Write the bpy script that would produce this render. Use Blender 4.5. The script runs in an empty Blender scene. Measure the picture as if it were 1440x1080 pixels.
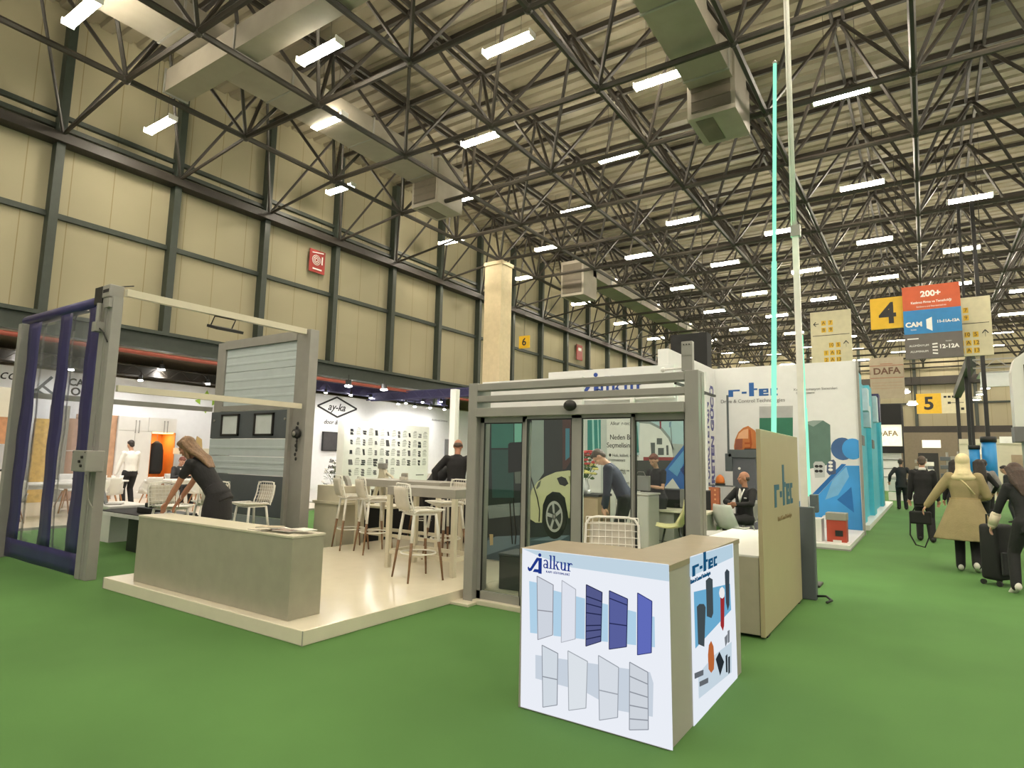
import bpy, bmesh, math, random
from mathutils import Vector, Matrix, Euler
random.seed(7)
SC = bpy.context.scene
COL = SC.collection
PI = math.pi
P0 = 0.12                        # height of the stand platform

# ---------------------------------------------------------------- materials
def lin(c):
    out = []
    for v in c:
        v /= 255.0
        out.append(v / 12.92 if v <= 0.04045 else ((v + 0.055) / 1.055) ** 2.4)
    return (*out, 1.0)

def mat(name, rgb, rough=0.5, metal=0.0, var=0.06, scale=6.0, bump=0.0, bscale=200.0, spec=0.5, emit=0.0):
    m = bpy.data.materials.new(name); m.use_nodes = True
    nt = m.node_tree; b = nt.nodes['Principled BSDF']
    b.inputs['Roughness'].default_value = rough
    b.inputs['Metallic'].default_value = metal
    b.inputs['Specular IOR Level'].default_value = spec
    c = lin(rgb)
    tc = nt.nodes.new('ShaderNodeTexCoord')
    n = nt.nodes.new('ShaderNodeTexNoise'); n.inputs['Scale'].default_value = scale; n.inputs['Detail'].default_value = 3
    nt.links.new(tc.outputs['Object'], n.inputs['Vector'])
    r = nt.nodes.new('ShaderNodeValToRGB')
    r.color_ramp.elements[0].position = 0.3; r.color_ramp.elements[1].position = 0.7
    r.color_ramp.elements[0].color = tuple(x * (1 - var) for x in c[:3]) + (1,)
    r.color_ramp.elements[1].color = tuple(min(1, x * (1 + var)) for x in c[:3]) + (1,)
    nt.links.new(n.outputs['Fac'], r.inputs['Fac'])
    nt.links.new(r.outputs['Color'], b.inputs['Base Color'])
    if emit:
        nt.links.new(r.outputs['Color'], b.inputs['Emission Color'])
        b.inputs['Emission Strength'].default_value = emit
    if bump:
        n2 = nt.nodes.new('ShaderNodeTexNoise'); n2.inputs['Scale'].default_value = bscale; n2.inputs['Detail'].default_value = 2
        nt.links.new(tc.outputs['Object'], n2.inputs['Vector'])
        bm = nt.nodes.new('ShaderNodeBump'); bm.inputs['Strength'].default_value = bump; bm.inputs['Distance'].default_value = 0.01
        nt.links.new(n2.outputs['Fac'], bm.inputs['Height']); nt.links.new(bm.outputs['Normal'], b.inputs['Normal'])
    return m

def glow(name, rgb, strength):
    m = bpy.data.materials.new(name); m.use_nodes = True
    nt = m.node_tree; nt.nodes.clear()
    e = nt.nodes.new('ShaderNodeEmission'); e.inputs['Color'].default_value = lin(rgb); e.inputs['Strength'].default_value = strength
    o = nt.nodes.new('ShaderNodeOutputMaterial'); nt.links.new(e.outputs[0], o.inputs['Surface'])
    return m

def glass(name, tint, gloss=0.08, haze=0.0):
    m = bpy.data.materials.new(name); m.use_nodes = True
    nt = m.node_tree; nt.nodes.clear()
    t = nt.nodes.new('ShaderNodeBsdfTransparent'); t.inputs['Color'].default_value = lin(tint)
    g = nt.nodes.new('ShaderNodeBsdfGlossy'); g.inputs['Roughness'].default_value = 0.02 + haze
    fr_ = nt.nodes.new('ShaderNodeFresnel'); fr_.inputs['IOR'].default_value = 1.45
    ge = nt.nodes.new('ShaderNodeNewGeometry'); f = nt.nodes.new('ShaderNodeMath'); f.operation = 'MULTIPLY_ADD'
    nt.links.new(ge.outputs['Backfacing'], f.inputs[0]); f.inputs[1].default_value = -1.0; nt.links.new(fr_.outputs[0], f.inputs[2]); f.use_clamp = True
    mx = nt.nodes.new('ShaderNodeMixShader')
    nt.links.new(f.outputs[0], mx.inputs[0]); nt.links.new(t.outputs[0], mx.inputs[1]); nt.links.new(g.outputs[0], mx.inputs[2])
    last = mx
    if haze:
        d = nt.nodes.new('ShaderNodeBsdfDiffuse'); d.inputs['Color'].default_value = (0.8, 0.82, 0.85, 1)
        m2 = nt.nodes.new('ShaderNodeMixShader'); m2.inputs[0].default_value = haze
        nt.links.new(mx.outputs[0], m2.inputs[1]); nt.links.new(d.outputs[0], m2.inputs[2]); last = m2
    o = nt.nodes.new('ShaderNodeOutputMaterial'); nt.links.new(last.outputs[0], o.inputs['Surface'])
    return m

# ---------------------------------------------------------------- mesh building
class B:
    def __init__(s): s.bm = bmesh.new()
    def box(s, x0, x1, y0, y1, z0, z1, M=None):
        v = [s.bm.verts.new((M @ Vector(p)) if M else p) for p in
             ((x0,y0,z0),(x1,y0,z0),(x1,y1,z0),(x0,y1,z0),(x0,y0,z1),(x1,y0,z1),(x1,y1,z1),(x0,y1,z1))]
        for f in ((0,3,2,1),(4,5,6,7),(0,1,5,4),(1,2,6,5),(2,3,7,6),(3,0,4,7)): s.bm.faces.new([v[i] for i in f])
        return s
    def rbox(s, x0, x1, y0, y1, z0, z1, r=0.01, seg=2):   # box with rounded edges
        t = bmesh.new()
        v = [t.verts.new(p) for p in ((x0,y0,z0),(x1,y0,z0),(x1,y1,z0),(x0,y1,z0),(x0,y0,z1),(x1,y0,z1),(x1,y1,z1),(x0,y1,z1))]
        for f in ((0,3,2,1),(4,5,6,7),(0,1,5,4),(1,2,6,5),(2,3,7,6),(3,0,4,7)): t.faces.new([v[i] for i in f])
        bmesh.ops.bevel(t, geom=t.edges[:], offset=r, segments=seg, affect='EDGES', profile=0.5)
        me = bpy.data.meshes.new('t'); t.to_mesh(me); s.bm.from_mesh(me); bpy.data.meshes.remove(me); t.free()
        return s
    def tube(s, pts, r, seg=8, closed=False, ry=None):
        pts = [Vector(p) for p in pts]; n = len(pts)
        rs = r if isinstance(r, (list, tuple)) else [r] * n
        rings = []
        up0 = None
        for i, p in enumerate(pts):
            if closed: d = pts[(i + 1) % n] - pts[i - 1]
            else: d = pts[min(i + 1, n - 1)] - pts[max(i - 1, 0)]
            d.normalize()
            if up0 is None:
                a = Vector((0, 0, 1)) if abs(d.z) < 0.9 else Vector((1, 0, 0))
            else: a = up0
            u = d.cross(a).normalized(); w = u.cross(d).normalized(); up0 = w
            k = ry if ry else 1.0
            rings.append([s.bm.verts.new(p + (u * math.cos(2 * PI * j / seg) + w * (k * math.sin(2 * PI * j / seg))) * rs[i]) for j in range(seg)])
        for i in range(n if closed else n - 1):
            A, C = rings[i], rings[(i + 1) % n]
            for j in range(seg): s.bm.faces.new((A[j], A[(j + 1) % seg], C[(j + 1) % seg], C[j]))
        if not closed:
            s.bm.faces.new(rings[0][::-1]); s.bm.faces.new(rings[-1])
        return s
    def bar(s, p, q, w, h=None):                          # square bar
        h = h or w
        p, q = Vector(p), Vector(q); d = (q - p).normalized()
        a = Vector((0, 0, 1)) if abs(d.z) < 0.95 else Vector((0, 1, 0))
        u = d.cross(a).normalized(); v = u.cross(d)
        c = [(-1,-1),(1,-1),(1,1),(-1,1)]
        A = [s.bm.verts.new(p + u * (w / 2 * i) + v * (h / 2 * j)) for i, j in c]
        C = [s.bm.verts.new(q + u * (w / 2 * i) + v * (h / 2 * j)) for i, j in c]
        for j in range(4): s.bm.faces.new((A[j], A[(j + 1) % 4], C[(j + 1) % 4], C[j]))
        s.bm.faces.new(A[::-1]); s.bm.faces.new(C)
        return s
    def lathe(s, prof, c=(0,0,0), seg=24, M=None):
        rings = []
        for r, z in prof:
            ring = []
            for j in range(seg):
                p = Vector((c[0] + r * math.cos(2*PI*j/seg), c[1] + r * math.sin(2*PI*j/seg), c[2] + z))
                ring.append(s.bm.verts.new((M @ p) if M else p))
            rings.append(ring)
        for i in range(len(rings) - 1):
            for j in range(seg):
                s.bm.faces.new((rings[i][j], rings[i][(j+1)%seg], rings[i+1][(j+1)%seg], rings[i+1][j]))
        s.bm.faces.new(rings[0][::-1]); s.bm.faces.new(rings[-1])
        return s
    def ball(s, c, r, seg=12, M=None):
        rx, ry, rz = r if isinstance(r, (tuple, list)) else (r, r, r)
        m = Matrix.Translation(Vector(c)) @ (M or Matrix()) @ Matrix.Diagonal((rx, ry, rz, 1))
        bmesh.ops.create_uvsphere(s.bm, u_segments=seg, v_segments=max(6, seg // 2 + 2), radius=1, matrix=m)
        return s
    def prism(s, poly, f0, f1):                           # poly: 2D list; f0,f1: map 2D -> 3D for the two ends
        a = [s.bm.verts.new(f0(*p)) for p in poly]; c = [s.bm.verts.new(f1(*p)) for p in poly]
        n = len(poly)
        for i in range(n): s.bm.faces.new((a[i], a[(i+1)%n], c[(i+1)%n], c[i]))
        s.bm.faces.new(a[::-1]); s.bm.faces.new(c)
        return s
    def xz(s, poly, y, t=0.004):                          # slab standing parallel to X, facing -Y at y
        return s.prism(poly, lambda a, b: (a, y + t, b), lambda a, b: (a, y, b))
    def yz(s, poly, x, t=0.004):                          # slab facing +X at x
        return s.prism(poly, lambda a, b: (x - t, a, b), lambda a, b: (x, a, b))
    def xy(s, poly, z0, z1):
        return s.prism(poly, lambda a, b: (a, b, z0), lambda a, b: (a, b, z1))
    def grid(s, fn, nu, nv, t=0.0):                       # sheet from fn(u,v); closed thickness comes from solidify
        V = [[s.bm.verts.new(fn(i / nu, j / nv)) for j in range(nv + 1)] for i in range(nu + 1)]
        for i in range(nu):
            for j in range(nv): s.bm.faces.new((V[i][j], V[i+1][j], V[i+1][j+1], V[i][j+1]))
        if t:
            bmesh.ops.recalc_face_normals(s.bm, faces=s.bm.faces[:])
            bmesh.ops.solidify(s.bm, geom=s.bm.faces[:], thickness=t)
        return s
    def mesh(s, name, m, smooth=False):
        bmesh.ops.recalc_face_normals(s.bm, faces=s.bm.faces[:])
        me = bpy.data.meshes.new(name); s.bm.to_mesh(me); s.bm.free()
        if m: me.materials.append(m)
        if smooth:
            for p in me.polygons: p.use_smooth = True
        return me

def obj(name, b, m, parent=None, smooth=False, label=None):
    o = bpy.data.objects.new(name, b.mesh(name, m, smooth)); COL.objects.link(o)
    if parent is not None: o.parent = parent
    if label: o['label'] = label
    return o
def tag(o, label, cat, group=None, kind=None):
    o['label'] = label; o['category'] = cat
    if group: o['group'] = group
    if kind: o['kind'] = kind
    return o
def thing(name, label, cat, loc=(0,0,0), rz=0.0, group=None):
    o = bpy.data.objects.new(name, None); COL.objects.link(o)
    o.empty_display_size = 0.1
    o.location = loc; o.rotation_euler = (0, 0, rz)
    return tag(o, label, cat, group)
def struct(name, b, m, parent=None, smooth=False):
    o = obj(name, b, m, parent, smooth)
    if parent is None: o['kind'] = 'structure'
    return o
def kids(o): return [c for c in bpy.data.objects if c.parent == o]
def dup(root, loc, rz=0.0, label=None, group=None):
    r = root.copy(); COL.objects.link(r); r.location = loc; r.rotation_euler = (0, 0, rz)
    if label: r['label'] = label
    if group: r['group'] = group
    for ch in root.children:
        c = ch.copy(); COL.objects.link(c); c.parent = r
        for g in ch.children:
            d = g.copy(); COL.objects.link(d); d.parent = c
    return r
def text(name, s, size, loc, axis, m, parent=None, shear=0.0, bold=0.0, align='CENTER', sx=1.0, ext=0.002, rot=0.0, spacing=1.0):
    """axis '-Y': reads from the -Y side, '+X': reads from the +X side."""
    cu = bpy.data.curves.new(name, 'FONT'); cu.body = s; cu.size = size; cu.shear = shear; cu.offset = bold
    cu.align_x = align; cu.align_y = 'CENTER'; cu.extrude = ext; cu.space_character = spacing; cu.resolution_u = 3
    cu.materials.append(m)
    o = bpy.data.objects.new(name, cu); COL.objects.link(o)
    base = {'-Y': Matrix(((1,0,0),(0,0,-1),(0,1,0))), '+X': Matrix(((0,0,1),(1,0,0),(0,1,0)))}[axis].to_4x4()
    o.matrix_local = Matrix.Translation(loc) @ base @ Matrix.Rotation(rot, 4, 'Z') @ Matrix.Diagonal((sx, 1, 1, 1))
    if parent is not None: o.parent = parent
    return o
def lamp(kind, loc, energy, color=(1,1,1), size=0.3, parent=None, aim=None, spot=1.2, blend=0.5):
    d = bpy.data.lights.new('light', kind); d.energy = energy; d.color = color
    if kind == 'AREA': d.size = size
    elif kind == 'SPOT': d.spot_size = spot; d.spot_blend = blend; d.shadow_soft_size = size
    else: d.shadow_soft_size = size
    o = bpy.data.objects.new('light', d); COL.objects.link(o); o.location = loc
    if aim: o.rotation_euler = (Vector(aim) - Vector(loc)).to_track_quat('-Z', 'Y').to_euler()
    if parent is not None: o.parent = parent
    return o

# ---------------------------------------------------------------- palette
W = dict(
    carpet=mat('green_carpet', (80,120,62), 0.9, var=0.10, scale=0.7, bump=0.4, bscale=350, spec=0.3),
    panel=mat('cream_wall_panel', (196,180,140), 0.7, var=0.05, scale=0.5),
    steel=mat('dark_painted_steel', (42,37,30), 0.55, var=0.1),
    greensteel=mat('dark_green_steel', (46,54,46), 0.5, var=0.1),
    redpipe=mat('red_pipe_paint', (150,72,58), 0.5),
    duct=mat('galvanised_duct', (146,139,126), 0.55, metal=0.0, var=0.08, scale=2),
    ductend=mat('duct_grille', (96,88,74), 0.6),
    white=mat('white_laminate', (222,220,216), 0.35, var=0.02),
    whitewall=mat('white_stand_wall', (226,226,226), 0.6, var=0.02),
    cream=mat('cream_laminate', (205,198,176), 0.4, var=0.03),
    platform=mat('glossy_cream_floor', (226,218,196), 0.16, var=0.02),
    grey=mat('grey_laminate', (150,147,138), 0.45, var=0.03),
    alu=mat('aluminium_profile', (146,144,138), 0.4, metal=0.0, var=0.04),
    dgrey=mat('anthracite_panel', (84,90,94), 0.5, var=0.04),
    sgrey=mat('light_grey_section', (186,196,198), 0.5, var=0.03),
    black=mat('black_plastic', (30,29,28), 0.5),
    blackm=mat('matt_black', (24,24,25), 0.8),
    navy=mat('navy_vinyl', (50,47,94), 0.4, var=0.12, scale=3),
    navyt=mat('navy_truss_paint', (58,56,92), 0.5),
    clearv=glass('clear_vinyl', (236,238,240), haze=0.06),
    pane=glass('clear_pane', (235,240,238)),
    wood=mat('brown_wood', (120,88,58), 0.5, var=0.25, scale=14),
    oak=mat('oak_veneer', (176,126,86), 0.5, var=0.15, scale=8),
    wire=mat('white_wire', (226,224,216), 0.4),
    pad=mat('beige_pad', (200,194,180), 0.8, bump=0.2),
    yellow=mat('yellow_sign', (216,172,30), 0.5),
    ivory=mat('ivory_sign', (205,196,164), 0.5),
    orange=mat('orange_sign', (196,84,40), 0.5),
    blue=mat('blue_sign', (36,124,186), 0.5),
    slate=mat('slate_sign', (98,92,88), 0.5),
    ink=mat('black_ink', (34,32,32), 0.6),
    whiteink=mat('white_ink', (238,236,232), 0.6),
    greyink=mat('grey_ink', (110,108,110), 0.6),
    bluelogo=mat('blue_logo', (44,72,150), 0.5),
    teal=mat('teal_logo', (32,96,120), 0.5),
    turq=mat('turquoise_panel', (84,188,210), 0.5),
    red=mat('red_paint', (176,40,34), 0.5),
    skin=mat('skin', (196,150,124), 0.55, var=0.05, scale=20),
    skin2=mat('tanned_skin', (176,124,98), 0.55, var=0.05, scale=20),
)

# ================================================================ hall shell
XW = -18.35                      # left hall wall
YE = 64.0                        # far end wall
MOD = 3.03                       # roof space-frame module
LX0, LY0, ZL, ZU, ZR = -14.97, 6.0, 10.05, 12.86, 13.15
b = B(); b.box(-40, 24, -14, 80, -0.2, 0.0); struct('floor', b, W['carpet'])

def wall_material():
    m = mat('hall_wall_panels', (154,146,120), 0.75, var=0.05, scale=0.4)
    nt = m.node_tree; bs = nt.nodes['Principled BSDF']
    src = bs.inputs['Base Color'].links[0].from_socket
    tc = nt.nodes.new('ShaderNodeTexCoord'); sp = nt.nodes.new('ShaderNodeSeparateXYZ'); nt.links.new(tc.outputs['Object'], sp.inputs[0])
    ad = nt.nodes.new('ShaderNodeMath'); ad.operation = 'ADD'; nt.links.new(sp.outputs['X'], ad.inputs[0]); nt.links.new(sp.outputs['Y'], ad.inputs[1])
    md = nt.nodes.new('ShaderNodeMath'); md.operation = 'PINGPONG'; md.inputs[1].default_value = 0.505; nt.links.new(ad.outputs[0], md.inputs[0])
    lt = nt.nodes.new('ShaderNodeMath'); lt.operation = 'LESS_THAN'; lt.inputs[1].default_value = 0.012; nt.links.new(md.outputs[0], lt.inputs[0])
    mx = nt.nodes.new('ShaderNodeMix'); mx.data_type = 'RGBA'; mx.blend_type = 'MULTIPLY'
    nt.links.new(lt.outputs[0], mx.inputs[0]); nt.links.new(src, mx.inputs[6]); mx.inputs[7].default_value = (0.72, 0.66, 0.52, 1)
    nt.links.new(mx.outputs[2], bs.inputs['Base Color'])
    return m
WALLM = wall_material()
b = B(); b.box(XW - 0.3, XW - 0.12, -14, 80, 4.6, ZR + 0.2); struct('wall_left', b, WALLM)
b = B(); b.box(-26.2, -26, -14, 80, 0, 4.7); struct('wall_annex', b, mat('annex_wall_paint', (176,158,134), 0.8))
b = B(); b.box(-26.2, XW - 0.3, -14, 80, 4.7, 4.8); struct('ceiling_annex', b, mat('annex_ceiling_paint', (150,132,112), 0.8))
b = B(); b.box(-26, 24, YE, YE + 0.2, 0, ZR + 0.2); struct('wall_far', b, WALLM)

def roof_material():
    m = mat('corrugated_roof_sheet', (122,114,94), 0.6, var=0.04, scale=0.6)
    return m
b = B()                           # trapezoid corrugation running across the hall
y = -14.0
prof = []
while y < 80:
    prof += [(y, 0.0), (y + 0.30, 0.0), (y + 0.35, 0.09), (y + 0.43, 0.09), (y + 0.48, 0.0)]; y += 0.48
lo = [(b.bm.verts.new((-26, p, ZR + q)), b.bm.verts.new((24, p, ZR + q))) for p, q in prof]
for i in range(len(lo) - 1): b.bm.faces.new((lo[i][0], lo[i][1], lo[i+1][1], lo[i+1][0]))
struct('ceiling', b, roof_material())
b = B(); b.box(-26, 24, -14, 80, ZR + 0.12, ZR + 0.2); struct('roof_deck', b, W['steel'])

# wall steel: columns, rails, beams (left wall)
cols = [2.92 + MOD * i for i in range(-2, 20)]
for yc in cols:
    b = B(); b.box(XW - 0.12, XW + 0.16, yc - 0.10, yc + 0.10, 4.9, 13.0)
    struct('wall_column', b, W['greensteel'])
for n, z0, z1, d in (('wall_rail', 7.44, 7.58, 0.10), ('wall_rail', 9.82, 9.94, 0.12), ('wall_rail', 10.12, 10.24, 0.12)):
    b = B(); b.box(XW - 0.12, XW - 0.12 + d, -14, YE, z0, z1); struct(n, b, W['greensteel'])
b = B(); b.box(XW - 0.12, XW + 0.30, -14, YE, 9.38, 9.62); struct('upper_wall_beam', b, W['steel'])
b = B(); b.box(XW - 0.1, XW + 0.18, -14, YE, 4.40, 4.50); b.box(XW - 0.1, XW + 0.18, -14, YE, 4.86, 4.96); b.box(XW, XW + 0.05, -14, YE, 4.5, 4.86)
struct('lower_wall_beam', b, W['greensteel'])
b = B(); b.tube([(XW + 0.1, -14, 4.27), (XW + 0.1, YE, 4.27)], 0.06, 10)
o = struct('sprinkler_pipe', b, W['redpipe'], smooth=True)
for yc in (-9.0, 21.1, 36.2, 51.4):
    b = B(); b.box(XW - 0.06, XW + 0.06, yc - 0.08, yc + 0.08, 3.85, 4.4); struct('beam_post', b, W['greensteel'])
# far wall steel
for i in range(-5, 8):
    b = B(); b.box(-0.5 + 4.2 * i - 0.12, -0.5 + 4.2 * i + 0.12, YE - 0.2, YE, 4.9, 13.0); struct('wall_column', b, W['greensteel'])
b = B(); b.box(-26, 24, YE - 0.4, YE, 4.2, 5.0); struct('far_wall_beam', b, W['steel'])
b = B(); b.box(-26, 24, YE - 0.3, YE, 8.6, 9.3); struct('far_wall_beam', b, W['steel'])
b = B(); b.box(-26, 24, YE - 0.1, YE, 6.9, 7.05); struct('wall_rail', b, W['greensteel'])

# ---------------------------------------------------------------- roof space frame (square on square offset)
NX, NY0, NY1 = 10, -3, 19
SF = bpy.data.objects.new('roof_space_frame', None); COL.objects.link(SF)
SF['kind'] = 'structure'; SF['label'] = 'dark steel space frame under the hall roof'
lx = lambda i: LX0 + MOD * i
ly = lambda j: LY0 + MOD * j
ux = lambda i: LX0 + MOD * (i - 0.5)
uy = lambda j: LY0 + MOD * (j - 0.5)
for i in range(NX):
    b = B(); b.tube([(lx(i), ly(NY0), ZL), (lx(i), ly(NY1), ZL)], 0.07, 6); obj('lower_chord', b, W['steel'], SF)
for j in range(NY0, NY1 + 1):
    b = B(); b.tube([(lx(0), ly(j), ZL), (lx(NX - 1), ly(j), ZL)], 0.07, 6); obj('lower_chord', b, W['steel'], SF)
for i in range(NX + 1):
    b = B()
    for s in (-0.13, 0.13): b.bar((ux(i) + s, uy(NY0), ZU), (ux(i) + s, uy(NY1), ZU), 0.07, 0.14)
    obj('upper_chord', b, W['steel'], SF)
for j in range(NY0, NY1 + 1):
    b = B(); b.bar((ux(0), uy(j), ZU), (ux(NX), uy(j), ZU), 0.10, 0.16); obj('upper_chord', b, W['steel'], SF)
    b = B(); b.bar((XW, uy(j) + MOD / 2, ZR - 0.10), (22, uy(j) + MOD / 2, ZR - 0.10), 0.07, 0.14); obj('purlin', b, W['steel'], SF)
for j in range(NY0, NY1):
    b = B()
    for i in range(NX):
        n = (lx(i), ly(j), ZL)
        for a in (0, 1):
            for c in (0, 1): b.tube([n, (ux(i + a), uy(j + c), ZU)], 0.05, 5)
        b.ball(n, 0.11, 8); b.ball((ux(i), uy(j), ZU - 0.05), 0.12, 8)
    obj('diagonal_brace_row', b, W['steel'], SF)
for j, yc in enumerate(cols):     # struts from the wall columns to the frame edge
    if ly(j - 3) > 63: break
    b = B()
    b.tube([(XW + 0.2, yc, 9.6), (lx(0), yc + 0.05, ZL)], 0.045, 6)
    b.tube([(XW + 0.2, yc, 9.6), (ux(0), yc + 1.5, ZU)], 0.04, 6); b.tube([(XW + 0.2, yc, 9.6), (ux(0), yc - 1.5, ZU)], 0.04, 6)
    struct('wall_strut', b, W['steel'])

# ---------------------------------------------------------------- ceiling lamps
LAMPM = glow('lamp_tube', (255,243,220), 105.0)
def make_lamp(loc, top):
    t = thing('ceiling_lamp', 'x', 'lamp', loc)
    b = B()
    for s in (-0.07, 0.07): b.tube([(-0.62, s, 0), (0.62, s, 0)], 0.045, 8)
    obj('tube', b, LAMPM, t, True)
    b = B(); b.prism([(-0.05,0.05),(0.05,0.05),(0.05,0.09),(-0.05,0.09)], lambda a,c:(-0.64,a,c), lambda a,c:(0.64,a,c)); b.box(-0.66, -0.63, -0.12, 0.12, -0.05, 0.09); b.box(0.63, 0.66, -0.12, 0.12, -0.05, 0.09)
    obj('spine', b, W['white'], t)
    b = B(); b.tube([(0.35, 0, 0.09), (0.35, 0, top - loc[2])], 0.006, 4); b.tube([(-0.35, 0, 0.09), (-0.35, 0, top - loc[2])], 0.006, 4)
    obj('hanging_wire', b, W['steel'], t)
    return t
lamp0 = None; lampn = 0
for a in range(-5, 6):
    for c in range(-6, 17):
        if (a + c) % 2 == 0: continue
        x = ux(5) + MOD * a; y = uy(3) + MOD * c
        z = 10.8 if (a > -5 and not (a == -3 and c == -2) and not (a == -4 and c <= -3)) else 10.12
        if a == -5 and c >= -1: z = 10.7
        if c == 2 and a in (-1, 1): continue
        if (a, c) == (-1, 0): x -= 0.6
        if (a, c) == (-3, -2): y += 0.3
        row = 'over the aisle' if a >= 0 else ('next to the left wall' if a == -5 else 'over the stands')
        place = ('near end' if c < 2 else 'middle' if c < 8 else 'far end') + ' of the hall'
        L = 'warm white twin tube lamp hung %s at the %s' % (row, place)
        if lamp0 is None: t = lamp0 = make_lamp((x, y, z), ZU)
        else: t = dup(lamp0, (x, y, z))
        t['label'] = L; t['group'] = 'twin tube lamps %s at the %s' % (row, place)

# ---------------------------------------------------------------- air ducts
def duct(name, label, boxes, drop, seams):
    t = thing(name, label, 'air duct')
    b = B()
    for x in boxes: b.box(*x)
    obj('duct_run', b, W['duct'], t)
    if drop:
        b = B(); b.box(*drop[:4], drop[4], drop[5]); obj('outlet_box', b, W['duct'], t)
        x0, x1, y0, y1, z0, z1 = drop
        b = B(); b.box(x0 + 0.1, x1 - 0.1, y0 - 0.02, y0, z0 + 0.12, z1 - 0.15)
        for k in range(5): b.box(x0 + 0.1, x1 - 0.1, y0 - 0.04, y0, z0 + 0.15 + k * (z1 - z0 - 0.3) / 5, z0 + 0.17 + k * (z1 - z0 - 0.3) / 5)
        b.box(x0 + 0.15, (x0 + x1) / 2, y0 + 0.15, y1 - 0.15, z0 - 0.015, z0)
        obj('grille', b, W['ductend'], t)
    for s in seams: obj('flange', B().box(*s), W['alu'], t)
    return t
duct('air_duct', 'long grey air duct along the left wall ending in a square outlet box', [(-14.1,-13.05,-8,15.0,10.78,11.4)], (-14.15,-13.0,14.7,16.0,9.9,11.45),
     [(-14.13,-13.02,yy,yy+0.05,10.77,11.43) for yy in (1,3.5,6.2,9.0,11.8,14.4)])
duct('air_duct', 'wide grey air duct crossing the hall below the other ducts', [(-14.9,4,6.8,7.35,10.16,10.72)], None,
     [(xx,xx+0.05,6.77,7.38,10.13,10.75) for xx in (-14.9,-12,-9,-6,-3)])
duct('air_duct', 'grey air duct with an outlet box above the green light pole', [(-4.25,-3.25,2,14.0,10.3,11.0)], (-4.3,-3.2,13.6,15.0,9.55,11.05),
     [(-4.28,-3.22,yy,yy+0.05,10.27,11.03) for yy in (5,8,10.6,13.2)])
duct('air_duct', 'distant grey air duct beyond the beige column', [(-13.9,-12.9,26,46,10.3,10.9)], (-14.1,-12.9,25,26.4,9.2,10.9),
     [(-13.93,-12.87,yy,yy+0.05,10.27,10.93) for yy in (28,32,36,40,44)])

# hall column and wall signs
b = B(); b.box(-15.45, -14.6, 20.75, 21.55, 0, 9.75); b.box(-15.5, -14.55, 20.7, 21.6, 9.75, 9.9); b.box(-15.47,-15.45,20.75,20.8,0,9.75)
tag(struct('hall_column', b, mat('cream_column', (200,184,150), 0.7)), 'cream square column rising behind the glass door frame', 'column')
def wall_sign(name, label, rgb, y0, y1, z0, z1, x, draw):
    t = thing(name, label, 'sign', (x, (y0 + y1) / 2, z0))
    b = B(); b.rbox(0, 0.03, -(y1 - y0) / 2, (y1 - y0) / 2, 0, z1 - z0, 0.005); obj('plate', b, mat(name + '_plate', rgb, 0.5), t)
    draw(t, (y1 - y0), (z1 - z0))
    return t
def hose(t, w, h):
    b = B()
    for r in (0.06, 0.12, 0.18): b.tube([(0.04, -0.05 + r * math.cos(k * PI / 8), h * 0.55 + r * math.sin(k * PI / 8)) for k in range(16)], 0.014, 4, True)
    b.bar((0.04, 0.2, h * 0.4), (0.04, 0.2, h * 0.75), 0.04); b.bar((0.04, -0.25, h * 0.85), (0.04, 0.25, h * 0.92), 0.03)
    b.bar((0.04, -0.2, 0.13), (0.04, 0.2, 0.13), 0.02, 0.05)
    obj('hose_symbol', b, W['whiteink'], t)
wall_sign('fire_hose_sign', 'red fire hose sign high on the cream hall wall', (150,40,32), 13.85, 14.55, 8.15, 9.0, XW + 0.02, hose)
wall_sign('fire_hose_sign', 'small distant red sign on the cream wall right of the number 6 plate', (140,44,36), 34.6, 35.4, 7.9, 8.9, XW + 0.02,
          lambda t, w, h: obj('hose_symbol', B().bar((0.04,-0.2,h*0.7),(0.04,0.2,h*0.7),0.03,0.2), W['whiteink'], t))
t = thing('hall_number_sign', 'yellow plate with black number 6 before the left wall', 'sign', (-15.6, 24.2, 6.72))
b = B(); b.rbox(-0.3, 0.3, -0.03, 0.03, 0, 0.6, 0.01); obj('plate', b, W['yellow'], t)
b = B(); b.tube([(0,0,0.6),(0,0,3.3)], 0.01, 4); obj('hanging_wire', b, W['steel'], t)
text('number', '6', 0.5, (0, -0.035, 0.29), '-Y', W['ink'], t, bold=0.01)

# ================================================================ people
HAIRD = mat('dark_hair', (44,36,32), 0.6, var=0.25, scale=40, bump=0.5, bscale=90)
HAIRB = mat('brown_blond_hair', (120,92,66), 0.55, var=0.3, scale=30, bump=0.6, bscale=80)
HAIRG = mat('grey_brown_hair', (84,70,60), 0.6, var=0.25, scale=40, bump=0.5, bscale=90)
HAIRR = mat('red_brown_hair', (112,62,50), 0.6, var=0.25, scale=40, bump=0.5, bscale=90)
CLB = mat('black_cloth', (30,29,31), 0.85, var=0.15, scale=9, bump=0.3, bscale=60)
CLN = mat('navy_cloth', (40,44,60), 0.8, var=0.12, scale=9, bump=0.3, bscale=60)
CLD = mat('charcoal_cloth', (46,46,48), 0.85, var=0.15, scale=9, bump=0.3, bscale=60)
CLW = mat('white_shirt_cloth', (222,218,212), 0.75, var=0.05, scale=8, bump=0.3, bscale=50)
CLG = mat('grey_sweater', (140,134,134), 0.9, var=0.12, scale=12, bump=0.4, bscale=80)
CLC = mat('camel_coat_cloth', (150,134,98), 0.85, var=0.08, scale=7, bump=0.3, bscale=60)
CLS = mat('cream_scarf_cloth', (222,204,162), 0.85, var=0.06, scale=7, bump=0.3, bscale=60)
SHOE = mat('shoe_leather', (30,26,24), 0.5)
SHOEW = mat('white_trainer', (210,204,196), 0.5)
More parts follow.
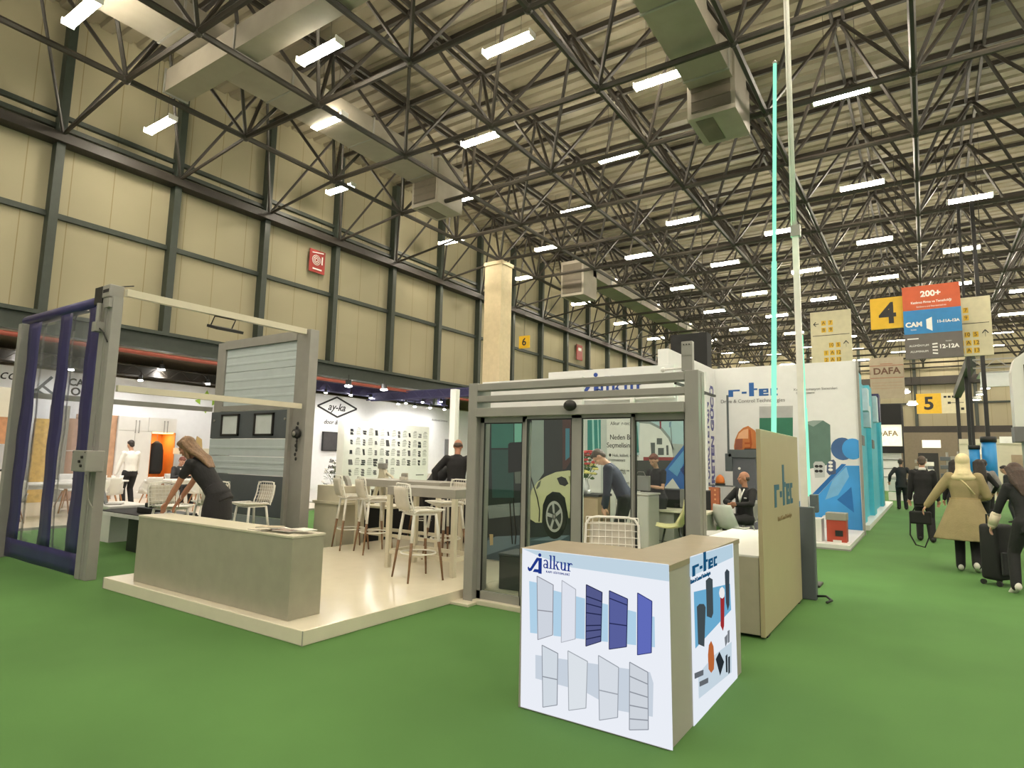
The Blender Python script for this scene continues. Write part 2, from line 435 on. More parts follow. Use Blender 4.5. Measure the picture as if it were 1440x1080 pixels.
EYE = mat('eye_dark', (32,26,24), 0.3)
LIP = mat('lip', (150,88,80), 0.5)

def etube(b, pts, rx, ry, right, seg=14):
    pts = [Vector(p) for p in pts]; n = len(pts); rings = []
    for i, p in enumerate(pts):
        d = (pts[min(i+1, n-1)] - pts[max(i-1, 0)]).normalized()
        r = (right - d * right.dot(d)).normalized(); f = d.cross(r)
        rings.append([b.bm.verts.new(p + r * (rx[i] * math.cos(2*PI*j/seg)) + f * (ry[i] * math.sin(2*PI*j/seg))) for j in range(seg)])
    for i in range(n - 1):
        for j in range(seg): b.bm.faces.new((rings[i][j], rings[i][(j+1)%seg], rings[i+1][(j+1)%seg], rings[i+1][j]))
    b.bm.faces.new(rings[0][::-1]); b.bm.faces.new(rings[-1])
def limb(b, pts, rs, seg=12):
    pts = [Vector(p) for p in pts]
    b.tube(pts, list(rs), seg)
    for p, r in zip(pts, rs): b.ball(p, r * 0.99, 10)
def fused(name, b, m, par, vox=0.012, smooth=4):
    o = obj(name, b, m, par, True)
    r = o.modifiers.new('r', 'REMESH'); r.mode = 'VOXEL'; r.voxel_size = vox; r.use_smooth_shade = True
    s = o.modifiers.new('s', 'SMOOTH'); s.iterations = smooth; s.factor = 0.5
    dg = bpy.context.evaluated_depsgraph_get()
    me = bpy.data.meshes.new_from_object(o.evaluated_get(dg)); o.modifiers.clear()
    old = o.data; o.data = me; bpy.data.meshes.remove(old)
    if not me.materials: me.materials.append(m)
    for p in me.polygons: p.use_smooth = True
    return o
def ik(a, t, l1, l2, pole):
    a, t, pole = Vector(a), Vector(t), Vector(pole)
    d = t - a; L = min(d.length, (l1 + l2) * 0.999); d = d.normalized(); t = a + d * L
    x = (l1*l1 - l2*l2 + L*L) / (2*L); hh = math.sqrt(max(0, l1*l1 - x*x))
    p = (pole - d * pole.dot(d)).normalized()
    return a + d * x + p * hh, t
def hand(b, w, d, n, s, curl=0.5, side=1):
    """palm + five fingers; w wrist, d direction, n palm normal (towards which the fingers curl)"""
    d = Vector(d).normalized(); n = Vector(n); n = (n - d * n.dot(d)).normalized(); u = d.cross(n) * side
    etube(b, [w - d*0.01*s, w + d*0.03*s, w + d*0.075*s, w + d*0.092*s], [0.024*s, 0.034*s, 0.040*s, 0.036*s], [0.019*s, 0.016*s, 0.014*s, 0.012*s], u)
    for k, (off, L) in enumerate(((-0.030, 0.068), (-0.010, 0.080), (0.011, 0.075), (0.031, 0.058))):
        p = w + d*0.088*s + u*off*s; pts = [p]; a = 0.15
        for seg_ in (0.45, 0.32, 0.26):
            a += curl * 0.62; p = p + (d*math.cos(a) + n*math.sin(a) + u*off*1.2) * (L*seg_*s); pts.append(p)
        limb(b, pts, [0.0095*s, 0.009*s, 0.0082*s, 0.0072*s], 8)
    p = w + d*0.028*s - u*0.032*s; q = p + (d*0.6 - u*0.75 + n*0.25).normalized()*0.040*s; r = q + (d*0.9 - u*0.1 + n*0.35).normalized()*0.032*s
    limb(b, [p, q, r], [0.0125*s, 0.0105*s, 0.0085*s], 8)

def person(name, label, loc, rz, h=1.75, lean=0.0, side=0.0, hpitch=0.0, hyaw=0.0, hands=None, feet=((-0.11,0.0),(0.11,0.0)), pelvis=None, poles=((-0.6,-0.8,-0.3),(0.6,-0.8,-0.3)),
           top=None, sleeve=1.0, toplen=0.06, bottom=None, skirt=None, hair=HAIRD, style='short', skin=None, shoe=SHOE, woman=False, vox=0.012, curl=0.5, kneepole=(0,1,0), toe=0.0, palm=((0,0,-1),(0,0,-1)), extra=None, lift=((0,0),(0,0)), fvox=None, bulk=1.0):
    skin = skin or W['skin']
    t = thing(name, label, 'person', loc, rz)
    s = h / 1.75
    V = Vector
    R = Matrix.Rotation(-lean, 3, 'X') @ Matrix.Rotation(side, 3, 'Y')
    pz = pelvis if pelvis is not None else 0.93 * s
    pel = V((0, 0, pz))
    up = R @ V((0,0,1)); right = R @ V((1,0,0)); fwd = R @ V((0,1,0))
    g = 0.90 if woman else 1.0
    sp = lambda z, y=0.0: pel + up * (z*s) + fwd * (y*s)
    neck = sp(0.545, -0.005)
    HR = R @ Matrix.Rotation(-hpitch, 3, 'X') @ Matrix.Rotation(hyaw, 3, 'Z')
    hu, hr, hf = HR @ V((0,0,1)), HR @ V((1,0,0)), HR @ V((0,1,0))
    hc = neck + (up*0.4 + hu*0.6).normalized() * (0.165*s) + hf * (0.015*s)
    sh = [sp(0.475) + right * (0.178*s*g*k) for k in (-1, 1)]
    hp = [pel + V((0.09*s*k, 0, -0.02*s)) for k in (-1, 1)]
    ankles = [V((f[0], f[1] , 0.085*s + l[0])) for f, l in zip(feet, lift)]
    kn = []; an = []
    for k in (0, 1):
        kk, aa = ik(hp[k], ankles[k], 0.43*s, 0.425*s, kneepole); kn.append(kk); an.append(aa)
    if hands is None: hands = (sh[0] + V((-0.07*s, 0.05*s, -0.56*s)), sh[1] + V((0.07*s, 0.05*s, -0.56*s)))
    el = []; wr = []
    for k in (0, 1):
        e, w_ = ik(sh[k], hands[k], 0.29*s, 0.265*s, poles[k]); el.append(e); wr.append(w_)
    # --- body (skin), one fused surface
    b = B()
    etube(b, [sp(-0.08), sp(0.0), sp(0.17), sp(0.35), sp(0.46), sp(0.53)], [v*s*g for v in (0.12,0.145,0.12,0.145,0.13,0.06)], [v*s for v in (0.085,0.10,0.085,0.10,0.075,0.05)], right)
    limb(b, [sp(0.48), neck, hc - hu*0.05*s], [0.058*s*g, 0.052*s*g, 0.05*s*g])
    for k in (0, 1):
        sg = -1 if k == 0 else 1
        limb(b, [sh[k], sh[k].lerp(el[k], 0.45), el[k], el[k].lerp(wr[k], 0.4), wr[k]], [v*s*g for v in (0.054,0.047,0.038,0.039,0.026)])
        hand(b, wr[k], (wr[k]-el[k]), palm[k], s*(0.93 if woman else 1.0), curl, sg)
        limb(b, [hp[k], hp[k].lerp(kn[k], 0.5), kn[k], kn[k].lerp(an[k], 0.35), an[k]], [v*s for v in (0.085,0.072,0.052,0.050,0.034)])
        fd = Matrix.Rotation(lift[k][1], 3, 'X') @ V((0.12*sg*0.6, 1, 0)).normalized() if True else None
        etube(b, [an[k] - fd*0.05*s - V((0,0,0.04*s)), an[k] + fd*0.03*s - V((0,0,0.035*s)), an[k] + fd*0.14*s - V((0,0,0.055*s)), an[k] + fd*0.17*s - V((0,0,0.06*s))], [0.03*s,0.036*s,0.04*s,0.025*s], [0.035*s,0.04*s,0.022*s,0.014*s], V((1,0,0)))
    H = Matrix.Translation(hc) @ HR.to_4x4()
    P = lambda x, y, z: hc + hr*(x*s) + hf*(y*s) + hu*(z*s)
    E3 = HR.to_4x4()
    b.ball(P(0,-0.01,0.025), (0.076*s, 0.094*s, 0.095*s), 18, E3)
    b.ball(P(0,0.022,-0.045), (0.058*s, 0.066*s, 0.068*s), 14, E3)
    b.ball(P(0,0.055,-0.088), (0.028*s, 0.026*s, 0.022*s), 10, E3)
    limb(b, [P(0,0.082,0.02), P(0,0.103,-0.018), P(0,0.088,-0.026)], [0.011*s, 0.014*s, 0.014*s], 8)
    for k in (-1, 1):
        b.ball(P(0.077*k,-0.008,-0.004), (0.012*s,0.022*s,0.034*s), 8, E3); b.ball(P(0.04*k,0.06,-0.025), (0.022*s,0.022*s,0.022*s), 8, E3)
        b.ball(P(0.034*k,0.075,0.028), (0.022*s,0.012*s,0.009*s), 8, E3)
    b.ball(P(0,0.083,-0.057), (0.022*s,0.012*s,0.012*s), 8, E3)
    body = fused('body', b, skin, t, vox, 3)
    for k in (-1, 1):
        bb = B(); bb.ball(P(0.032*k,0.081,0.012), (0.013*s,0.008*s,0.007*s), 8, E3); obj('eye', bb, EYE, t, True)
    bb = B(); bb.ball(P(0,0.093,-0.056), (0.021*s,0.006*s,0.008*s), 8, E3); obj('mouth', bb, LIP, t, True)
    cv = fvox or vox
    # --- clothing
    if top:
        b = B()
        zb = -0.02 - toplen
        etube(b, [sp(zb), sp(0.0), sp(0.17), sp(0.35), sp(0.455), sp(0.525), sp(0.55)], [v*s*g*bulk for v in (0.172,0.172,0.152,0.176,0.165,0.085,0.066)], [v*s*bulk for v in (0.128,0.128,0.115,0.127,0.105,0.075,0.064)], right, 18)
        for k in (0, 1):
            if sleeve >= 1: limb(b, [sp(0.45)+ (sh[k]-sp(0.475))*0.6, sh[k], sh[k].lerp(el[k],0.5), el[k], el[k].lerp(wr[k],0.5), el[k].lerp(wr[k],0.96)], [v*s*g*bulk for v in (0.075,0.074,0.066,0.058,0.052,0.044)])
            else: limb(b, [sp(0.45)+ (sh[k]-sp(0.475))*0.6, sh[k], sh[k].lerp(el[k],0.35), sh[k].lerp(el[k],sleeve)], [v*s*g for v in (0.072,0.068,0.064,0.063)])
        fused('top', b, top, t, cv, 4)
    if bottom:
        b = B()
        etube(b, [pel + V((0,0,-0.12*s)), pel, sp(0.10)], [0.165*s, 0.168*s, 0.150*s], [0.125*s, 0.128*s, 0.112*s], V((1,0,0)), 16)
        for k in (0, 1):
            limb(b, [hp[k], hp[k].lerp(kn[k],0.5), kn[k], kn[k].lerp(an[k],0.5), an[k] + V((0,0,-0.02*s))], [v*s for v in (0.105,0.092,0.073,0.068,0.062)])
        fused('trousers', b, bottom, t, cv, 4)
    if skirt:
        m_, zl, fl = skirt
        b = B()
        etube(b, [sp(0.12), pel + V((0,0,0.02)), V((0, 0, (pz+zl)/2)), V((0, 0, zl))], [0.15*s, 0.175*s, 0.19*s + fl*0.5, 0.19*s + fl], [0.115*s, 0.135*s, 0.15*s + fl*0.4, 0.15*s + fl*0.8], V((1,0,0)), 24)
        fused('skirt', b, m_, t, cv, 4)
    if bottom or skirt or True:
        for k in (0, 1):
            sg = -1 if k == 0 else 1
            fd = Matrix.Rotation(lift[k][1], 3, 'X') @ V((0.07*sg, 1, 0)).normalized()
            b = B(); dn = Matrix.Rotation(lift[k][1], 3, 'X') @ V((0,0,-1))
            etube(b, [an[k] - fd*0.065*s + dn*0.035*s, an[k] - fd*0.03*s + dn*0.03*s, an[k] + fd*0.04*s + dn*0.032*s, an[k] + fd*0.13*s + dn*0.055*s, an[k] + fd*0.19*s + dn*0.062*s], [0.03*s,0.041*s,0.043*s,0.048*s,0.03*s], [0.042*s,0.05*s,0.05*s,0.028*s,0.018*s], V((1,0,0)), 12)
            obj('shoe', b, shoe, t, True)
    # --- hair
    b = B()
    if style == 'short':
        b.ball(P(0,-0.022,0.038), (0.083*s,0.096*s,0.094*s), 16, E3); b.ball(P(0,0.03,0.085), (0.066*s,0.055*s,0.036*s), 12, E3); b.ball(P(0,-0.06,-0.02), (0.066*s,0.045*s,0.06*s), 12, E3)
    elif style == 'bald':
        b.ball(P(0,-0.062,-0.005), (0.074*s,0.046*s,0.05*s), 14, E3)
        for k in (-1, 1): b.ball(P(0.068*k,-0.03,0.0), (0.014*s,0.04*s,0.03*s), 10, E3)
    elif style == 'long':
        b.ball(P(0,-0.022,0.042), (0.090*s,0.102*s,0.098*s), 16, E3); b.ball(P(0,0.035,0.085), (0.068*s,0.058*s,0.04*s), 12, E3)
        back = sp(0.42, -0.13)
        for k in (-3,-2,-1,0,1,2,3):
            p0 = P(0.028*k,-0.075 + 0.006*k*k,0.05); p1 = P(0.03*k,-0.105 + 0.006*k*k,-0.06); p2 = sp(0.47, -0.115) + right*(0.034*k*s); p3 = sp(0.33, -0.12) + right*(0.022*k*s)
            limb(b, [p0, p1, p2, p3], [0.036*s,0.036*s,0.030*s,0.012*s], 8)
        for k in (-1, 1):
            limb(b, [P(0.07*k,-0.01,0.06), P(0.086*k,-0.01,-0.03), P(0.085*k,0.0,-0.12), P(0.08*k,0.02,-0.24), P(0.075*k,0.02,-0.30)], [0.026*s,0.026*s,0.025*s,0.02*s,0.008*s], 8)
    elif style == 'scarf':
        b.ball(P(0,-0.02,0.03), (0.098*s,0.112*s,0.112*s), 16, E3)
        limb(b, [P(0,0.0,0.0), P(0,-0.02,-0.12), sp(0.50,-0.03)], [0.096*s,0.098*s,0.13*s], 14)
        b.ball(sp(0.47,-0.04), (0.17*s,0.12*s,0.07*s), 14, R.to_4x4())
    if style != 'none': fused('headscarf' if style == 'scarf' else 'hair', b, hair, t, max(0.008, vox), 3)
    if extra: extra(t, dict(P=P, sp=sp, sh=sh, el=el, wr=wr, hc=hc, up=up, right=right, fwd=fwd, pel=pel, kn=kn, an=an, s=s))
    return t
V3 = Vector
# 1 woman bending over the reception counter (faces -X)
def lanyard(t, k):
    b = B(); b.tube([k['el'][1].lerp(k['wr'][1],0.75) + V3((0.03*math.cos(a*PI/6), 0, 0.03*math.sin(a*PI/6))) for a in range(12)], 0.006, 6, True); obj('bracelet', b, SHOEW, t, True)
person('person', 'woman in a black short dress with long hair bending over the reception counter', (-7.08, 4.27, P0), PI/2 + 0.55, 1.72, lean=0.66, hpitch=-0.12, hyaw=0.0,
       hands=(V3((-0.08, 0.60, 0.76)), V3((0.14, 0.60, 0.75))), poles=((-0.7,-0.4,-0.5),(0.7,-0.4,-0.5)), top=CLB, sleeve=0.55, toplen=0.1, skirt=(CLB, 0.62, 0.02), hair=HAIRB, style='long', skin=W['skin2'], woman=True, vox=0.0075, fvox=0.011, curl=0.25, extra=lanyard)
t = thing('notebook', 'open white notebook under the hands of the woman in black', 'notebook', (-8.55, 4.55, 0.80))
b = B(); b.box(-0.22, 0.0, -0.12, 0.12, 0, 0.008); b.box(0.0, 0.22, -0.12, 0.12, 0, 0.008); obj('pages', b, W['whiteink'], t)
b = B(); b.box(-0.225, 0.225, -0.125, 0.125, -0.001, 0.002); obj('cover', b, W['grey'], t)
# 2 man in white shirt
person('person', 'standing man in a white shirt and black trousers seen from behind', (-17.3, 7.95, 0.05), PI/2 + 0.1, 1.74, lean=0.06, hpitch=0.25, top=CLW, toplen=-0.06, bottom=CLB, hair=HAIRD, vox=0.013,
       hands=(V3((-0.30, 0.12, 0.86)), V3((0.32, 0.28, 0.84))))
# 3 seated man in dark suit reading
def shirtfront(t, k):
    b = B(); b.xz([(-0.02,0),(0.02,0),(0.06,0.2),(-0.06,0.2)], 0.0, 0.01); o = obj('shirt_front', b, CLW, t)
    o.matrix_local = Matrix.Translation(k['sp'](0.3, 0.118)) @ Matrix.Rotation(PI, 4, 'Z')
person('person', 'seated man in a dark suit looking down at papers by the amber niche', (-17.75, 9.45, 0.05), -PI/2 + 0.1, 1.75, lean=0.12, hpitch=0.45, pelvis=0.52, feet=((-0.14,0.42),(0.14,0.42)),
       hands=(V3((-0.1, 0.36, 0.80)), V3((0.12, 0.36, 0.80))), top=CLD, bottom=CLD, hair=HAIRR, vox=0.014, extra=shirtfront)
person('person', 'seated person in a black jacket left of the man in white shirt', (-18.15, 7.25, 0.05), -PI/2, 1.68, lean=0.2, hpitch=0.5, pelvis=0.5, feet=((-0.14,0.42),(0.14,0.42)), hands=(V3((-0.15, 0.36, 0.80)), V3((0.15, 0.36, 0.80))), top=CLB, bottom=CLB, vox=0.016)
# 4, 5 pair at the product board
person('person', 'balding man in black standing with his back turned behind the bar tables', (-6.52, 8.1, P0), 0.6, 1.74, lean=0.2, hpitch=0.35, top=CLB, bottom=CLB, hair=HAIRG, style='bald', skin=W['skin2'], vox=0.013,
       hands=(V3((-0.34, 0.10, 0.92)), V3((0.30, 0.30, 1.0))), poles=((-0.9,-0.3,-0.2),(0.9,-0.3,-0.2)))
person('person', 'hunched person in dark clothes leaning beside the standing man in black', (-7.02, 8.0, P0), -0.15, 1.66, lean=0.78, hpitch=0.3, top=CLD, bottom=CLB, hair=HAIRD, vox=0.013,
       hands=(V3((-0.15, 0.50, 0.75)), V3((0.16, 0.50, 0.75))))
# 6 man in navy shirt behind the glass
person('person', 'man in a navy shirt bending forward behind the glass door', (-3.56, 8.25, P0), 1.85, 1.70, lean=0.52, hpitch=0.5, hyaw=0.1, top=CLN, toplen=0.02, bottom=CLB, hair=HAIRG, skin=W['skin'], vox=0.0085, fvox=0.011,
       hands=(V3((-0.24, 0.26, 0.66)), V3((0.20, 0.36, 0.72))), poles=((-0.7,-0.7,0),(0.7,-0.7,0)), feet=((-0.12,-0.05),(0.12,0.05)),
       extra=lambda t, k: obj('phone', B().rbox(-0.26,-0.20,0.295,0.305,0.50,0.63,0.004), W['black'], t))
# 7 person with red brown hair
person('person', 'red haired person in a black t-shirt standing behind the grey counter', (-4.05, 10.85, 0), PI - 0.3, 1.68, lean=0.12, hpitch=0.4, top=CLB, sleeve=0.6, bottom=CLB, hair=HAIRR, woman=True, vox=0.011,
       hands=(V3((-0.02, 0.30, 1.10)), V3((0.08, 0.32, 1.16))), palm=((0,-1,0),(0,-1,0)))
t = thing('grey_bag', 'grey paper bag held by the red haired person', 'bag', (-4.25, 10.50, 1.02))
b = B(); b.rbox(-0.15, 0.17, -0.05, 0.05, 0, 0.26, 0.01); obj('bag', b, mat('grey_bag_paper', (134,132,128), 0.7), t)
b = B(); b.tube([(-0.08,0,0.26),(-0.05,0,0.33),(0.06,0,0.33),(0.09,0,0.26)], 0.006, 6); obj('handle', b, W['grey'], t)
# 8 bald man seated
def suit(t, k):
    b = B(); pts = [k['sp'](0.52, 0.07) + k['right']*0.05, k['sp'](0.40, 0.128) + k['right']*0.03, k['sp'](0.28, 0.134)]
    b.tube(pts, 0.012, 6); b.tube([k['sp'](0.52, 0.07) - k['right']*0.05, k['sp'](0.40, 0.128) - k['right']*0.03, k['sp'](0.28, 0.134)], 0.012, 6); obj('lanyard', b, W['whiteink'], t, True)
    b = B(); b.ball(k['sp'](0.42, 0.118), (0.03,0.012,0.1), 8); obj('shirt_front', b, CLW, t, True)
    b = B(); b.ball(k['sp'](0.36, 0.12) - k['right']*0.11, (0.035,0.012,0.014), 8); obj('pocket_square', b, W['whiteink'], t, True)
GLV = mat('pale_hand', (206,180,164), 0.6)
person('person', 'bald man in a black suit with white lanyard sitting by the cream panel', (-2.85, 12.1, 0.0), PI - 0.45, 1.80, lean=-0.02, hpitch=0.05, hyaw=-0.75, pelvis=0.53, feet=((-0.2,0.5),(0.16,0.42)),
       hands=(V3((-0.06, 0.32, 0.78)), V3((0.04, 0.33, 0.80))), poles=((-1,-0.3,-0.2),(1,-0.3,-0.2)), top=CLB, bottom=CLB, hair=HAIRG, style='bald', skin=W['skin2'], vox=0.0095, fvox=0.012, extra=suit, palm=((1,0,0),(-1,0,0)))
# 9 woman in camel coat with headscarf
def coat(t, k):
    b = B()
    etube(b, [k['sp'](0.16), k['pel'] + V3((0,0,0.04)), V3((0,-0.02,0.72)), V3((0,-0.03,0.46))], [0.185,0.225,0.32,0.43], [0.15,0.19,0.25,0.30], V3((1,0,0)), 26)
    fused('coat_skirt', b, CLC, t, 0.014, 5)
    b = B(); etube(b, [k['sp'](0.12), k['sp'](0.16)], [0.192,0.192], [0.156,0.156], k['right'], 22); obj('coat_belt', b, mat('coat_belt_cloth', (142,122,82), 0.85), t, True)
    b = B(); b.tube([k['sp'](0.50, -0.118) + k['right']*(-0.09), k['sp'](0.38, -0.142) + k['right']*0.02, k['sp'](0.22,-0.138) + k['right']*0.13], 0.010, 6); obj('bag_strap', b, CLS, t, True)
person('person', 'woman in a long camel coat and cream headscarf walking up the aisle', (0.46, 11.75, 0), -0.06, 1.74, lean=0.06, hpitch=0.12, top=CLC, toplen=0.1, bottom=CLB, hair=CLS, style='scarf', woman=False, vox=0.010, fvox=0.013,
       hands=(V3((-0.50, 0.02, 0.93)), V3((0.20, 0.28, 1.08))), poles=((-0.3,-0.8,0.1),(0.45,-0.9,-0.3)), bulk=1.13, feet=((-0.10,0.02),(0.10,-0.16)), lift=((0,0),(0.05,-0.35)), shoe=SHOEW, extra=coat)
t = thing('handbag', 'black handbag with a hanging strap carried beside the camel coat', 'handbag', (-0.12, 11.95, 0.64))
b = B(); b.rbox(-0.15, 0.15, -0.05, 0.05, 0.0, 0.20, 0.025); obj('bag', b, W['blackm'], t)
b = B(); b.tube([(-0.1,0,0.19),(-0.06,0,0.28),(0.06,0,0.28),(0.1,0,0.19)], 0.010, 6); obj('handle', b, W['blackm'], t, True)
b = B(); b.tube([(-0.14,0.0,0.05),(-0.15,0,-0.18),(-0.08,0.0,-0.33),(0.04,0.0,-0.36),(0.1,0,-0.2),(0.08,0,0.02)], 0.012, 6); obj('strap', b, W['blackm'], t, True)
# 10 grey sweater man, 11 suit man, 12 far people
person('person', 'man in a grey sweater and black trousers walking right of the camel coat', (1.25, 20.5, 0), 0.05, 1.76, lean=0.04, hpitch=0.2, top=CLG, bottom=CLB, hair=HAIRD, vox=0.014, feet=((-0.11,0.1),(0.11,-0.16)), lift=((0,0),(0.03,-0.3)),
       hands=(V3((-0.34, 0.12, 0.84)), V3((0.30, 0.2, 0.95))))
def collar(t, k):
    b = B(); etube(b, [k['sp'](0.53,-0.01), k['sp'](0.585,-0.005)], [0.07,0.062], [0.068,0.06], k['right'], 16); obj('collar', b, CLW, t, True)
person('person', 'man in a black suit with white collar walking left of the camel coat', (-0.08, 15.7, 0), 0.0, 1.76, lean=0.05, hpitch=0.15, top=CLB, toplen=0.16, bottom=CLB, hair=HAIRG, vox=0.013, feet=((-0.1,0.12),(0.12,-0.1)), extra=collar)
person('person', 'dark haired person in black close behind the suited man in the aisle', (0.52, 16.9, 0), 0.0, 1.70, top=CLB, toplen=0.1, bottom=CLB, hair=HAIRD, style='long', vox=0.015, woman=True)
person('person', 'man in black standing far up the aisle near the display case', (-0.78, 26.5, 0), 0.1, 1.80, top=CLD, toplen=0.15, bottom=CLB, hair=HAIRG, vox=0.016, hands=(V3((-0.36, 0.1, 1.0)), V3((0.36, 0.1, 1.0))))
person('person', 'second person in black right of the far man in the aisle', (-0.2, 28.5, 0), -0.1, 1.74, top=CLB, toplen=0.15, bottom=CLB, hair=HAIRD, vox=0.016)
person('person', 'dark haired person in black between camel coat and grey sweater', (0.98, 17.6, 0), 0.2, 1.72, top=CLB, toplen=0.12, bottom=CLB, hair=HAIRD, style='long', vox=0.015, woman=True, hands=(V3((-0.3,0.15,0.95)), V3((0.3,0.2,1.0))))
person('person', 'person in dark grey clothes behind the grey sweater man at the right stands', (2.1, 23.0, 0), 1.2, 1.66, lean=0.35, top=CLD, bottom=CLD, hair=HAIRD, vox=0.016)
# 13 person at the right edge with the suitcase
def slv(t, k):
    b = B(); limb(b, [k['el'][0].lerp(k['wr'][0], 0.45), k['wr'][0]], [0.058, 0.052]); obj('cuff', b, mat('pale_cuff', (206,190,168), 0.8), t, True)
person('person', 'long haired person in black clothes at the right edge pulling a suitcase', (1.05, 10.2, 0), 0.35, 1.66, lean=0.35, hpitch=0.3, top=CLB, toplen=0.15, bottom=CLB, hair=mat('brown_hair', (58,40,30), 0.6, var=0.3, scale=30, bump=0.5, bscale=80), style='long', woman=True, vox=0.010, fvox=0.013,
       hands=(V3((-0.34, 0.30, 0.66)), V3((0.25, 0.45, 0.8))), poles=((-0.8,-0.5,0),(0.8,-0.5,0)), feet=((-0.2,0.0),(0.13,0.25)), shoe=SHOEW, lift=((0.02,-0.5),(0,0)), extra=slv)
t = thing('suitcase', 'black soft suitcase on small wheels at the right edge', 'suitcase', (0.74, 10.72, 0), 0.95)
b = B(); b.rbox(-0.19, 0.19, -0.12, 0.12, 0.07, 0.80, 0.05, 3); obj('case', b, mat('suitcase_fabric', (28,27,28), 0.8, bump=0.3), t, True)
b = B(); b.rbox(-0.17, 0.17, -0.17, -0.13, 0.15, 0.45, 0.02); obj('pocket', b, CLD, t)
b = B(); b.tube([(-0.1,0.05,0.79),(-0.1,0.05,0.92),(0.1,0.05,0.92),(0.1,0.05,0.79)], 0.012, 6); obj('handle', b, W['black'], t)
for x in (-0.16, 0.16):
    for y in (-0.1, 0.1):
        b = B(); b.tube([(x-0.015,y,0.035),(x+0.015,y,0.035)], 0.035, 12); obj('wheel', b, W['black'], t)

# ================================================================ front-left stand: platform, counter, door samples
t = thing('stand_platform', 'low glossy cream platform under the reception counter and bar tables', 'platform')
b = B(); b.rbox(-7.74, -4.26, 3.385, 9.3, 0.0, P0, 0.006); obj('deck', b, W['platform'], t)
b = B(); b.box(-7.742, -7.738, 3.38, 9.3, 0.0, P0); b.bar((-4.262, 3.383, 0), (-4.262, 3.383, P0), 0.006); obj('edge_joint', b, W['grey'], t)
t = thing('rear_platform', 'cream raised floor behind the glass sliding door', 'platform')
b = B(); b.box(-4.25, -3.0, 5.62, 10.2, 0.0, P0); b.box(-9.6, -4.25, 9.31, 11.0, 0.0, P0); obj('deck', b, W['platform'], t)
b = B(); b.box(-3.0, -2.99, 5.62, 10.2, 0, P0); obj('edge_strip', b, W['alu'], t)

t = thing('reception_counter', 'long plain cream reception counter on the platform', 'counter', (-5.95, 3.66, P0))
b = B(); b.rbox(-1.345, 1.345, -0.17, 0.17, 0, 0.69, 0.004); obj('body', b, mat('grey_cream_board', (160,156,138), 0.4), t)
b = B(); b.rbox(-1.35, 1.35, -0.175, 0.185, 0.69, 0.712, 0.004); obj('worktop', b, W['cream'], t)

# magazines at the right end of the counter
PAPER = [mat('paper_cover_%d' % i, c, 0.5) for i, c in enumerate(((214,204,184),(150,132,120),(228,224,214),(190,176,150)))]
MZ = ((-5.20,3.60,0.2,0,'flat beige brochure leftmost on the reception counter end'),(-5.02,3.68,-0.3,2,'open white brochure in the middle of the counter pile'),
      (-4.86,3.61,0.1,1,'brown covered magazine near the corner of the reception counter'),(-4.73,3.70,-0.1,2,'white catalogue lying rightmost on the reception counter'),(-5.05,3.58,0.5,3,'tan leaflet at the front of the counter pile'))
zs = [0.832 + 0.003, 0.832 + 0.003, 0.835, 0.836, 0.8345]
for k, (x, y, r, c, l) in enumerate(MZ):
    t = thing('brochure', l, 'brochure', (x, y, 0.8325 + 0.0085 * k), r, 'brochures on the reception counter')
    b = B(); b.box(-0.105, 0.105, -0.07, 0.07, 0, 0.006); obj('pages', b, W['whiteink'], t)
    b = B(); b.box(-0.108, 0.108, -0.073, 0.073, 0.006, 0.008); b.box(-0.108, -0.104, -0.073, 0.073, 0, 0.008); obj('cover', b, PAPER[c], t)

# ---- blue high speed roll door
t = thing('roll_door', 'tall navy and clear vinyl high speed roll door in grey frame', 'door', (-8.45, 3.45, 0))
ox = -8.45
def lx2(x): return x - ox
b = B(); b.rbox(-0.13, 0.0, -0.03, 0.10, 0, 3.46, 0.006); obj('guide_post', b, W['alu'], t)
b = B(); b.rbox(0.0, 0.15, -0.02, 0.10, 0, 3.44, 0.006); b.box(0.06, 0.066, -0.024, -0.02, 0, 3.4); obj('guide_post', b, W['alu'], t)
b = B(); b.rbox(-2.62, -2.50, -0.10, 0.10, 0, 3.36, 0.006); obj('guide_post', b, W['alu'], t)
b = B(); b.tube([(-2.72, 0.05, 3.43), (-0.36, 0.05, 3.43)], 0.085, 16); b.tube([(-2.74, 0.05, 3.43), (-0.30, 0.05, 3.43)], 0.03, 8); obj('roller_tube', b, W['navy'], t, True)
def wav(x, z): return 0.006 * math.sin(3.1 * z + 5 * x) + 0.004 * math.sin(9 * z + 2 * x)
def cloth(x0, x1, z0, z1, nx=3, nz=28, dy=0.0):
    b = B(); b.grid(lambda u, v: (x0 + (x1 - x0) * u, dy + wav(x0 + (x1 - x0) * u, z0 + (z1 - z0) * v), z0 + (z1 - z0) * v), nx, nz, 0.004); return b
ST = [(-2.50, -2.06), (-1.40, -1.02), (-0.52, -0.13)]
bm = B()
parts = [cloth(x0, x1, 0.28, 3.38) for x0, x1 in ST] + [cloth(-2.50, -0.13, 0.02, 0.28, 10, 3)]
for i, p in enumerate(parts): obj('navy_strip' if i < 3 else 'bottom_hem', p, W['navy'], t, True)
for x0, x1 in ((-2.06, -1.40), (-1.02, -0.52)): obj('clear_window', cloth(x0, x1, 0.28, 3.38), W['clearv'], t, True)
b = B(); b.box(-0.33, -0.10, -0.04, 0.16, 3.38, 3.60); obj('motor', b, W['black'], t)
b = B(); b.rbox(-0.10, 0.10, -0.05, 0.12, 3.44, 3.60, 0.01); b.box(0.02, 0.14, -0.06, 0.1, 3.30, 3.42); obj('gearbox', b, W['alu'], t)
b = B()
for k in range(3): b.box(-0.07 + k * 0.055, -0.03 + k * 0.055, -0.055, -0.05, 3.5, 3.54)
obj('gearbox_label', b, W['ink'], t)
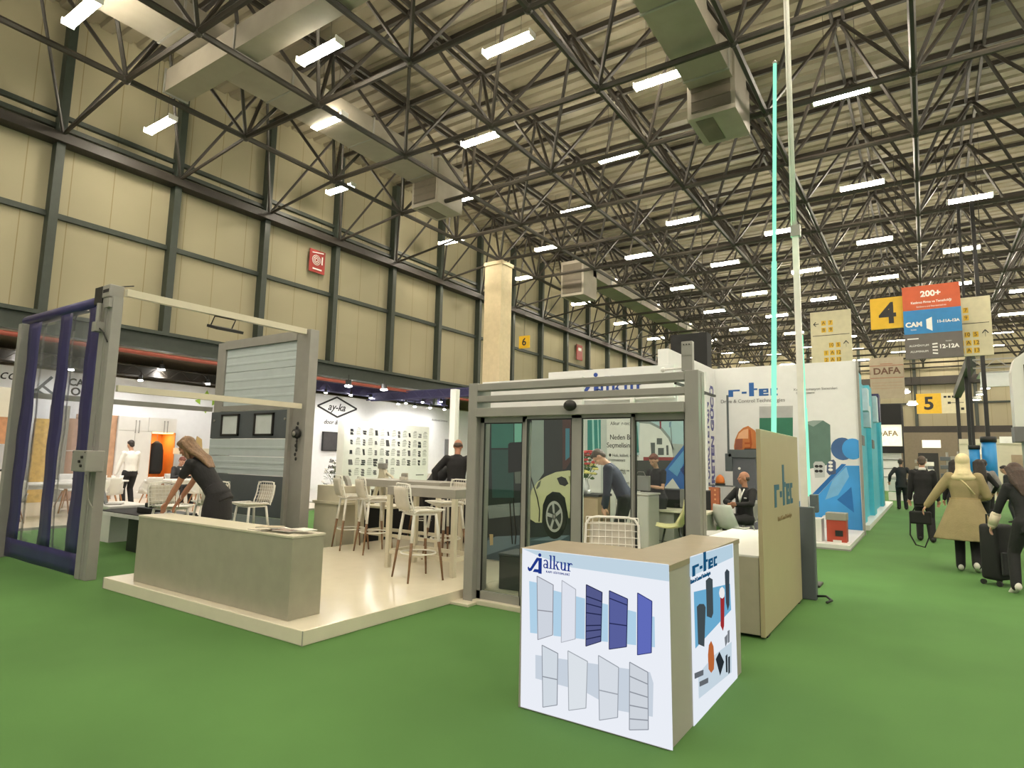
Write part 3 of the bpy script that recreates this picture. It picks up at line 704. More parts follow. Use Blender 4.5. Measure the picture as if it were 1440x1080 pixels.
b = B(); b.tube([(-0.06, -0.08, 3.12), (-0.06, -0.08, 3.36)], 0.03, 10); b.box(-0.12, 0.0, -0.12, -0.03, 3.0, 3.12); obj('release_gear', b, W['alu'], t, False)
b = B(); b.tube([(-0.01, -0.08, 3.04), (0.07, -0.06, 2.98), (0.13, -0.03, 2.86)], 0.009, 6); obj('cable', b, W['black'], t)
b = B(); b.tube([(-0.02, 0.0, 3.6), (0.07, 0.1, 3.6), (0.16, 0.2, 3.62)], 0.008, 6); obj('cable', b, W['black'], t)
b = B(); b.tube([(0.09, -0.1, 1.24), (0.14, -0.09, 1.1), (0.11, -0.06, 0.95), (0.15, -0.02, 0.85)], 0.009, 6); obj('cable', b, W['grey'], t)
cb = thing('control_box', 'grey control box with three buttons fixed to the roll door post', 'control box', (-8.28, 3.325, 1.28))
b = B(); b.rbox(-0.19, 0.19, -0.10, 0.10, 0, 0.25, 0.012); obj('case', b, W['alu'], cb)
for x, z in ((0.1, 0.17), (0.04, 0.12), (0.09, 0.07)):
    b = B(); b.tube([(x, -0.102, z), (x, -0.118, z)], 0.017, 10); obj('button', b, W['black'], cb)
for x in (-0.16, 0.16):
    b = B(); b.tube([(x, -0.102, 0.228), (x, -0.106, 0.228)], 0.009, 8); obj('screw', b, W['black'], cb)
b = B(); b.box(-0.1, 0.0, 0.1, 0.13, 0.05, 0.2); obj('mounting_plate', b, W['alu'], cb)

# ---- side frame rails and sectional door
t = thing('gate_frame', 'cream metal rails running back from roll door to sectional door', 'frame', (-8.3, 3.45, 0))
b = B(); b.box(-0.04, 0.04, 0.12, 2.84, 3.47, 3.56); obj('top_rail', b, W['cream'], t)
b = B(); b.box(-0.03, 0.03, 0.12, 2.84, 2.26, 2.34); obj('middle_rail', b, W['cream'], t)
b = B(); b.box(-2.60, -2.52, 0.12, 2.84, 2.27, 2.35); obj('middle_rail', b, W['alu'], t)
t = thing('flood_light', 'small black flood light hanging under the upper frame rail', 'lamp', (-8.3, 4.92, 3.30))
b = B(); b.box(-0.14, 0.14, -0.2, 0.2, -0.02, 0.02, Matrix.Rotation(0.25, 4, 'Y')); obj('housing', b, W['black'], t)
b = B(); b.tube([(-0.12, -0.16, 0.02), (-0.02, -0.16, 0.165), (-0.02, 0.16, 0.165), (-0.12, 0.16, 0.02)], 0.01, 6); obj('bracket', b, W['black'], t)

DY = 6.32
t = thing('sectional_door', 'grey and white sectional garage door with two small windows', 'door', (-9.6, DY, 0))
b = B(); b.rbox(1.06, 1.40, 0.0, 0.17, 0, 3.56, 0.006); obj('side_post', b, W['alu'], t)
b = B(); b.box(1.0, 1.07, -0.06, 0.05, 0, 2.28); obj('guide_rail', b, W['alu'], t)
b = B(); b.rbox(-1.24, -0.98, 0.0, 0.22, 0, 3.54, 0.006); obj('side_post', b, W['alu'], t)
b = B(); b.box(-1.0, 1.07, -0.02, 0.16, 3.40, 3.555); obj('head_rail', b, W['alu'], t)
b = B(); b.box(-1.0, 1.06, -0.03, 0.1, 2.27, 2.36); obj('lintel', b, W['alu'], t)
def section(z0, z1, m, name='section', ribs=3, x0=-1.22, x1=1.0, y=-0.04):
    b = B(); b.rbox(x0, x1, y, y + 0.045, z0 + 0.004, z1 - 0.004, 0.006)
    for k in range(1, ribs + 1):
        z = z0 + (z1 - z0) * k / (ribs + 1); b.rbox(x0 + 0.01, x1 - 0.01, y - 0.006, y + 0.01, z - 0.02, z + 0.02, 0.004)
    return obj(name, b, m, t)
section(1.78, 2.26, W['dgrey'], ribs=0)
section(1.48, 1.78, W['sgrey'], ribs=1); section(1.17, 1.48, W['sgrey'], ribs=2)
section(0.50, 1.17, W['dgrey'], ribs=0); section(0.02, 0.50, mat('mid_grey_section', (140,148,150), 0.5), ribs=1)
section(2.97, 3.40, W['sgrey'], ribs=2, x0=-0.97, x1=1.05, y=0.02); section(2.36, 2.97, W['sgrey'], ribs=3, x0=-0.97, x1=1.05, y=0.02)
for x in (-0.60, 0.38):
    b = B()
    for q in ((-0.27, 0.27, 0.16, 0.19), (-0.27, 0.27, -0.19, -0.16), (-0.27, -0.23, -0.19, 0.19), (0.23, 0.27, -0.19, 0.19)):
        b.box(x + q[0], x + q[1], -0.065, -0.03, 2.02 + q[2], 2.02 + q[3])
    f = obj('window_frame', b, W['black'], t)
    b = B(); b.box(x - 0.23, x + 0.23, -0.05, -0.043, 1.86, 2.18); obj('window_pane', b, mat('window_sheen', (206,212,212), 0.15), f)
for x in (-1.1, 0.95):
    b = B(); b.tube([(x, -0.045, 2.1), (x, -0.065, 2.1)], 0.02, 8); obj('hinge_cap', b, W['alu'], t)
t = thing('chain_hoist', 'black hand chain hoist hanging on the grey door post', 'chain hoist', (-8.33, 6.30, 1.72))
b = B(); b.tube([(0, -0.02, 0.25), (0, -0.02, -0.1)], 0.012, 6)
for k in range(9): b.ball((0.012 * (-1) ** k, -0.03, 0.30 - k * 0.07), (0.022, 0.016, 0.03), 8)
obj('chain', b, W['black'], t)
b = B(); b.tube([(0, -0.0, 0.14), (0, -0.08, 0.14)], 0.07, 14); obj('wheel', b, W['black'], t, True)
b = B(); b.tube([(0, -0.08, 0.14), (0, -0.095, 0.14)], 0.035, 12); obj('hub', b, W['alu'], t, True)

# ---------------------------------------------------------------- bar stools
def make_stool(label):
    t = thing('bar_stool', label, 'bar stool', (0, 0, 0), 0, 'white wire bar stools')
    Z = 0.76
    # wire bucket: seat grid bends up into the back
    def f(u, v):                                           # u across -1..1, v 0 front .. 1 top of the back
        w = 0.21 - 0.02 * max(0, v - 0.55)
        if v < 0.5: y = 0.20 - 0.76 * v; z = Z + 0.012 - 0.03 * math.sin(PI * v / 0.5) * (1 - abs(u))
        else:
            q = (v - 0.5) / 0.5; y = -0.18 - 0.07 * q - 0.02 * math.sin(PI * q); z = Z + 0.012 + 0.33 * q
        return Vector((w * u, y + 0.05 * u * u * (0.5 if v > 0.5 else 0.2), z + 0.03 * abs(u) ** 3 * (1 if v < 0.5 else 0)))
    b = B()
    for k in range(-4, 5): b.tube([f(k / 4.0, v / 12) for v in range(13)], 0.0035, 4)
    for k in range(0, 14): b.tube([f(u / 6.0, k / 13) for u in range(-6, 7)], 0.0035, 4)
    obj('wire_bucket', b, W['wire'], t)
    b = B()
    rim = [f(-1, v / 12) for v in range(12)] + [f(-0.86, 0.985), f(-0.6, 1.0), f(0, 1.0), f(0.6, 1.0), f(0.86, 0.985)] + [f(1, v / 12) for v in range(11, -1, -1)]
    b.tube(rim + [], 0.010, 8, closed=True); obj('rim', b, W['wire'], t, True)
    b = B(); b.rbox(-0.17, 0.17, -0.15, 0.18, Z + 0.008, Z + 0.035, 0.012); obj('seat_pad', b, W['pad'], t)
    b = B(); b.grid(lambda u, v: f((u - 0.5) * 1.66, 0.56 + 0.38 * v) + Vector((0, (v - 0.5) * 0.0 - 0.013, 0)), 6, 6, -0.026); obj('back_pad', b, W['pad'], t, True)
    for sx in (-1, 1):
        for sy in (-1, 1):
            top = Vector((0.15 * sx, 0.14 * sy, Z - 0.01)); bot = Vector((0.23 * sx, 0.22 * sy, 0)); mid = top.lerp(bot, 0.42)
            b = B(); b.tube([top, mid], [0.017, 0.020], 8); leg = obj('leg', b, W['wire'], t, True)
            b = B(); b.tube([mid, bot], [0.019, 0.011], 8); obj('leg_tip', b, W['wood'], leg, True)
    b = B(); b.tube([(0.215 * math.cos(k * PI / 12), 0.205 * math.sin(k * PI / 12), 0.30) for k in range(24)], 0.009, 6, closed=True); obj('foot_ring', b, W['wire'], t, True)
    b = B()
    for s in (-1, 1): b.bar((0.15 * s, -0.14, Z - 0.01), (0.15 * s, 0.14, Z - 0.01), 0.02); b.bar((-0.15, 0.14 * s, Z - 0.01), (0.15, 0.14 * s, Z - 0.01), 0.02)
    obj('seat_frame', b, W['wire'], t)
    return t
stool0 = make_stool('white wire bar stool with wooden leg tips in front of the nearer bar table')
stool0.location = (-5.03, 5.58, P0); stool0.rotation_euler = (0, 0, -0.4)
for x, y, z, r, l in ((-7.42, 6.68, P0, -0.45, 'white wire bar stool leftmost at the bar tables'),
    (-6.86, 6.62, P0, -0.45, 'white wire bar stool between the leftmost stool and the nearer table leg'),
    (-5.62, 6.78, P0, 2.9, 'white wire bar stool behind the nearer bar table, back turned away'),
    (-5.6, 7.78, P0, 2.9, 'white wire bar stool seen under the far bar table'),
    (-7.5, 8.5, P0, PI, 'white bar stool with arched back against the product board'),
    (-8.72, 4.58, 0.0, -1.5, 'white wire bar stool at the left end of the reception counter'),
    (-9.0, 5.3, 0.0, 1.3, 'white wire bar stool directly behind the woman in black'),
    (-8.42, 5.62, 0.0, PI, 'white wire bar stool before the dark section of the garage door'),
    (-1.98, 4.32, 0.0, PI + 0.41, 'white wire bar stool with beige pad behind the lightbox counter')):
    dup(stool0, (x, y, z), r, l)

# ---------------------------------------------------------------- bar tables
def bar_table(label, x0, x1, y0, y1, z):
    t = thing('bar_table', label, 'bar table', ((x0+x1)/2, (y0+y1)/2, P0), 0, 'grey bar tables')
    w, d, h = (x1-x0)/2, (y1-y0)/2, z - P0
    b = B(); b.rbox(-w, w, -d, d, h - 0.11, h, 0.005); obj('tabletop', b, W['grey'], t)
    for sx in (-1, 1):
        for sy in (-1, 1):
            b = B(); b.rbox(sx*(w-0.03)-0.03, sx*(w-0.03)+0.03, sy*(d-0.03)-0.03, sy*(d-0.03)+0.03, 0, h - 0.11, 0.004); obj('leg', b, W['cream'], t)
    b = B(); b.bar((-w+0.03, -d+0.03, 0.2), (w-0.03, -d+0.03, 0.2), 0.03, 0.05); b.bar((-w+0.03, d-0.03, 0.2), (w-0.03, d-0.03, 0.2), 0.03, 0.05)
    b.bar((w-0.03, -d+0.03, 0.2), (w-0.03, d-0.03, 0.2), 0.03, 0.05); b.bar((-w+0.03, -d+0.03, 0.2), (-w+0.03, d-0.03, 0.2), 0.03, 0.05)
    obj('foot_rail', b, W['cream'], t)
bar_table('grey high bar table nearer the glass door', -5.86, -4.72, 5.86, 6.42, 1.15)
bar_table('grey high bar table behind the nearer table', -7.70, -5.95, 7.0, 7.6, 1.16)
t = thing('leaflet_holder', 'small beige leaflet holder on the far bar table', 'leaflet holder', (-6.9, 7.25, 1.162))
b = B(); b.rbox(-0.06, 0.06, -0.04, 0.04, 0, 0.05, 0.006); b.box(-0.06, 0.06, 0.02, 0.035, 0.05, 0.11); obj('holder', b, W['pad'], t)
b = B(); b.box(-0.05, 0.05, -0.01, 0.01, 0.052, 0.10); obj('leaflets', b, W['grey'], t)

# low black cabinet behind the tables and the sample desks left of them
t = thing('low_cabinet', 'long low black cabinet behind the bar stools', 'cabinet', (-7.0, 9.05, P0))
b = B(); b.rbox(-2.3, 1.5, -0.2, 0.2, 0.0, 0.72, 0.005); obj('body', b, mat('dark_brown_board', (50,42,38), 0.6), t)
b = B(); b.box(-2.3, 1.5, -0.21, 0.2, 0.72, 0.745); obj('top', b, W['grey'], t)
t = thing('sample_desk', 'cream desk with a stepped front beside the garage door post', 'desk', (-8.22, 7.15, 0))
b = B(); b.rbox(-0.3, 0.26, -0.3, 0.3, 0, 0.74, 0.005); obj('base', b, W['cream'], t)
b = B(); b.rbox(-0.32, 0.45, -0.34, 0.34, 0.74, 0.78, 0.005); obj('ledge', b, W['cream'], t)
b = B(); b.rbox(-0.3, 0.37, -0.26, 0.3, 0.78, 1.03, 0.005); obj('upper_box', b, W['cream'], t)
t = thing('tray_pedestal', 'black pedestal with a cream tray beside the sample desk', 'pedestal', (-8.28, 8.1, 0))
b = B(); b.rbox(-0.28, 0.5, -0.28, 0.28, 0, 0.62, 0.005); obj('plinth', b, W['blackm'], t)
b = B(); b.rbox(-0.3, 0.52, -0.3, 0.3, 0.62, 0.66, 0.005); obj('tray', b, W['cream'], t)
t = thing('profile_sample', 'cream A-shaped metal profile sample standing on the tray', 'sample', (-8.2, 8.05, 0.662))
b = B(); b.bar((-0.22, 0, 0), (0.0, 0, 0.62), 0.06, 0.05); obj('strut', b, W['cream'], t)
b = B(); b.prism([(0.02,0),(0.26,0),(0.08,0.62),(-0.04,0.66)], lambda a,c:(a,-0.05,c), lambda a,c:(a,0.05,c)); obj('panel', b, W['cream'], t)
b = B(); b.tube([(0.06,0.02,0.58),(0.24,0.02,0.5),(0.34,0.02,0.25),(0.36,0.02,0.05)], 0.025, 8); obj('curved_rail', b, W['cream'], t, True)
b = B(); b.rbox(-0.06,0.08,-0.06,0.06,0.64,0.74,0.01); obj('cap', b, W['alu'], t)
t = thing('curved_sample', 'small grey curved bracket on top of the sample desk', 'sample', (-8.1, 7.1, 1.032))
b = B(); b.prism([(-0.08,0.16),(0.04,0.16),(0.1,0.1),(0.14,0),(0.08,0),(0.04,0.07),(-0.02,0.1),(-0.08,0.1)], lambda a,c:(a,-0.04,c), lambda a,c:(a,0.04,c)); obj('bracket', b, W['alu'], t)

# display desk behind the roll door: black top with white edge, dark box leg, things on it
t = thing('display_desk', 'low display desk with black top and white edge behind the roll door', 'desk', (-10.6, 5.1, 0))
b = B(); b.box(-0.75, 1.15, -0.32, 0.32, 0.50, 0.56); obj('top', b, W['blackm'], t)
b = B(); b.box(-0.76, 1.16, -0.335, -0.32, 0.49, 0.545); obj('edge_strip', b, W['whiteink'], t)
b = B(); b.box(0.25, 0.95, -0.3, 0.3, 0, 0.50); obj('pedestal', b, mat('dark_green_box', (44,52,42), 0.6), t)
t = thing('white_desk', 'white display table seen through the clear window of the roll door', 'desk', (-11.9, 5.3, 0))
b = B(); b.rbox(-0.55, 0.55, -0.35, 0.35, 0.56, 0.60, 0.005); obj('top', b, W['white'], t)
b = B(); b.box(0.2, 0.5, -0.3, 0.3, 0, 0.56); obj('pedestal', b, W['white'], t)
t = thing('laptop', 'grey laptop open on the white table behind roll door', 'laptop', (-11.75, 5.2, 0.602), 2.6)
b = B(); b.rbox(-0.17, 0.17, -0.12, 0.12, 0, 0.018, 0.004); obj('base', b, W['alu'], t)
b = B(); b.box(-0.17, 0.17, 0.0, 0.012, 0, 0.23, Matrix.Translation((0, 0.12, 0.015)) @ Matrix.Rotation(-0.3, 4, 'X')); obj('screen', b, W['dgrey'], t)
t = thing('black_device', 'black box device on the black display desk', 'device', (-10.2, 5.1, 0.562))
b = B(); b.rbox(-0.22, 0.2, -0.16, 0.16, 0, 0.09, 0.01); obj('case', b, W['black'], t)
b = B(); b.rbox(-0.12, 0.16, -0.1, 0.12, 0.09, 0.16, 0.02); obj('lid', b, W['black'], t)
t = thing('black_tray', 'flat black tray beside the black device', 'tray', (-9.6, 5.1, 0.562))
b = B(); b.rbox(-0.25, 0.3, -0.2, 0.2, 0, 0.045, 0.008); obj('tray', b, W['dgrey'], t)

# ================================================================ automatic glass sliding door
t = thing('sliding_door', 'grey aluminium automatic sliding door with four glass panels', 'door', (-2.86, 5.45, 0))
DX = -2.86
def bx(name, x0, x1, z0, z1, y0=-0.06, y1=0.08, m=None, par=None):
    b = B(); b.rbox(x0 - DX, x1 - DX, y0, y1, z0, z1, 0.004, 1); return obj(name, b, m or W['alu'], par or t)
bx('frame_post', -4.20, -4.08, 0.02, 2.36, -0.06, 0.2)
bx('frame_post', -1.765, -1.64, 0.02, 2.36, -0.06, 0.12)
bx('post_joint', -1.641, -1.637, 0.02, 2.34, 0.02, 0.035, W['grey'])
bx('top_beam', -4.08, -1.765, 2.275, 2.35); bx('middle_beam', -4.08, -1.765, 2.15, 2.215)
bx('operator_header', -4.08, -1.765, 1.985, 2.08, -0.09, 0.12)
bx('threshold', -4.08, -1.765, 0.0, 0.05, -0.05, 0.12, W['cream'])
bx('foot_plate', -4.36, -4.02, 0.0, 0.03, -0.2, 0.2, W['cream']); bx('foot_plate', -1.8, -1.5, 0.0, 0.03, -0.2, 0.2, W['cream'])
LEAF = ((-4.08, -3.44, 0.04, 'fixed_leaf', 0.05, 0.09), (-3.47, -2.86, 0.0, 'sliding_leaf', 0.02, 0.06), (-2.86, -2.27, 0.0, 'sliding_leaf', 0.05, 0.02), (-2.31, -1.765, 0.04, 'fixed_leaf', 0.045, 0.03))
for x0, x1, y, n, wl, wr in LEAF:
    b = B()
    top = 0.06 if n == 'fixed_leaf' else 0.03
    b.box(x0 - DX, x0 - DX + wl, y - 0.02, y + 0.02, 0.05, 1.985); b.box(x1 - DX - wr, x1 - DX, y - 0.02, y + 0.02, 0.05, 1.985)
    b.box(x0 - DX, x1 - DX, y - 0.02, y + 0.02, 0.05, 0.135); b.box(x0 - DX, x1 - DX, y - 0.02, y + 0.02, 1.985 - top, 1.985)
    f = obj(n, b, W['alu'], t)
    b = B(); b.box(x0 - DX + wl, x1 - DX - wr, y - 0.004, y + 0.004, 0.135, 1.985 - top); obj('glass_pane', b, W['pane'], f)
    b = B()
    for s in (x0 - DX + wl, x1 - DX - wr - 0.008): b.box(s, s + 0.008, y - 0.022, y - 0.0, 0.135, 1.985 - top)
    b.box(x0 - DX + wl, x1 - DX - wr, y - 0.022, y, 1.985 - top - 0.012, 1.985 - top)
    obj('gasket', b, W['black'], f)
b = B(); b.ball((-2.9 - DX, -0.10, 2.075), (0.07, 0.05, 0.055), 14); obj('motion_sensor', b, W['black'], t, True)
b = B(); b.rbox(-1.80 - DX, -1.70 - DX, -0.03, 0.03, 2.36, 2.63, 0.004); b.box(-1.79 - DX, -1.71 - DX, -0.034, -0.03, 2.5, 2.55); obj('bracket', b, W['alu'], t)
b = B()
for k in range(3): b.tube([(-1.775 - DX + k * 0.025, -0.032, 2.6), (-1.775 - DX + k * 0.025, -0.036, 2.6)], 0.007, 6)
obj('bracket_hole', b, W['black'], t)
b = B(); b.tube([(-1.99 - DX, 0.02, 2.39), (-1.81 - DX, 0.02, 2.395)], 0.012, 6); b.ball((-1.99 - DX, 0.02, 2.39), 0.025, 8); obj('latch', b, W['whiteink'], t)
t = thing('storage_bin', 'dark grey box standing behind the left glass pane', 'box', (-3.72, 5.95, P0), 0.1)
b = B(); b.rbox(-0.27, 0.3, -0.2, 0.2, 0, 0.36, 0.012); obj('body', b, mat('bin_plastic', (74,76,76), 0.5), t)
b = B(); b.rbox(-0.28, 0.31, -0.21, 0.21, 0.36, 0.385, 0.008); obj('lid', b, W['dgrey'], t)

# ================================================================ backlit lightbox counter
LBG = mat('lightbox_body', (166,162,152), 0.45, var=0.02)
t = thing('lightbox_counter', 'L-shaped counter with glowing printed fronts in the foreground', 'counter', (-2.2, 3.42, 0))
bx0 = lambda X: X + 2.2
by0 = lambda Y: Y - 3.42
b = B(); b.rbox(0, 0.98, 0, 0.5, 0.0, 0.94, 0.004); b.box(0.62, 0.98, 0.5, 1.54, 0.0, 0.94); obj('body', b, LBG, t)
b = B(); b.prism([(-0.005,-0.005),(0.985,-0.005),(0.985,1.545),(0.615,1.545),(0.615,0.51),(-0.005,0.51)], lambda a,c:(a,c,0.94), lambda a,c:(a,c,0.973)); obj('worktop', b, mat('beige_worktop', (150,138,116), 0.4), t)
def G(name, rgb, s=1.0): return glow('glow_' + name, rgb, s * 0.68)
FY = 3.415
def fr(name, polys, m, off=0.0, par=None):                # flat printed shapes on the front light panel
    b = B()
    for p in polys: b.xz([(bx0(x), z) for x, z in p], -0.006 - off, 0.003)
    return obj(name, b, m, par or t)
front = fr('front_light_panel', [[(-2.187,0.974),(-1.218,0.979),(-1.205,0.009),(-2.178,0.01)]], G('front', (236,240,248), 0.98))
C6 = None
fr('header_band', [[(-2.182,0.97),(-1.219,0.977),(-1.216,0.888),(-1.825,0.894),(-2.042,0.933)]], G('hband', (196,216,230), 0.95), 0.001, front)
fr('blue_backdrop', [[(-2.13,0.776),(-2.071,0.773),(-2.065,0.467),(-2.116,0.463)],[(-1.957,0.743),(-1.302,0.685),(-1.301,0.523),(-1.948,0.474)]], G('bband', (176,208,230), 1.0), 0.001, front)
fr('grey_backdrop', [[(-2.075,0.338),(-1.33,0.385),(-1.311,0.332),(-1.316,0.155),(-1.524,0.14),(-1.731,0.195),(-2.072,0.2)]], G('gband', (204,214,226), 0.95), 0.001, front)
def door_print(label, poly, rgb, lines, edge, dark):
    """a small printed door leaf: face, edge line, rails"""
    f = fr('printed_door', [poly], G('d%d%d%d' % rgb, rgb, 1.0), 0.002, front)
    f['label'] = label
    (ax, az), (bx_, bz), (cx, cz), (dx, dz) = poly
    b = B()
    for q in lines:
        p0 = (ax + (dx - ax) * q, az + (dz - az) * q); p1 = (bx_ + (cx - bx_) * q, bz + (cz - bz) * q)
        b.xz([(bx0(p0[0]), p0[1]), (bx0(p1[0]), p1[1]), (bx0(p1[0]), p1[1] - 0.006), (bx0(p0[0]), p0[1] - 0.006)], -0.0095, 0.002)
    for p0, p1 in ((poly[0], poly[3]), (poly[0], poly[1]), (poly[1], poly[2]), (poly[3], poly[2])):
        b.bar((bx0(p0[0]), -0.0085, p0[1]), (bx0(p1[0]), -0.0085, p1[1]), 0.004, 0.004)
    o = obj('printed_frame', b, G('e%d%d%d' % edge, edge, 0.8), t); o.parent = front
    if dark:
        b = B(); b.bar((bx0(ax) - 0.004, -0.009, az), (bx0(dx) - 0.004, -0.009, dz), 0.003, 0.008); o = obj('printed_edge', b, G('w', (240,242,246), 0.95), front)
LG = (206,212,222)
door_print('pale grey two panel door print, top row leftmost', [(-2.071,0.814),(-1.953,0.775),(-1.953,0.478),(-2.058,0.432)], LG, (0.53,), (160,162,172), False)
door_print('plain white door print, top row second', [(-1.892,0.81),(-1.797,0.769),(-1.797,0.482),(-1.892,0.445)], (222,226,236), (), (196,200,210), False)
door_print('navy ribbed door print, top row third', [(-1.726,0.806),(-1.622,0.775),(-1.629,0.497),(-1.726,0.453)], (84,90,138), (0.18,0.3,0.45,0.66,0.75,0.88), (38,44,84), True)
door_print('navy two panel door print, top row fourth', [(-1.576,0.791),(-1.462,0.76),(-1.469,0.496),(-1.576,0.463)], (88,96,156), (0.12,0.55), (44,50,96), True)
door_print('plain blue door print, top row rightmost', [(-1.401,0.802),(-1.316,0.768),(-1.321,0.491),(-1.403,0.464)], (96,108,186), (), (60,68,132), True)
door_print('grey two panel door print, bottom row leftmost', [(-2.027,0.405),(-1.915,0.377),(-1.916,0.08),(-2.015,0.045)], (210,218,226), (0.5,), (160,166,176), False)
door_print('plain pale door print, bottom row second', [(-1.846,0.405),(-1.715,0.369),(-1.723,0.107),(-1.836,0.068)], (220,226,232), (), (182,188,196), False)
door_print('pale two panel door print, bottom row third', [(-1.644,0.416),(-1.517,0.374),(-1.523,0.103),(-1.636,0.061)], (214,220,228), (0.53,), (174,180,190), False)
door_print('pale five section door print, bottom row rightmost', [(-1.45,0.416),(-1.342,0.383),(-1.341,0.083),(-1.452,0.054)], (206,212,220), (0.2,0.43,0.63,0.83), (160,166,176), False)
BL = G('logo_blue', (36,62,150), 0.8)
def logo_a(par, f, m, name='logo_mark'):
    """slanted A mark with a dot, f maps unit coords to 3D points (two depths)"""
    b = B()
    for poly in ([(0.0,0.2),(0.03,0.07),(0.13,0.0),(0.27,0.05),(0.75,0.7),(0.75,0.82),(0.62,0.82),(0.2,0.21),(0.12,0.17),(0.06,0.26)], [(0.74,-0.05),(0.96,-0.05),(0.96,0.82),(0.74,0.82)], [(0.36,0.0),(0.745,0.0),(0.745,0.17),(0.48,0.17)]):
        b.prism(poly, lambda a, c: f(a, c, 0), lambda a, c: f(a, c, 1))
    b.prism([(0.82 + 0.1 * math.cos(k * PI / 8), 0.98 + 0.1 * math.sin(k * PI / 8)) for k in range(16)], lambda a, c: f(a, c, 0), lambda a, c: f(a, c, 1))
    return obj(name, b, m, par)
def alkur(par, f, m):
    """the word in a heavy serif letterform; unit height = ascender"""
    def arc(cx, cy, rx, ry, a0, a1, t, n=10):
        o = [(cx + rx*math.cos(a0 + (a1-a0)*i/n), cy + ry*math.sin(a0 + (a1-a0)*i/n)) for i in range(n + 1)]
        q = [(cx + (rx-t)*math.cos(a0 + (a1-a0)*i/n), cy + (ry-t*0.6)*math.sin(a0 + (a1-a0)*i/n)) for i in range(n, -1, -1)]
        return o + q
    R = lambda x0, y0, x1, y1: [(x0,y0),(x1,y0),(x1,y1),(x0,y1)]
    A = [R(.36,0,.49,.45), arc(.25,.42,.24,.22,0,2.6,.13), arc(.22,.17,.2,.18,.35,5.9,.11), R(.47,0,.55,.06)]
    L = [R(.08,0,.22,1), R(0,0,.30,.06), R(0,.93,.1,1)]
    K = [R(.08,0,.22,1), R(0,0,.30,.06), R(0,.93,.1,1), [(.22,.26),(.30,.26),(.54,.56),(.45,.56)], [(.27,.36),(.38,.42),(.62,0),(.47,0)], R(.36,.55,.62,.61), R(.42,0,.68,.06)]
    U = [R(.08,.16,.22,.61), arc(.3,.2,.22,.2,PI,2*PI,.12), R(.42,0,.56,.61), R(0,.55,.1,.61), R(.34,.55,.44,.61), R(.54,0,.64,.06)]
    Rr = [R(.08,0,.22,.61), R(0,0,.32,.06), R(0,.55,.1,.61), arc(.36,.42,.18,.2,.4,3.0,.12)]
    x = 0
    for n, (let, w) in enumerate(((A,.60),(L,.34),(K,.70),(U,.68),(Rr,.55))):
        b = B()
        for p in let:
            pts = [(a + x, c) for a, c in p]; b.prism(pts, lambda a, c: f(a, c, 0), lambda a, c: f(a, c, 1))
        obj('logo_letter', b, m, par); x += w
LA = [(-2.141,0.839),(-2.034,0.952)]
logo_a(front, lambda a, c, k: (bx0(LA[0][0]) + a * 0.108, -0.009 - 0.002 * k, LA[0][1] - 0.002 + c * 0.11), BL)
LT = [(-2.028,0.857),(-1.817,0.853),(-1.924,0.893),(-1.921,0.851)]
alkur(front, lambda a, c, k: (bx0(LT[0][0]) + a * 0.0735, -0.0085 - 0.0015 * k, LT[3][1] + 0.018 + c * 0.082), BL)
text('logo_caption', 'KAPI SİSTEMLERİ', 0.017, (bx0((LT[0][0] + LT[1][0]) / 2), -0.0095, LT[3][1] - 0.002), '-Y', BL, front, spacing=1.3)

SXP = -1.214
def sd(name, polys, m, off=0.0, par=None):
    b = B()
    for p in polys: b.yz([(by0(y), z) for y, z in p], bx0(SXP) + off, 0.003)
    return obj(name, b, m, par or t)
side = sd('side_light_panel', [[(3.785,0.979),(4.778,0.959),(4.825,-0.024),(3.808,-0.014)]], G('side', (232,238,246), 0.98))
sd('header_band', [[(3.776,0.974),(4.756,0.954),(4.76,0.86),(3.771,0.862)]], G('hband2', (190,216,232), 0.9), 0.001, side)
sd('blue_backdrop', [[(3.838,0.763),(4.662,0.686),(4.682,0.502),(3.853,0.43)]], G('sband', (112,178,216), 0.9), 0.001, side)
sd('pale_backdrop', [[(3.901,0.268),(4.252,0.296),(4.676,0.283),(4.66,0.081),(3.907,0.126)]], G('sband2', (206,222,234), 0.9), 0.001, side)
sd('printed_motor', [[(3.89,0.667),(3.943,0.674),(4.032,0.658),(4.068,0.632),(4.028,0.4),(3.905,0.444)],[(4.086,0.793),(4.159,0.803),(4.232,0.78),(4.234,0.563),(4.192,0.541),(4.093,0.571)]], G('motor', (66,76,80), 1.0), 0.002, side)
sd('printed_remote', [[(4.536,0.782),(4.588,0.798),(4.651,0.774),(4.633,0.544),(4.59,0.515),(4.549,0.574)]], G('remote', (60,70,78), 1.0), 0.002, side)
sd('printed_motor_arm', [[(4.41,0.641),(4.513,0.631),(4.488,0.433),(4.458,0.406),(4.407,0.449)]], G('marm', (172,52,56), 0.8), 0.002, side)
sd('printed_disc', [[(4.38,0.668),(4.403,0.693),(4.457,0.697),(4.505,0.675),(4.515,0.646),(4.502,0.623),(4.452,0.62),(4.399,0.637)]], G('disc', (240,240,240), 0.95), 0.003, side)
sd('printed_beacon', [[(4.108,0.331),(4.13,0.386),(4.179,0.4),(4.226,0.357),(4.24,0.272),(4.227,0.215),(4.167,0.207),(4.112,0.244)]], G('beacon', (196,110,60), 0.85), 0.002, side)
sd('printed_sensor', [[(4.275,0.264),(4.364,0.29),(4.471,0.198),(4.37,0.136)],[(4.511,0.227),(4.556,0.229),(4.553,0.109),(4.514,0.119)],[(4.577,0.203),(4.623,0.2),(4.614,0.093),(4.574,0.092)]], G('sensor', (44,50,56), 0.8), 0.002, side)
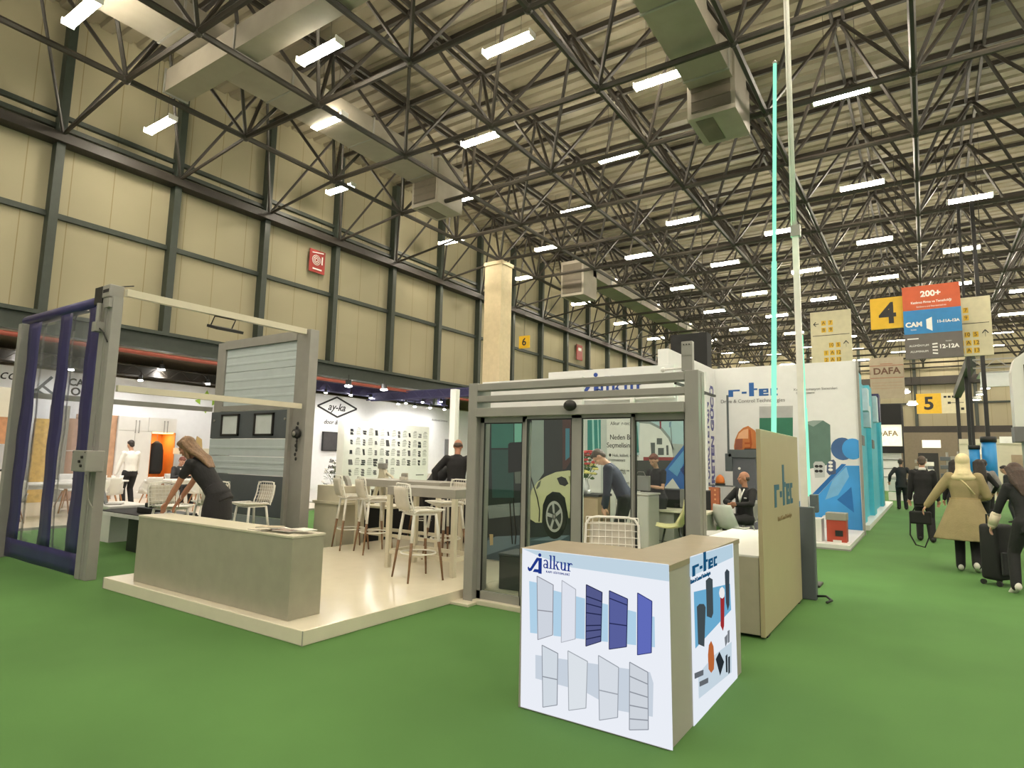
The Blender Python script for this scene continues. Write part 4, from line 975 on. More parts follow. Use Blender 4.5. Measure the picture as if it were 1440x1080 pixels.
sd('printed_photocell', [[(4.498,0.351),(4.566,0.358),(4.562,0.308),(4.516,0.29)],[(4.579,0.377),(4.625,0.375),(4.619,0.296),(4.579,0.297)]], G('pcell', (130,136,142), 0.8), 0.002, side)
sd('printed_key_switch', [[(3.83,0.293),(4.003,0.269),(4.001,0.238),(3.832,0.261)],[(3.92,0.22),(4.1,0.196),(4.098,0.166),(3.923,0.191)]], G('keys', (110,116,122), 0.8), 0.002, side)
RT = [(3.81,0.876),(4.149,0.877),(3.976,0.886),(3.973,0.83)]
TEALG = G('rtec', (30,88,128), 0.8)
def rtec(par, place, m, h, w, name='logo_letters'):
    """blocky r-tec word, place(u, v) -> 2D; letters built from bars"""
    L = [[(0,0,0.1,0.5),(0.1,0.38,0.24,0.5)], [(0.28,0.2,0.38,0.34)], [(0.43,0,0.53,0.95),(0.53,0.42,0.6,0.54)],
         [(0.63,0,0.72,0.5),(0.72,0.38,0.82,0.5),(0.72,0.0,0.82,0.12),(0.72,0.19,0.82,0.3),(0.78,0.3,0.82,0.4)], [(0.86,0,0.92,0.5),(0.92,0.38,1.0,0.5),(0.92,0,1.0,0.12)]]
    b = B()
    for l in L:
        for x0, z0, x1, z1 in l: place(b, [(x0*w, z0*h), (x1*w, z0*h), (x1*w, z1*h), (x0*w, z1*h)])
    return obj(name, b, m, par)
rtec(side, lambda b, p: b.yz([(by0(RT[0][0]) + a, RT[0][1] - 0.02 + c) for a, c in p], bx0(SXP) + 0.003, 0.003), TEALG, 0.125, 0.53)
text('logo_caption', 'Drive & Control Technologies', 0.035, (bx0(SXP) + 0.003, by0(RT[2][0]), RT[3][1]), '+X', TEALG, side, sx=0.95)

# ================================================================ cream panel, low counter, light poles on the aisle edge
t = thing('logo_panel', 'tall freestanding cream panel with teal logo lettering at the aisle edge', 'panel', (-1.5, 5.95, 0))
PM = mat('cream_panel', (176,164,130), 0.4, var=0.02)
b = B(); b.rbox(0.21, 0.25, 0, 1.95, 0.02, 1.86, 0.004); obj('board', b, PM, t)
b = B()
for y in (0.15, 1.8): b.box(0.212, 0.248, y - 0.05, y + 0.05, 0, 0.02)
obj('foot', b, W['black'], t)
PT = [(6.252,1.293),(7.379,1.396),(6.32,1.317),(6.242,1.214)]
rtec(t, lambda b, p: b.yz([(0.55 + a, 1.12 + c) for a, c in p], 0.253, 0.004), W['teal'], 0.44, 0.98)
text('logo_caption', 'Drive & Control Technologies', 0.062, (0.253, 1.05, 1.0), '+X', mat('brown_caption', (140,120,86), 0.5), t, sx=0.98)
t = thing('low_counter', 'low white topped counter joined to the cream logo panel', 'counter', (-2.085, 5.96, 0))
b = B(); b.rbox(0, 0.79, 0.0, 2.2, 0.03, 0.70, 0.004); obj('body', b, mat('grey_cream', (168,162,142), 0.4), t)
b = B(); b.rbox(0, 0.79, 0.0, 2.2, 0.70, 0.72, 0.004); obj('worktop', b, W['white'], t)
b = B(); b.box(0.1, 0.7, 0.1, 2.1, 0, 0.03); obj('plinth', b, W['black'], t)
# barrier posts with LED tubes
LEDM = glow('led_green', (150,255,205), 0.85)
def barrier(label, x, y, hz, lean, ztop):
    t = thing('light_barrier', label, 'barrier', (x, y, 0))
    b = B(); b.rbox(-0.05, 0.05, -0.08, 0.08, 0, hz, 0.01); obj('housing', b, W['dgrey'], t)
    b = B(); b.rbox(-0.12, 0.12, -0.16, 0.16, 0, 0.03, 0.01); obj('base_plate', b, W['black'], t)
    b = B(); b.rbox(0.03, 0.12, -0.14, 0.02, hz - 0.05, hz + 0.18, 0.01); b.rbox(-0.05, 0.0, -0.1, 0.02, hz, hz + 0.2, 0.01); obj('boom_bracket', b, W['dgrey'], t)
    zz = (hz + 0.15, hz + 0.15 + (ztop - hz) * 0.5, ztop)
    b = B(); b.tube([(0.0, 0.0, zz[0]), (lean * 0.5, 0, zz[1])], 0.032, 8); b.tube([(lean * 0.5, 0, zz[1]), (lean, 0, zz[2])], 0.024, 8)
    obj('led_tube', b, LEDM, t, True)
    b = B(); b.ball((lean, 0, ztop), 0.03, 8); obj('tip_cap', b, W['alu'], t)
    lamp('POINT', (0.15, -0.2, zz[1]), 14, (0.15, 1, 0.45), 0.3, t)
    return t
barrier('dark post with a very tall green LED boom at the aisle edge', -1.61, 8.35, 1.10, 0.17, 6.93)
barrier('dark post with a shorter green LED boom behind the white pole', -1.31, 9.0, 0.98, -0.02, 3.3)
t = thing('boom_pole', 'tall white telescopic boom pole rising past the roof lamps', 'pole', (-1.22, 8.08, 0))
b = B(); b.bar((0, 0, 1.05), (0, 0, 4.4), 0.07, 0.05); obj('lower_tube', b, W['wire'], t)
b = B(); b.tube([(0, 0, 4.4), (0, 0, 9.6)], 0.022, 8); b.tube([(-0.035, 0, 4.4), (-0.035, 0, 9.6)], 0.012, 6); obj('upper_tube', b, W['wire'], t, True)
b = B(); b.rbox(-0.06, 0.1, -0.07, 0.07, 0, 1.05, 0.01); obj('post', b, W['dgrey'], t)
b = B(); b.box(-0.05, 0.06, -0.04, 0.04, 4.36, 4.5); obj('collar', b, W['alu'], t)
b = B(); b.tube([(0.1, 0, 0.04), (0.2, -0.05, 0.06), (0.26, -0.1, 0.03), (0.22, -0.2, 0.02)], 0.014, 6); obj('cable', b, W['black'], t, True)

# ================================================================ r-tec exhibition wall (Y = 16.1)
RY = 16.1
b = B(); b.rbox(-4.6, -1.24, RY, RY + 0.25, 0, 3.96, 0.006); o = obj('exhibition_wall', b, W['whitewall']); tag(o, 'big white exhibition wall with blue logo and product pictures', 'exhibition wall')
def wl(name, polys, m, off=0.004, par=None, y=RY):
    bb = B()
    for p in polys: bb.xz(p, y - off, 0.003)
    return obj(name, bb, m, par if par is not None else o)
b = B(); b.bar((-1.22, RY - 0.02, 0), (-1.22, RY - 0.02, 3.97), 0.05); obj('corner_post', b, W['alu'], o)
RL = [(-4.129,3.19),(-2.951,3.213),(-3.558,3.093)]
rtec(o, lambda bb, p: bb.xz([(RL[0][0] + a, RL[0][1] + 0.02 + c) for a, c in p], RY - 0.005, 0.004), mat('rtec_blue', (36,92,160), 0.5), 0.36, RL[1][0] - RL[0][0])
text('logo_caption', 'Drive & Control Technologies', 0.125, (RL[2][0], RY - 0.006, RL[2][1] - 0.0), '-Y', W['greyink'], o, sx=1.0)
WT = [(-2.116,3.33),(-2.332,3.245)]
text('wall_caption', 'Kapı Otomasyon Sistemleri', 0.085, (WT[0][0], RY - 0.006, WT[0][1]), '-Y', W['greyink'], o)
text('wall_caption', 'Drive Systems', 0.07, (WT[1][0], RY - 0.006, WT[1][1]), '-Y', W['greyink'], o)
wl('picture_grey_header', [[(-3.388,2.947),(-2.616,2.944),(-2.625,2.657),(-3.395,2.661)]], mat('print_grey', (172,172,172), 0.6))
wl('picture_green_panel', [[(-3.391,2.661),(-2.625,2.657),(-2.64,2.172),(-3.403,2.172)]], mat('print_green', (46,112,88), 0.6))
wl('picture_motor_box', [[(-2.473,2.479),(-2.355,2.541),(-2.18,2.581),(-1.971,2.578),(-1.825,2.471),(-1.84,1.563),(-2.352,1.426),(-2.506,1.455)]], mat('print_motor', (92,120,110), 0.6))
wl('picture_motor_top', [[(-2.355,2.528),(-2.18,2.581),(-1.971,2.578),(-2.049,2.524),(-2.185,2.433)]], mat('print_motor_light', (140,156,150), 0.6), 0.006)
BA = [(-3.663,2.468),(-3.787,2.42),(-3.905,2.311),(-3.986,2.132),(-4.019,1.953),(-4.012,1.834),(-3.965,1.775),(-3.812,1.754),(-3.623,1.751),(-3.481,1.802),(-3.451,1.899),(-3.444,2.172),(-3.505,2.349)]
wl('picture_beacon', [BA], mat('print_amber', (196,118,62), 0.5))
wl('picture_beacon_facet', [[(-3.779,2.37),(-3.664,2.399),(-3.67,2.152),(-3.937,2.148),(-3.896,2.272)]], mat('print_amber_light', (230,176,136), 0.5), 0.006)
wl('picture_beacon_facet', [[(-3.976,2.132),(-3.803,2.152),(-3.818,1.896),(-4.001,1.874)]], mat('print_amber_dark', (150,86,66), 0.5), 0.006)
wl('picture_beacon_ridge', [[(-3.646,2.369),(-3.608,2.369),(-3.579,2.015),(-3.62,1.858),(-3.634,2.054)],[(-3.758,2.054),(-3.634,2.054),(-3.635,2.015),(-3.758,2.014)],[(-3.76,1.935),(-3.618,1.937),(-3.62,1.878),(-3.762,1.876)]], mat('print_amber_deep', (170,80,26), 0.5), 0.007)
wl('picture_beacon_base', [[(-4.003,1.795),(-3.453,1.841),(-3.428,1.705),(-3.44,1.608),(-3.816,1.581),(-3.822,1.738)]], mat('print_dark', (54,54,58), 0.5), 0.006)
wl('picture_stripes', [[(-3.825,1.581),(-3.431,1.589),(-3.435,1.434),(-3.819,1.424)]], mat('print_white', (206,208,216), 0.5))
wl('picture_stripes_blue', [[(-3.759,1.559),(-3.666,1.526),(-3.518,1.432),(-3.63,1.429)],[(-3.827,1.522),(-3.761,1.504),(-3.687,1.428),(-3.819,1.424)]], mat('print_blue_stripe', (62,64,120), 0.5), 0.006)
AB = [(-2.283,0.784),(-1.562,1.616),(-1.249,1.581),(-1.256,0.044),(-1.475,0.026),(-1.564,0.1),(-2.004,0.42),(-2.288,0.063),(-2.297,0.358)]
A1 = mat('print_a_blue', (60,146,214), 0.5, var=0.2, scale=0.8); A2 = mat('print_a_dark', (34,108,180), 0.5)
A3 = mat('print_a_pale', (120,180,226), 0.5)
wl('picture_letter_a', [[(-2.267,0.679),(-1.547,1.533),(-1.269,1.539),(-1.256,0.044),(-1.466,0.026),(-1.564,0.121),(-1.775,0.456),(-2.044,0.376),(-2.288,0.063)]], A1, 0.005)
wl('picture_letter_a_side', [[(-2.261,0.85),(-1.62,1.573),(-1.527,1.565),(-2.267,0.689)]], A2, 0.006)
wl('picture_letter_a_sheen', [[(-1.824,1.187),(-1.529,1.512),(-1.482,1.283),(-1.722,0.856),(-1.993,0.736)]], A3, 0.006)
wl('picture_letter_a_hole', [[(-1.745,0.75),(-1.444,1.056),(-1.412,0.48)]], A2, 0.007)
EL = [(-1.462,1.916),(-1.294,2.1),(-1.509,2.099)]
wl('picture_dot_side', [[(EL[0][0] - 0.13 + 0.24 * math.cos(k*PI/10), EL[0][1] + 0.26 * math.sin(k*PI/10)) for k in range(20)]], mat('print_dot_dark', (62,96,146), 0.5), 0.005)
wl('picture_dot', [[(min(-1.26, EL[0][0] + 0.08 + 0.22 * math.cos(k*PI/10)), EL[0][1] + 0.24 * math.sin(k*PI/10)) for k in range(20)]], A1, 0.007)
wl('picture_receiver', [[(-2.214,1.555),(-2.174,1.614),(-2.024,1.617),(-1.97,1.56),(-1.98,1.252),(-2.187,1.232)]], mat('print_silver', (190,194,194), 0.5), 0.008)
wl('picture_remote', [[(-1.925,1.561),(-1.874,1.645),(-1.78,1.667),(-1.739,1.606),(-1.748,1.341),(-1.886,1.308),(-1.939,1.376)]], mat('print_navy', (70,86,120), 0.5), 0.008)
b = B()
RB = [(-2.144,1.502),(-2.058,1.504),(-2.148,1.39),(-2.061,1.393),(-1.849,1.596),(-1.852,1.514),(-1.855,1.432)]
for k, (x, z) in enumerate(RB): b.xz([(x + 0.045 * math.cos(j*PI/4), z + 0.035 * math.sin(j*PI/4)) for j in range(8)], RY - 0.010, 0.003) if k < 4 else None
obj('picture_button', b, W['ink'], o)
b = B()
for k, (x, z) in enumerate(RB[4:]): b.xz([(x + 0.05 * math.cos(j*PI/4), z + 0.035 * math.sin(j*PI/4)) for j in range(8)], RY - 0.010, 0.003)
obj('picture_button', b, W['whiteink'], o)

# side wall with vertical slogan
b = B(); b.rbox(-4.7, -4.46, 12.6, RY, 0, 3.94, 0.006); o = obj('exhibition_wall', b, W['whitewall']); tag(o, 'narrow white side wall with a vertical blue slogan', 'exhibition wall')
SLG = mat('slogan_blue', (74,72,140), 0.5)
VT = [(15.326,3.003),(15.709,3.136)]
text('slogan_text', "TÜRKİYE'NİN", 0.36, (-4.455, 15.36, 1.98), '+X', SLG, o, bold=0.015, sx=0.94, rot=PI/2)
text('slogan_text', 'ÜRETEN GÜCÜ', 0.36, (-4.455, 15.78, 2.1), '+X', SLG, o, bold=0.015, sx=1.12, rot=PI/2)

# small raised plinth with a red letter box in front of the wall
t = thing('display_plinth', 'low white display plinth under the big letter A', 'plinth', (-2.6, 12.88, 0))
b = B(); b.rbox(-1.2, 1.38, 0, 3.2, 0, 0.10, 0.006); obj('deck', b, W['white'], t)
b = B(); b.box(-1.2, 1.385, -0.005, 3.2, 0.0, 0.03); obj('base_strip', b, W['alu'], t)
RB_ = [(-1.629,0.645),(-1.289,0.667),(-1.627,0.032),(-1.297,0.063),(-1.494,0.298),(-1.375,0.198),(-1.61,0.509)]
t = thing('post_box', 'red and grey pillar unit with a dark slot on the white plinth', 'pillar unit', ((RB_[2][0] + RB_[3][0]) / 2, 13.3, 0.10))
w = (RB_[3][0] - RB_[2][0]) / 2; zt = RB_[0][1] - 0.10
b = B(); b.rbox(-w, w, -0.12, 0.2, 0.0, zt * 0.76, 0.005); obj('body', b, mat('brick_red', (170,66,48), 0.5), t)
b = B(); b.rbox(-w - 0.01, w + 0.01, -0.13, 0.22, zt * 0.76, zt, 0.005); obj('top', b, W['grey'], t)
b = B(); b.box(-0.02, w * 0.65, -0.135, -0.1, zt * 0.23, zt * 0.42); obj('slot', b, W['black'], t)
b = B(); b.box(-0.06, 0.08, -0.14, -0.12, 0.0, 0.05); b.box(-w - 0.02, w + 0.05, -0.2, 0.22, -0.001, 0.012); obj('base_plate', b, W['white'], t)
t = thing('white_box', 'white box with a blue lettered side beside the red pillar unit', 'box', (RB_[2][0] - 0.28, 13.35, 0.10))
b = B(); b.rbox(-0.20, 0.2, -0.2, 0.2, 0, 0.42, 0.005); obj('box', b, W['white'], t)
b = B(); b.box(-0.32, -0.205, -0.22, 0.1, -0.0, 0.72); obj('blue_sign', b, W['blue'], t)
b = B()
for k in range(5): b.box(-0.30, -0.23, -0.226, -0.22, 0.12 + 0.1 * k, 0.17 + 0.1 * k)
obj('blue_sign_letters', b, W['whiteink'], t)

# ================================================================ printed walls behind the glass door
YP = 7.2
b = B(); b.rbox(-5.36, -3.72, YP, YP + 0.06, 0.125, 2.64, 0.004)
o = obj('poster_wall', b, W['whitewall']); tag(o, 'printed wall panel showing a pale car charging in a dark garage', 'poster wall')
CW = o
def pr(name, polys, rgb, off, par=None, y=YP, rough=0.35):
    bb = B()
    for p in polys: bb.xz(p, y - off, 0.002)
    return obj(name, bb, mat('print_%d_%d_%d' % rgb, rgb, rough, var=0.03), par if par is not None else CW)
pr('print_background', [[(-5.36,0.13),(-3.72,0.13),(-3.72,2.2),(-5.36,2.2)]], (38,46,48), 0.003)
pr('print_glass_wall', [[(-5.178,2.039),(-4.794,2.034),(-4.785,1.686),(-5.167,1.682)]], (52,112,104), 0.005)
pr('print_glass_wall', [[(-5.166,1.657),(-4.784,1.661),(-4.768,1.001),(-5.13,0.981)]], (44,78,76), 0.005)
pr('print_lit_wall', [[(-4.779,2.034),(-4.61,2.031),(-4.602,1.687),(-4.771,1.735)]], (120,186,172), 0.005)
pr('print_column', [[(-4.515,2.091),(-4.301,2.088),(-4.288,1.357),(-4.48,1.111)]], (146,160,156), 0.005)
pr('print_dark_wall', [[(-4.286,2.087),(-4.01,2.083),(-4.001,1.389),(-4.274,1.381)]], (48,52,52), 0.005)
pr('print_brown_door', [[(-4.01,2.083),(-3.81,2.079),(-3.803,1.418),(-4.002,1.412)]], (82,54,50), 0.005)
pr('print_blue_window', [[(-3.963,1.952),(-3.901,1.951),(-3.897,1.577),(-3.958,1.53)]], (70,130,152), 0.007)
pr('print_floor', [[(-5.36,0.13),(-3.72,0.13),(-3.72,0.62),(-5.36,0.50)]], (70,90,104), 0.004)
pr('print_floor_shade', [[(-5.294,0.669),(-4.605,0.772),(-4.6,0.509),(-5.286,0.413)],[(-4.519,0.69),(-3.854,0.706),(-3.852,0.573),(-4.514,0.481)]], (44,52,58), 0.005)
pr('print_floor_light', [[(-5.058,0.451),(-4.6,0.509),(-4.597,0.404),(-5.266,0.16),(-5.272,0.342)],[(-4.166,0.537),(-3.891,0.569),(-4.026,0.49),(-4.493,0.448)]], (112,134,150), 0.006)
pr('print_kerb', [[(-5.208,0.868),(-4.599,0.949),(-4.595,0.781),(-5.179,0.687)]], (128,140,140), 0.006)
pr('print_charger', [[(-4.876,1.735),(-4.847,1.76),(-4.624,1.773),(-4.615,1.371),(-4.866,1.339)]], (26,28,30), 0.008)
pr('print_charger_base', [[(-4.762,1.366),(-4.615,1.371),(-4.583,1.203),(-4.743,1.196)]], (96,104,98), 0.007)
CAR = [(-4.492,1.015),(-4.48,1.111),(-4.384,1.234),(-4.259,1.31),(-4.096,1.374),(-3.882,1.404),(-3.779,1.602),(-3.701,1.603),(-3.695,0.877),(-3.901,0.784),(-3.957,1.044),(-4.038,1.109),(-4.146,1.115),(-4.241,1.052),(-4.294,0.932),(-4.304,0.698),(-4.401,0.69),(-4.487,0.731)]
pr('print_car_body', [CAR], (206,210,168), 0.009)
pr('print_car_shade', [[(-3.907,1.322),(-3.699,1.375),(-3.695,0.833),(-3.901,0.784),(-3.839,1.05)]], (150,152,108), 0.010)
pr('print_windscreen', [[(-3.961,1.402),(-3.78,1.648),(-3.702,1.649),(-3.701,1.603),(-3.856,1.398)]], (30,38,42), 0.011)
WC = [(-4.114,0.792),(-3.975,0.802),(-4.117,1.012),(-3.954,0.803),(-4.118,1.058)]
wx, wz = WC[0]; rx = WC[1][0] - wx; rz = WC[2][1] - wz
ell = lambda k, n=24: [(wx + rx * k * math.cos(j * 2 * PI / n), wz + rz * k * math.sin(j * 2 * PI / n)) for j in range(n)]
pr('print_tyre', [ell(1.32)], (30,34,36), 0.011); pr('print_rim', [ell(0.92)], (188,192,188), 0.012); pr('print_rim_gap', [ell(0.76)], (52,58,60), 0.013)
sp = []
for k in range(5):
    a = k * 2 * PI / 5 + 0.5
    c, s = math.cos(a), math.sin(a)
    sp.append([(wx + rx * (0.85 * c - 0.12 * s), wz + rz * (0.85 * s + 0.12 * c)), (wx + rx * (0.1 * c - 0.1 * s), wz + rz * (0.1 * s + 0.1 * c)), (wx + rx * (0.1 * c + 0.1 * s), wz + rz * (0.1 * s - 0.1 * c)), (wx + rx * (0.85 * c + 0.12 * s), wz + rz * (0.85 * s - 0.12 * c))])
pr('print_spoke', sp + [ell(0.2)], (186,190,188), 0.014)
pr('print_headlight', [[(-4.402,1.15),(-4.369,1.223),(-4.325,1.26),(-4.346,1.177),(-4.39,1.134)]], (96,104,90), 0.011)
pr('print_plug', [[(-4.081,1.293),(-4.014,1.319),(-3.947,1.298),(-3.906,1.23),(-3.959,1.193),(-4.039,1.213)]], (30,36,34), 0.012)
bb = B()
for pts in ([(-4.514,1.362),(-4.454,1.208),(-4.379,1.021),(-4.34,0.859),(-4.346,0.706)], [(-4.826,0.949),(-4.806,0.756),(-4.785,0.518),(-4.767,0.376)], [(-4.768,1.001),(-4.747,0.76),(-4.712,0.524),(-4.723,0.38)]):
    bb.tube([(x, YP - 0.012, z) for x, z in pts], 0.008, 5)
obj('print_cable', bb, W['black'], CW)
pr('print_hand_light', [[(-5.295,1.719),(-5.254,1.732),(-5.244,1.631),(-5.287,1.579)]], (214,214,206), 0.008)  # bright reflection of a hand in the pane, painted onto the poster
pr('print_shoe', [[(-5.16,0.474),(-5.099,0.479),(-5.095,0.333),(-5.146,0.321)]], (206,180,136), 0.008)

# the photo wall further back
YB = 12.0
b = B(); b.rbox(-7.3, -3.5, YB, YB + 0.06, 0.0, 3.3, 0.004)
o = obj('poster_wall', b, W['whitewall']); tag(o, 'printed wall with factory photo and a question text panel behind glass', 'poster wall')
BW = o
q = lambda n, p, rgb, off: pr(n, p, rgb, off, BW, YB)
q('print_pale_wall', [[(-6.241,2.488),(-6.068,2.485),(-6.061,1.489),(-6.232,1.485)],[(-5.75,2.479),(-5.605,2.476),(-5.599,0.759),(-5.742,0.751)]], (196,202,200), 0.004)
q('print_teal_glass', [[(-6.068,2.485),(-5.75,2.479),(-5.746,1.646),(-6.061,1.584)]], (50,136,132), 0.004)
q('print_teal_light', [[(-5.961,2.483),(-5.919,2.482),(-5.893,1.643),(-5.935,1.643)],[(-5.834,2.48),(-5.809,2.48),(-5.78,1.645),(-5.805,1.645)]], (160,214,210), 0.006)
q('print_text_panel', [[(-5.613,2.476),(-5.08,2.465),(-5.083,0.214),(-5.577,0.176)]], (232,232,230), 0.005)
TX = [(-5.42,2.314),(-5.179,2.311),(-5.319,2.022),(-5.331,1.855),(-5.279,1.645),(-5.379,1.548),(-5.298,1.34),(-5.259,1.286),(-5.199,1.084)]
for k, (s_, sz) in enumerate((('Alkur', 0.11), ('r-tec', 0.11), ('Neden Biz', 0.15), ('Seçmelisiniz?', 0.15), ('● Hızlı, kaliteli, çözüm', 0.085), ('üretmekteyiz', 0.085), ('● Uzman ekip ve destek', 0.085), ('servis', 0.085), ('garanti', 0.085))):
    text('print_text', s_, sz, (TX[k][0] + (0.05 if k in (2,3,4,6) else 0), YB - 0.008, TX[k][1]), '-Y', W['ink'] if k > 1 else W['greyink'], BW, sx=0.85)
q('print_sky', [[(-5.021,2.372),(-3.551,2.349),(-3.561,1.679),(-5.022,1.657)]], (176,206,216), 0.004)
q('print_factory', [[(-4.865,2.333),(-4.635,2.311),(-4.41,2.201),(-4.265,2.022),(-4.176,1.81),(-4.16,1.565),(-4.868,1.551),(-4.886,1.877)]], (226,228,226), 0.006)
q('print_factory_edge', [[(-4.884,2.351),(-4.635,2.34),(-4.392,2.219),(-4.228,2.022),(-4.151,1.775),(-4.172,1.775),(-4.265,1.994),(-4.429,2.183),(-4.654,2.297),(-4.884,2.315)]], (140,150,150), 0.007)
q('print_factory_window', [[(-4.637,1.914),(-4.543,1.914),(-4.545,1.628),(-4.62,1.627)],[(-4.505,2.004),(-4.394,2.004),(-4.395,1.879),(-4.506,1.879)],[(-4.48,1.808),(-4.358,1.809),(-4.359,1.667),(-4.481,1.665)],[(-4.31,1.862),(-4.266,1.863),(-4.261,1.668),(-4.304,1.668)]], (84,92,92), 0.008)
q('print_side_building', [[(-4.211,1.898),(-3.906,1.882),(-3.91,1.605),(-4.16,1.565)]], (170,178,176), 0.007)
q('print_teal_glass', [[(-5.009,2.28),(-4.923,2.26),(-4.886,1.713),(-5.003,1.693)]], (60,132,128), 0.007)
q('print_flag', [[(-4.446,2.363),(-4.409,2.362),(-4.41,2.201),(-4.44,2.194)]], (140,50,70), 0.009)
q('print_flag', [[(-4.243,2.324),(-4.196,2.341),(-4.211,2.235),(-4.244,2.217)]], (120,150,176), 0.009)
q('print_flagpole', [[(-4.219,2.235),(-4.204,2.235),(-4.186,1.898),(-4.2,1.898)]], (120,130,134), 0.009)
q('print_red_roof', [[(-4.791,1.624),(-4.123,1.629),(-4.178,1.565),(-4.791,1.552)]], (150,60,58), 0.009)
q('print_dark_yard', [[(-4.945,1.549),(-3.563,1.577),(-3.572,1.001),(-4.947,0.937)]], (64,68,64), 0.008)
q('print_letter_a', [[(-4.475,1.029),(-4.474,1.205),(-3.942,1.882),(-3.551,2.331),(-3.572,1.001),(-4.457,0.942)]], (44,104,180), 0.010)
q('print_letter_a_sheen', [[(-4.27,1.387),(-3.943,1.778),(-3.802,1.814),(-4.091,1.253)]], (96,160,214), 0.012)
q('print_letter_a_shade', [[(-4.036,1.394),(-3.84,1.571),(-3.563,1.577),(-3.569,1.204),(-3.915,1.225)]], (30,60,130), 0.012)
q('print_triangle', [[(-4.42,0.944),(-4.182,1.215),(-4.006,0.964)]], (226,226,220), 0.014)
q('print_dot', [[(-3.74 + 0.16 * math.cos(k*PI/8), 2.0 + 0.17 * math.sin(k*PI/8)) for k in range(16)]], (40,60,66), 0.014)

# fascia with the company name above the door
t = thing('fascia_sign', 'white fascia board with blue logo lettering above the glass door', 'sign', (0, 9.0, 0))
b = B(); b.rbox(-5.3, -3.11, 0, 0.08, 2.5, 3.01, 0.004); obj('board', b, W['whitewall'], t)
FT = [(-4.701,2.695),(-4.379,2.943),(-4.05,2.718)]
logo_a(t, lambda a, c, k: (FT[0][0] + a * 0.36, -0.002 - 0.01 * k, 2.58 + c * 0.345), W['bluelogo'])
alkur(t, lambda a, c, k: (-4.42 + a * 0.30, -0.002 - 0.01 * k, 2.585 + c * 0.30), W['bluelogo'])
for x in (-5.25,):
    b = B(); b.bar((x, 0.04, P0), (x, 0.04, 2.52), 0.06); obj('support_post', b, W['alu'], t)
# white stand wall and lit ceiling grid seen between the beams
t = thing('lit_canopy', 'white lit canopy with dark rails above the stand behind the door', 'canopy', (0, 0, 0))
b = B(); b.box(-5.3, -3.1, 9.12, 9.16, 2.2, 2.9); obj('back_board', b, W['whitewall'], t)
b = B(); b.box(-5.38, -5.32, 7.28, 9.3, P0, 2.64); obj('side_board', b, W['whitewall'], t)
b = B(); b.bar((-5.2, 7.5, 2.55), (-3.2, 9.0, 2.55), 0.03); b.bar((-5.2, 8.6, 2.5), (-2.5, 8.6, 2.5), 0.03); b.bar((-2.5, 7.3, 2.5), (-2.5, 9.0, 2.5), 0.03); b.bar((-5.3, 7.3, 2.52), (-2.5, 7.3, 2.52), 0.03)
obj('rail', b, W['black'], t)
for x, y in ((-4.6,8.6),(-3.6,8.6),(-2.6,8.6)):
    s_ = thing('track_spot', 'small white spotlight on the canopy rail at %s' % {-4.6:'the left',-3.6:'the middle',-2.6:'the right'}[x], 'spotlight', (x, y, 2.44), 0, 'canopy spotlights')
    b = B(); b.tube([(0,0,0.045),(0,0,-0.06)], 0.04, 10); obj('housing', b, W['white'], s_, True)
    b = B(); b.tube([(0,0,-0.061),(0,0,-0.066)], 0.034, 10); obj('lens', b, glow('spot_lens', (255,250,240), 30), s_)
    lamp('SPOT', (0, 0, -0.08), 65, (1,0.97,0.92), 0.05, s_, None, 2.4, 0.8)

# furniture inside
t = thing('info_counter', 'grey counter with rounded front below the factory photo', 'counter', (-4.05, 10.0, P0))
b = B(); b.rbox(-0.35, 0.24, -0.25, 0.25, 0, 0.86, 0.02); obj('body', b, W['grey'], t)
b = B(); b.rbox(-0.37, 0.26, -0.27, 0.27, 0.86, 0.89, 0.01); obj('worktop', b, W['grey'], t)
t = thing('brown_counter', 'brown fronted counter under the flower bouquet', 'counter', (-5.0, 9.85, P0))
b = B(); b.rbox(-0.3, 0.35, -0.25, 0.25, 0, 0.80, 0.005); obj('body', b, mat('brown_grey_board', (140,122,98), 0.5), t)
b = B(); b.box(-0.32, 0.37, -0.27, 0.27, 0.80, 0.84); obj('worktop', b, W['black'], t)
b = B(); b.rbox(-0.42, -0.3, -0.27, 0.27, 0, 1.0, 0.004); obj('end_panel', b, W['white'], t)
t = thing('coffee_cup', 'small white cup on the brown counter', 'cup', (-4.9, 9.75, P0 + 0.84))
b = B(); b.lathe([(0.025,0),(0.04,0.07),(0.036,0.07),(0.02,0.006)], seg=14); obj('cup', b, W['white'], t, True)
b = B(); b.tube([(0.038,0,0.05),(0.065,0,0.045),(0.06,0,0.02),(0.032,0,0.015)], 0.006, 6); obj('handle', b, W['white'], t, True)
# bouquet
t = thing('flower_bouquet', 'bouquet of red and yellow flowers in a white vase', 'bouquet', (-5.08, 9.95, P0 + 0.842))
b = B(); b.lathe([(0.06,0),(0.09,0.1),(0.06,0.22),(0.07,0.26),(0.05,0.26),(0.04,0.02)], seg=16); obj('vase', b, W['white'], t, True)
rnd = random.Random(3)
b1, b2, b3 = B(), B(), B()
for k in range(34):
    a = rnd.uniform(0, 2*PI); r = rnd.uniform(0.02, 0.24); z = 0.38 + rnd.uniform(-0.06, 0.36) * (1.1 - r)
    bb = b1 if z > 0.5 else b2
    for j in range(5): bb.ball((r*math.cos(a) + 0.03*math.cos(j*1.26), r*math.sin(a) + 0.03*math.sin(j*1.26), z), (0.03,0.03,0.022), 6)
    b3.tube([(0.02*math.cos(a),0.02*math.sin(a),0.2),(r*math.cos(a),r*math.sin(a),z)], 0.005, 4)
    b3.ball((r*0.9*math.cos(a+0.5), r*0.9*math.sin(a+0.5), z-0.09), (0.05,0.02,0.02), 6, Matrix.Rotation(a,4,'Z'))
obj('red_flowers', b1, mat('petal_red', (196,70,70), 0.7), t, True)['kind'] = 'stuff'
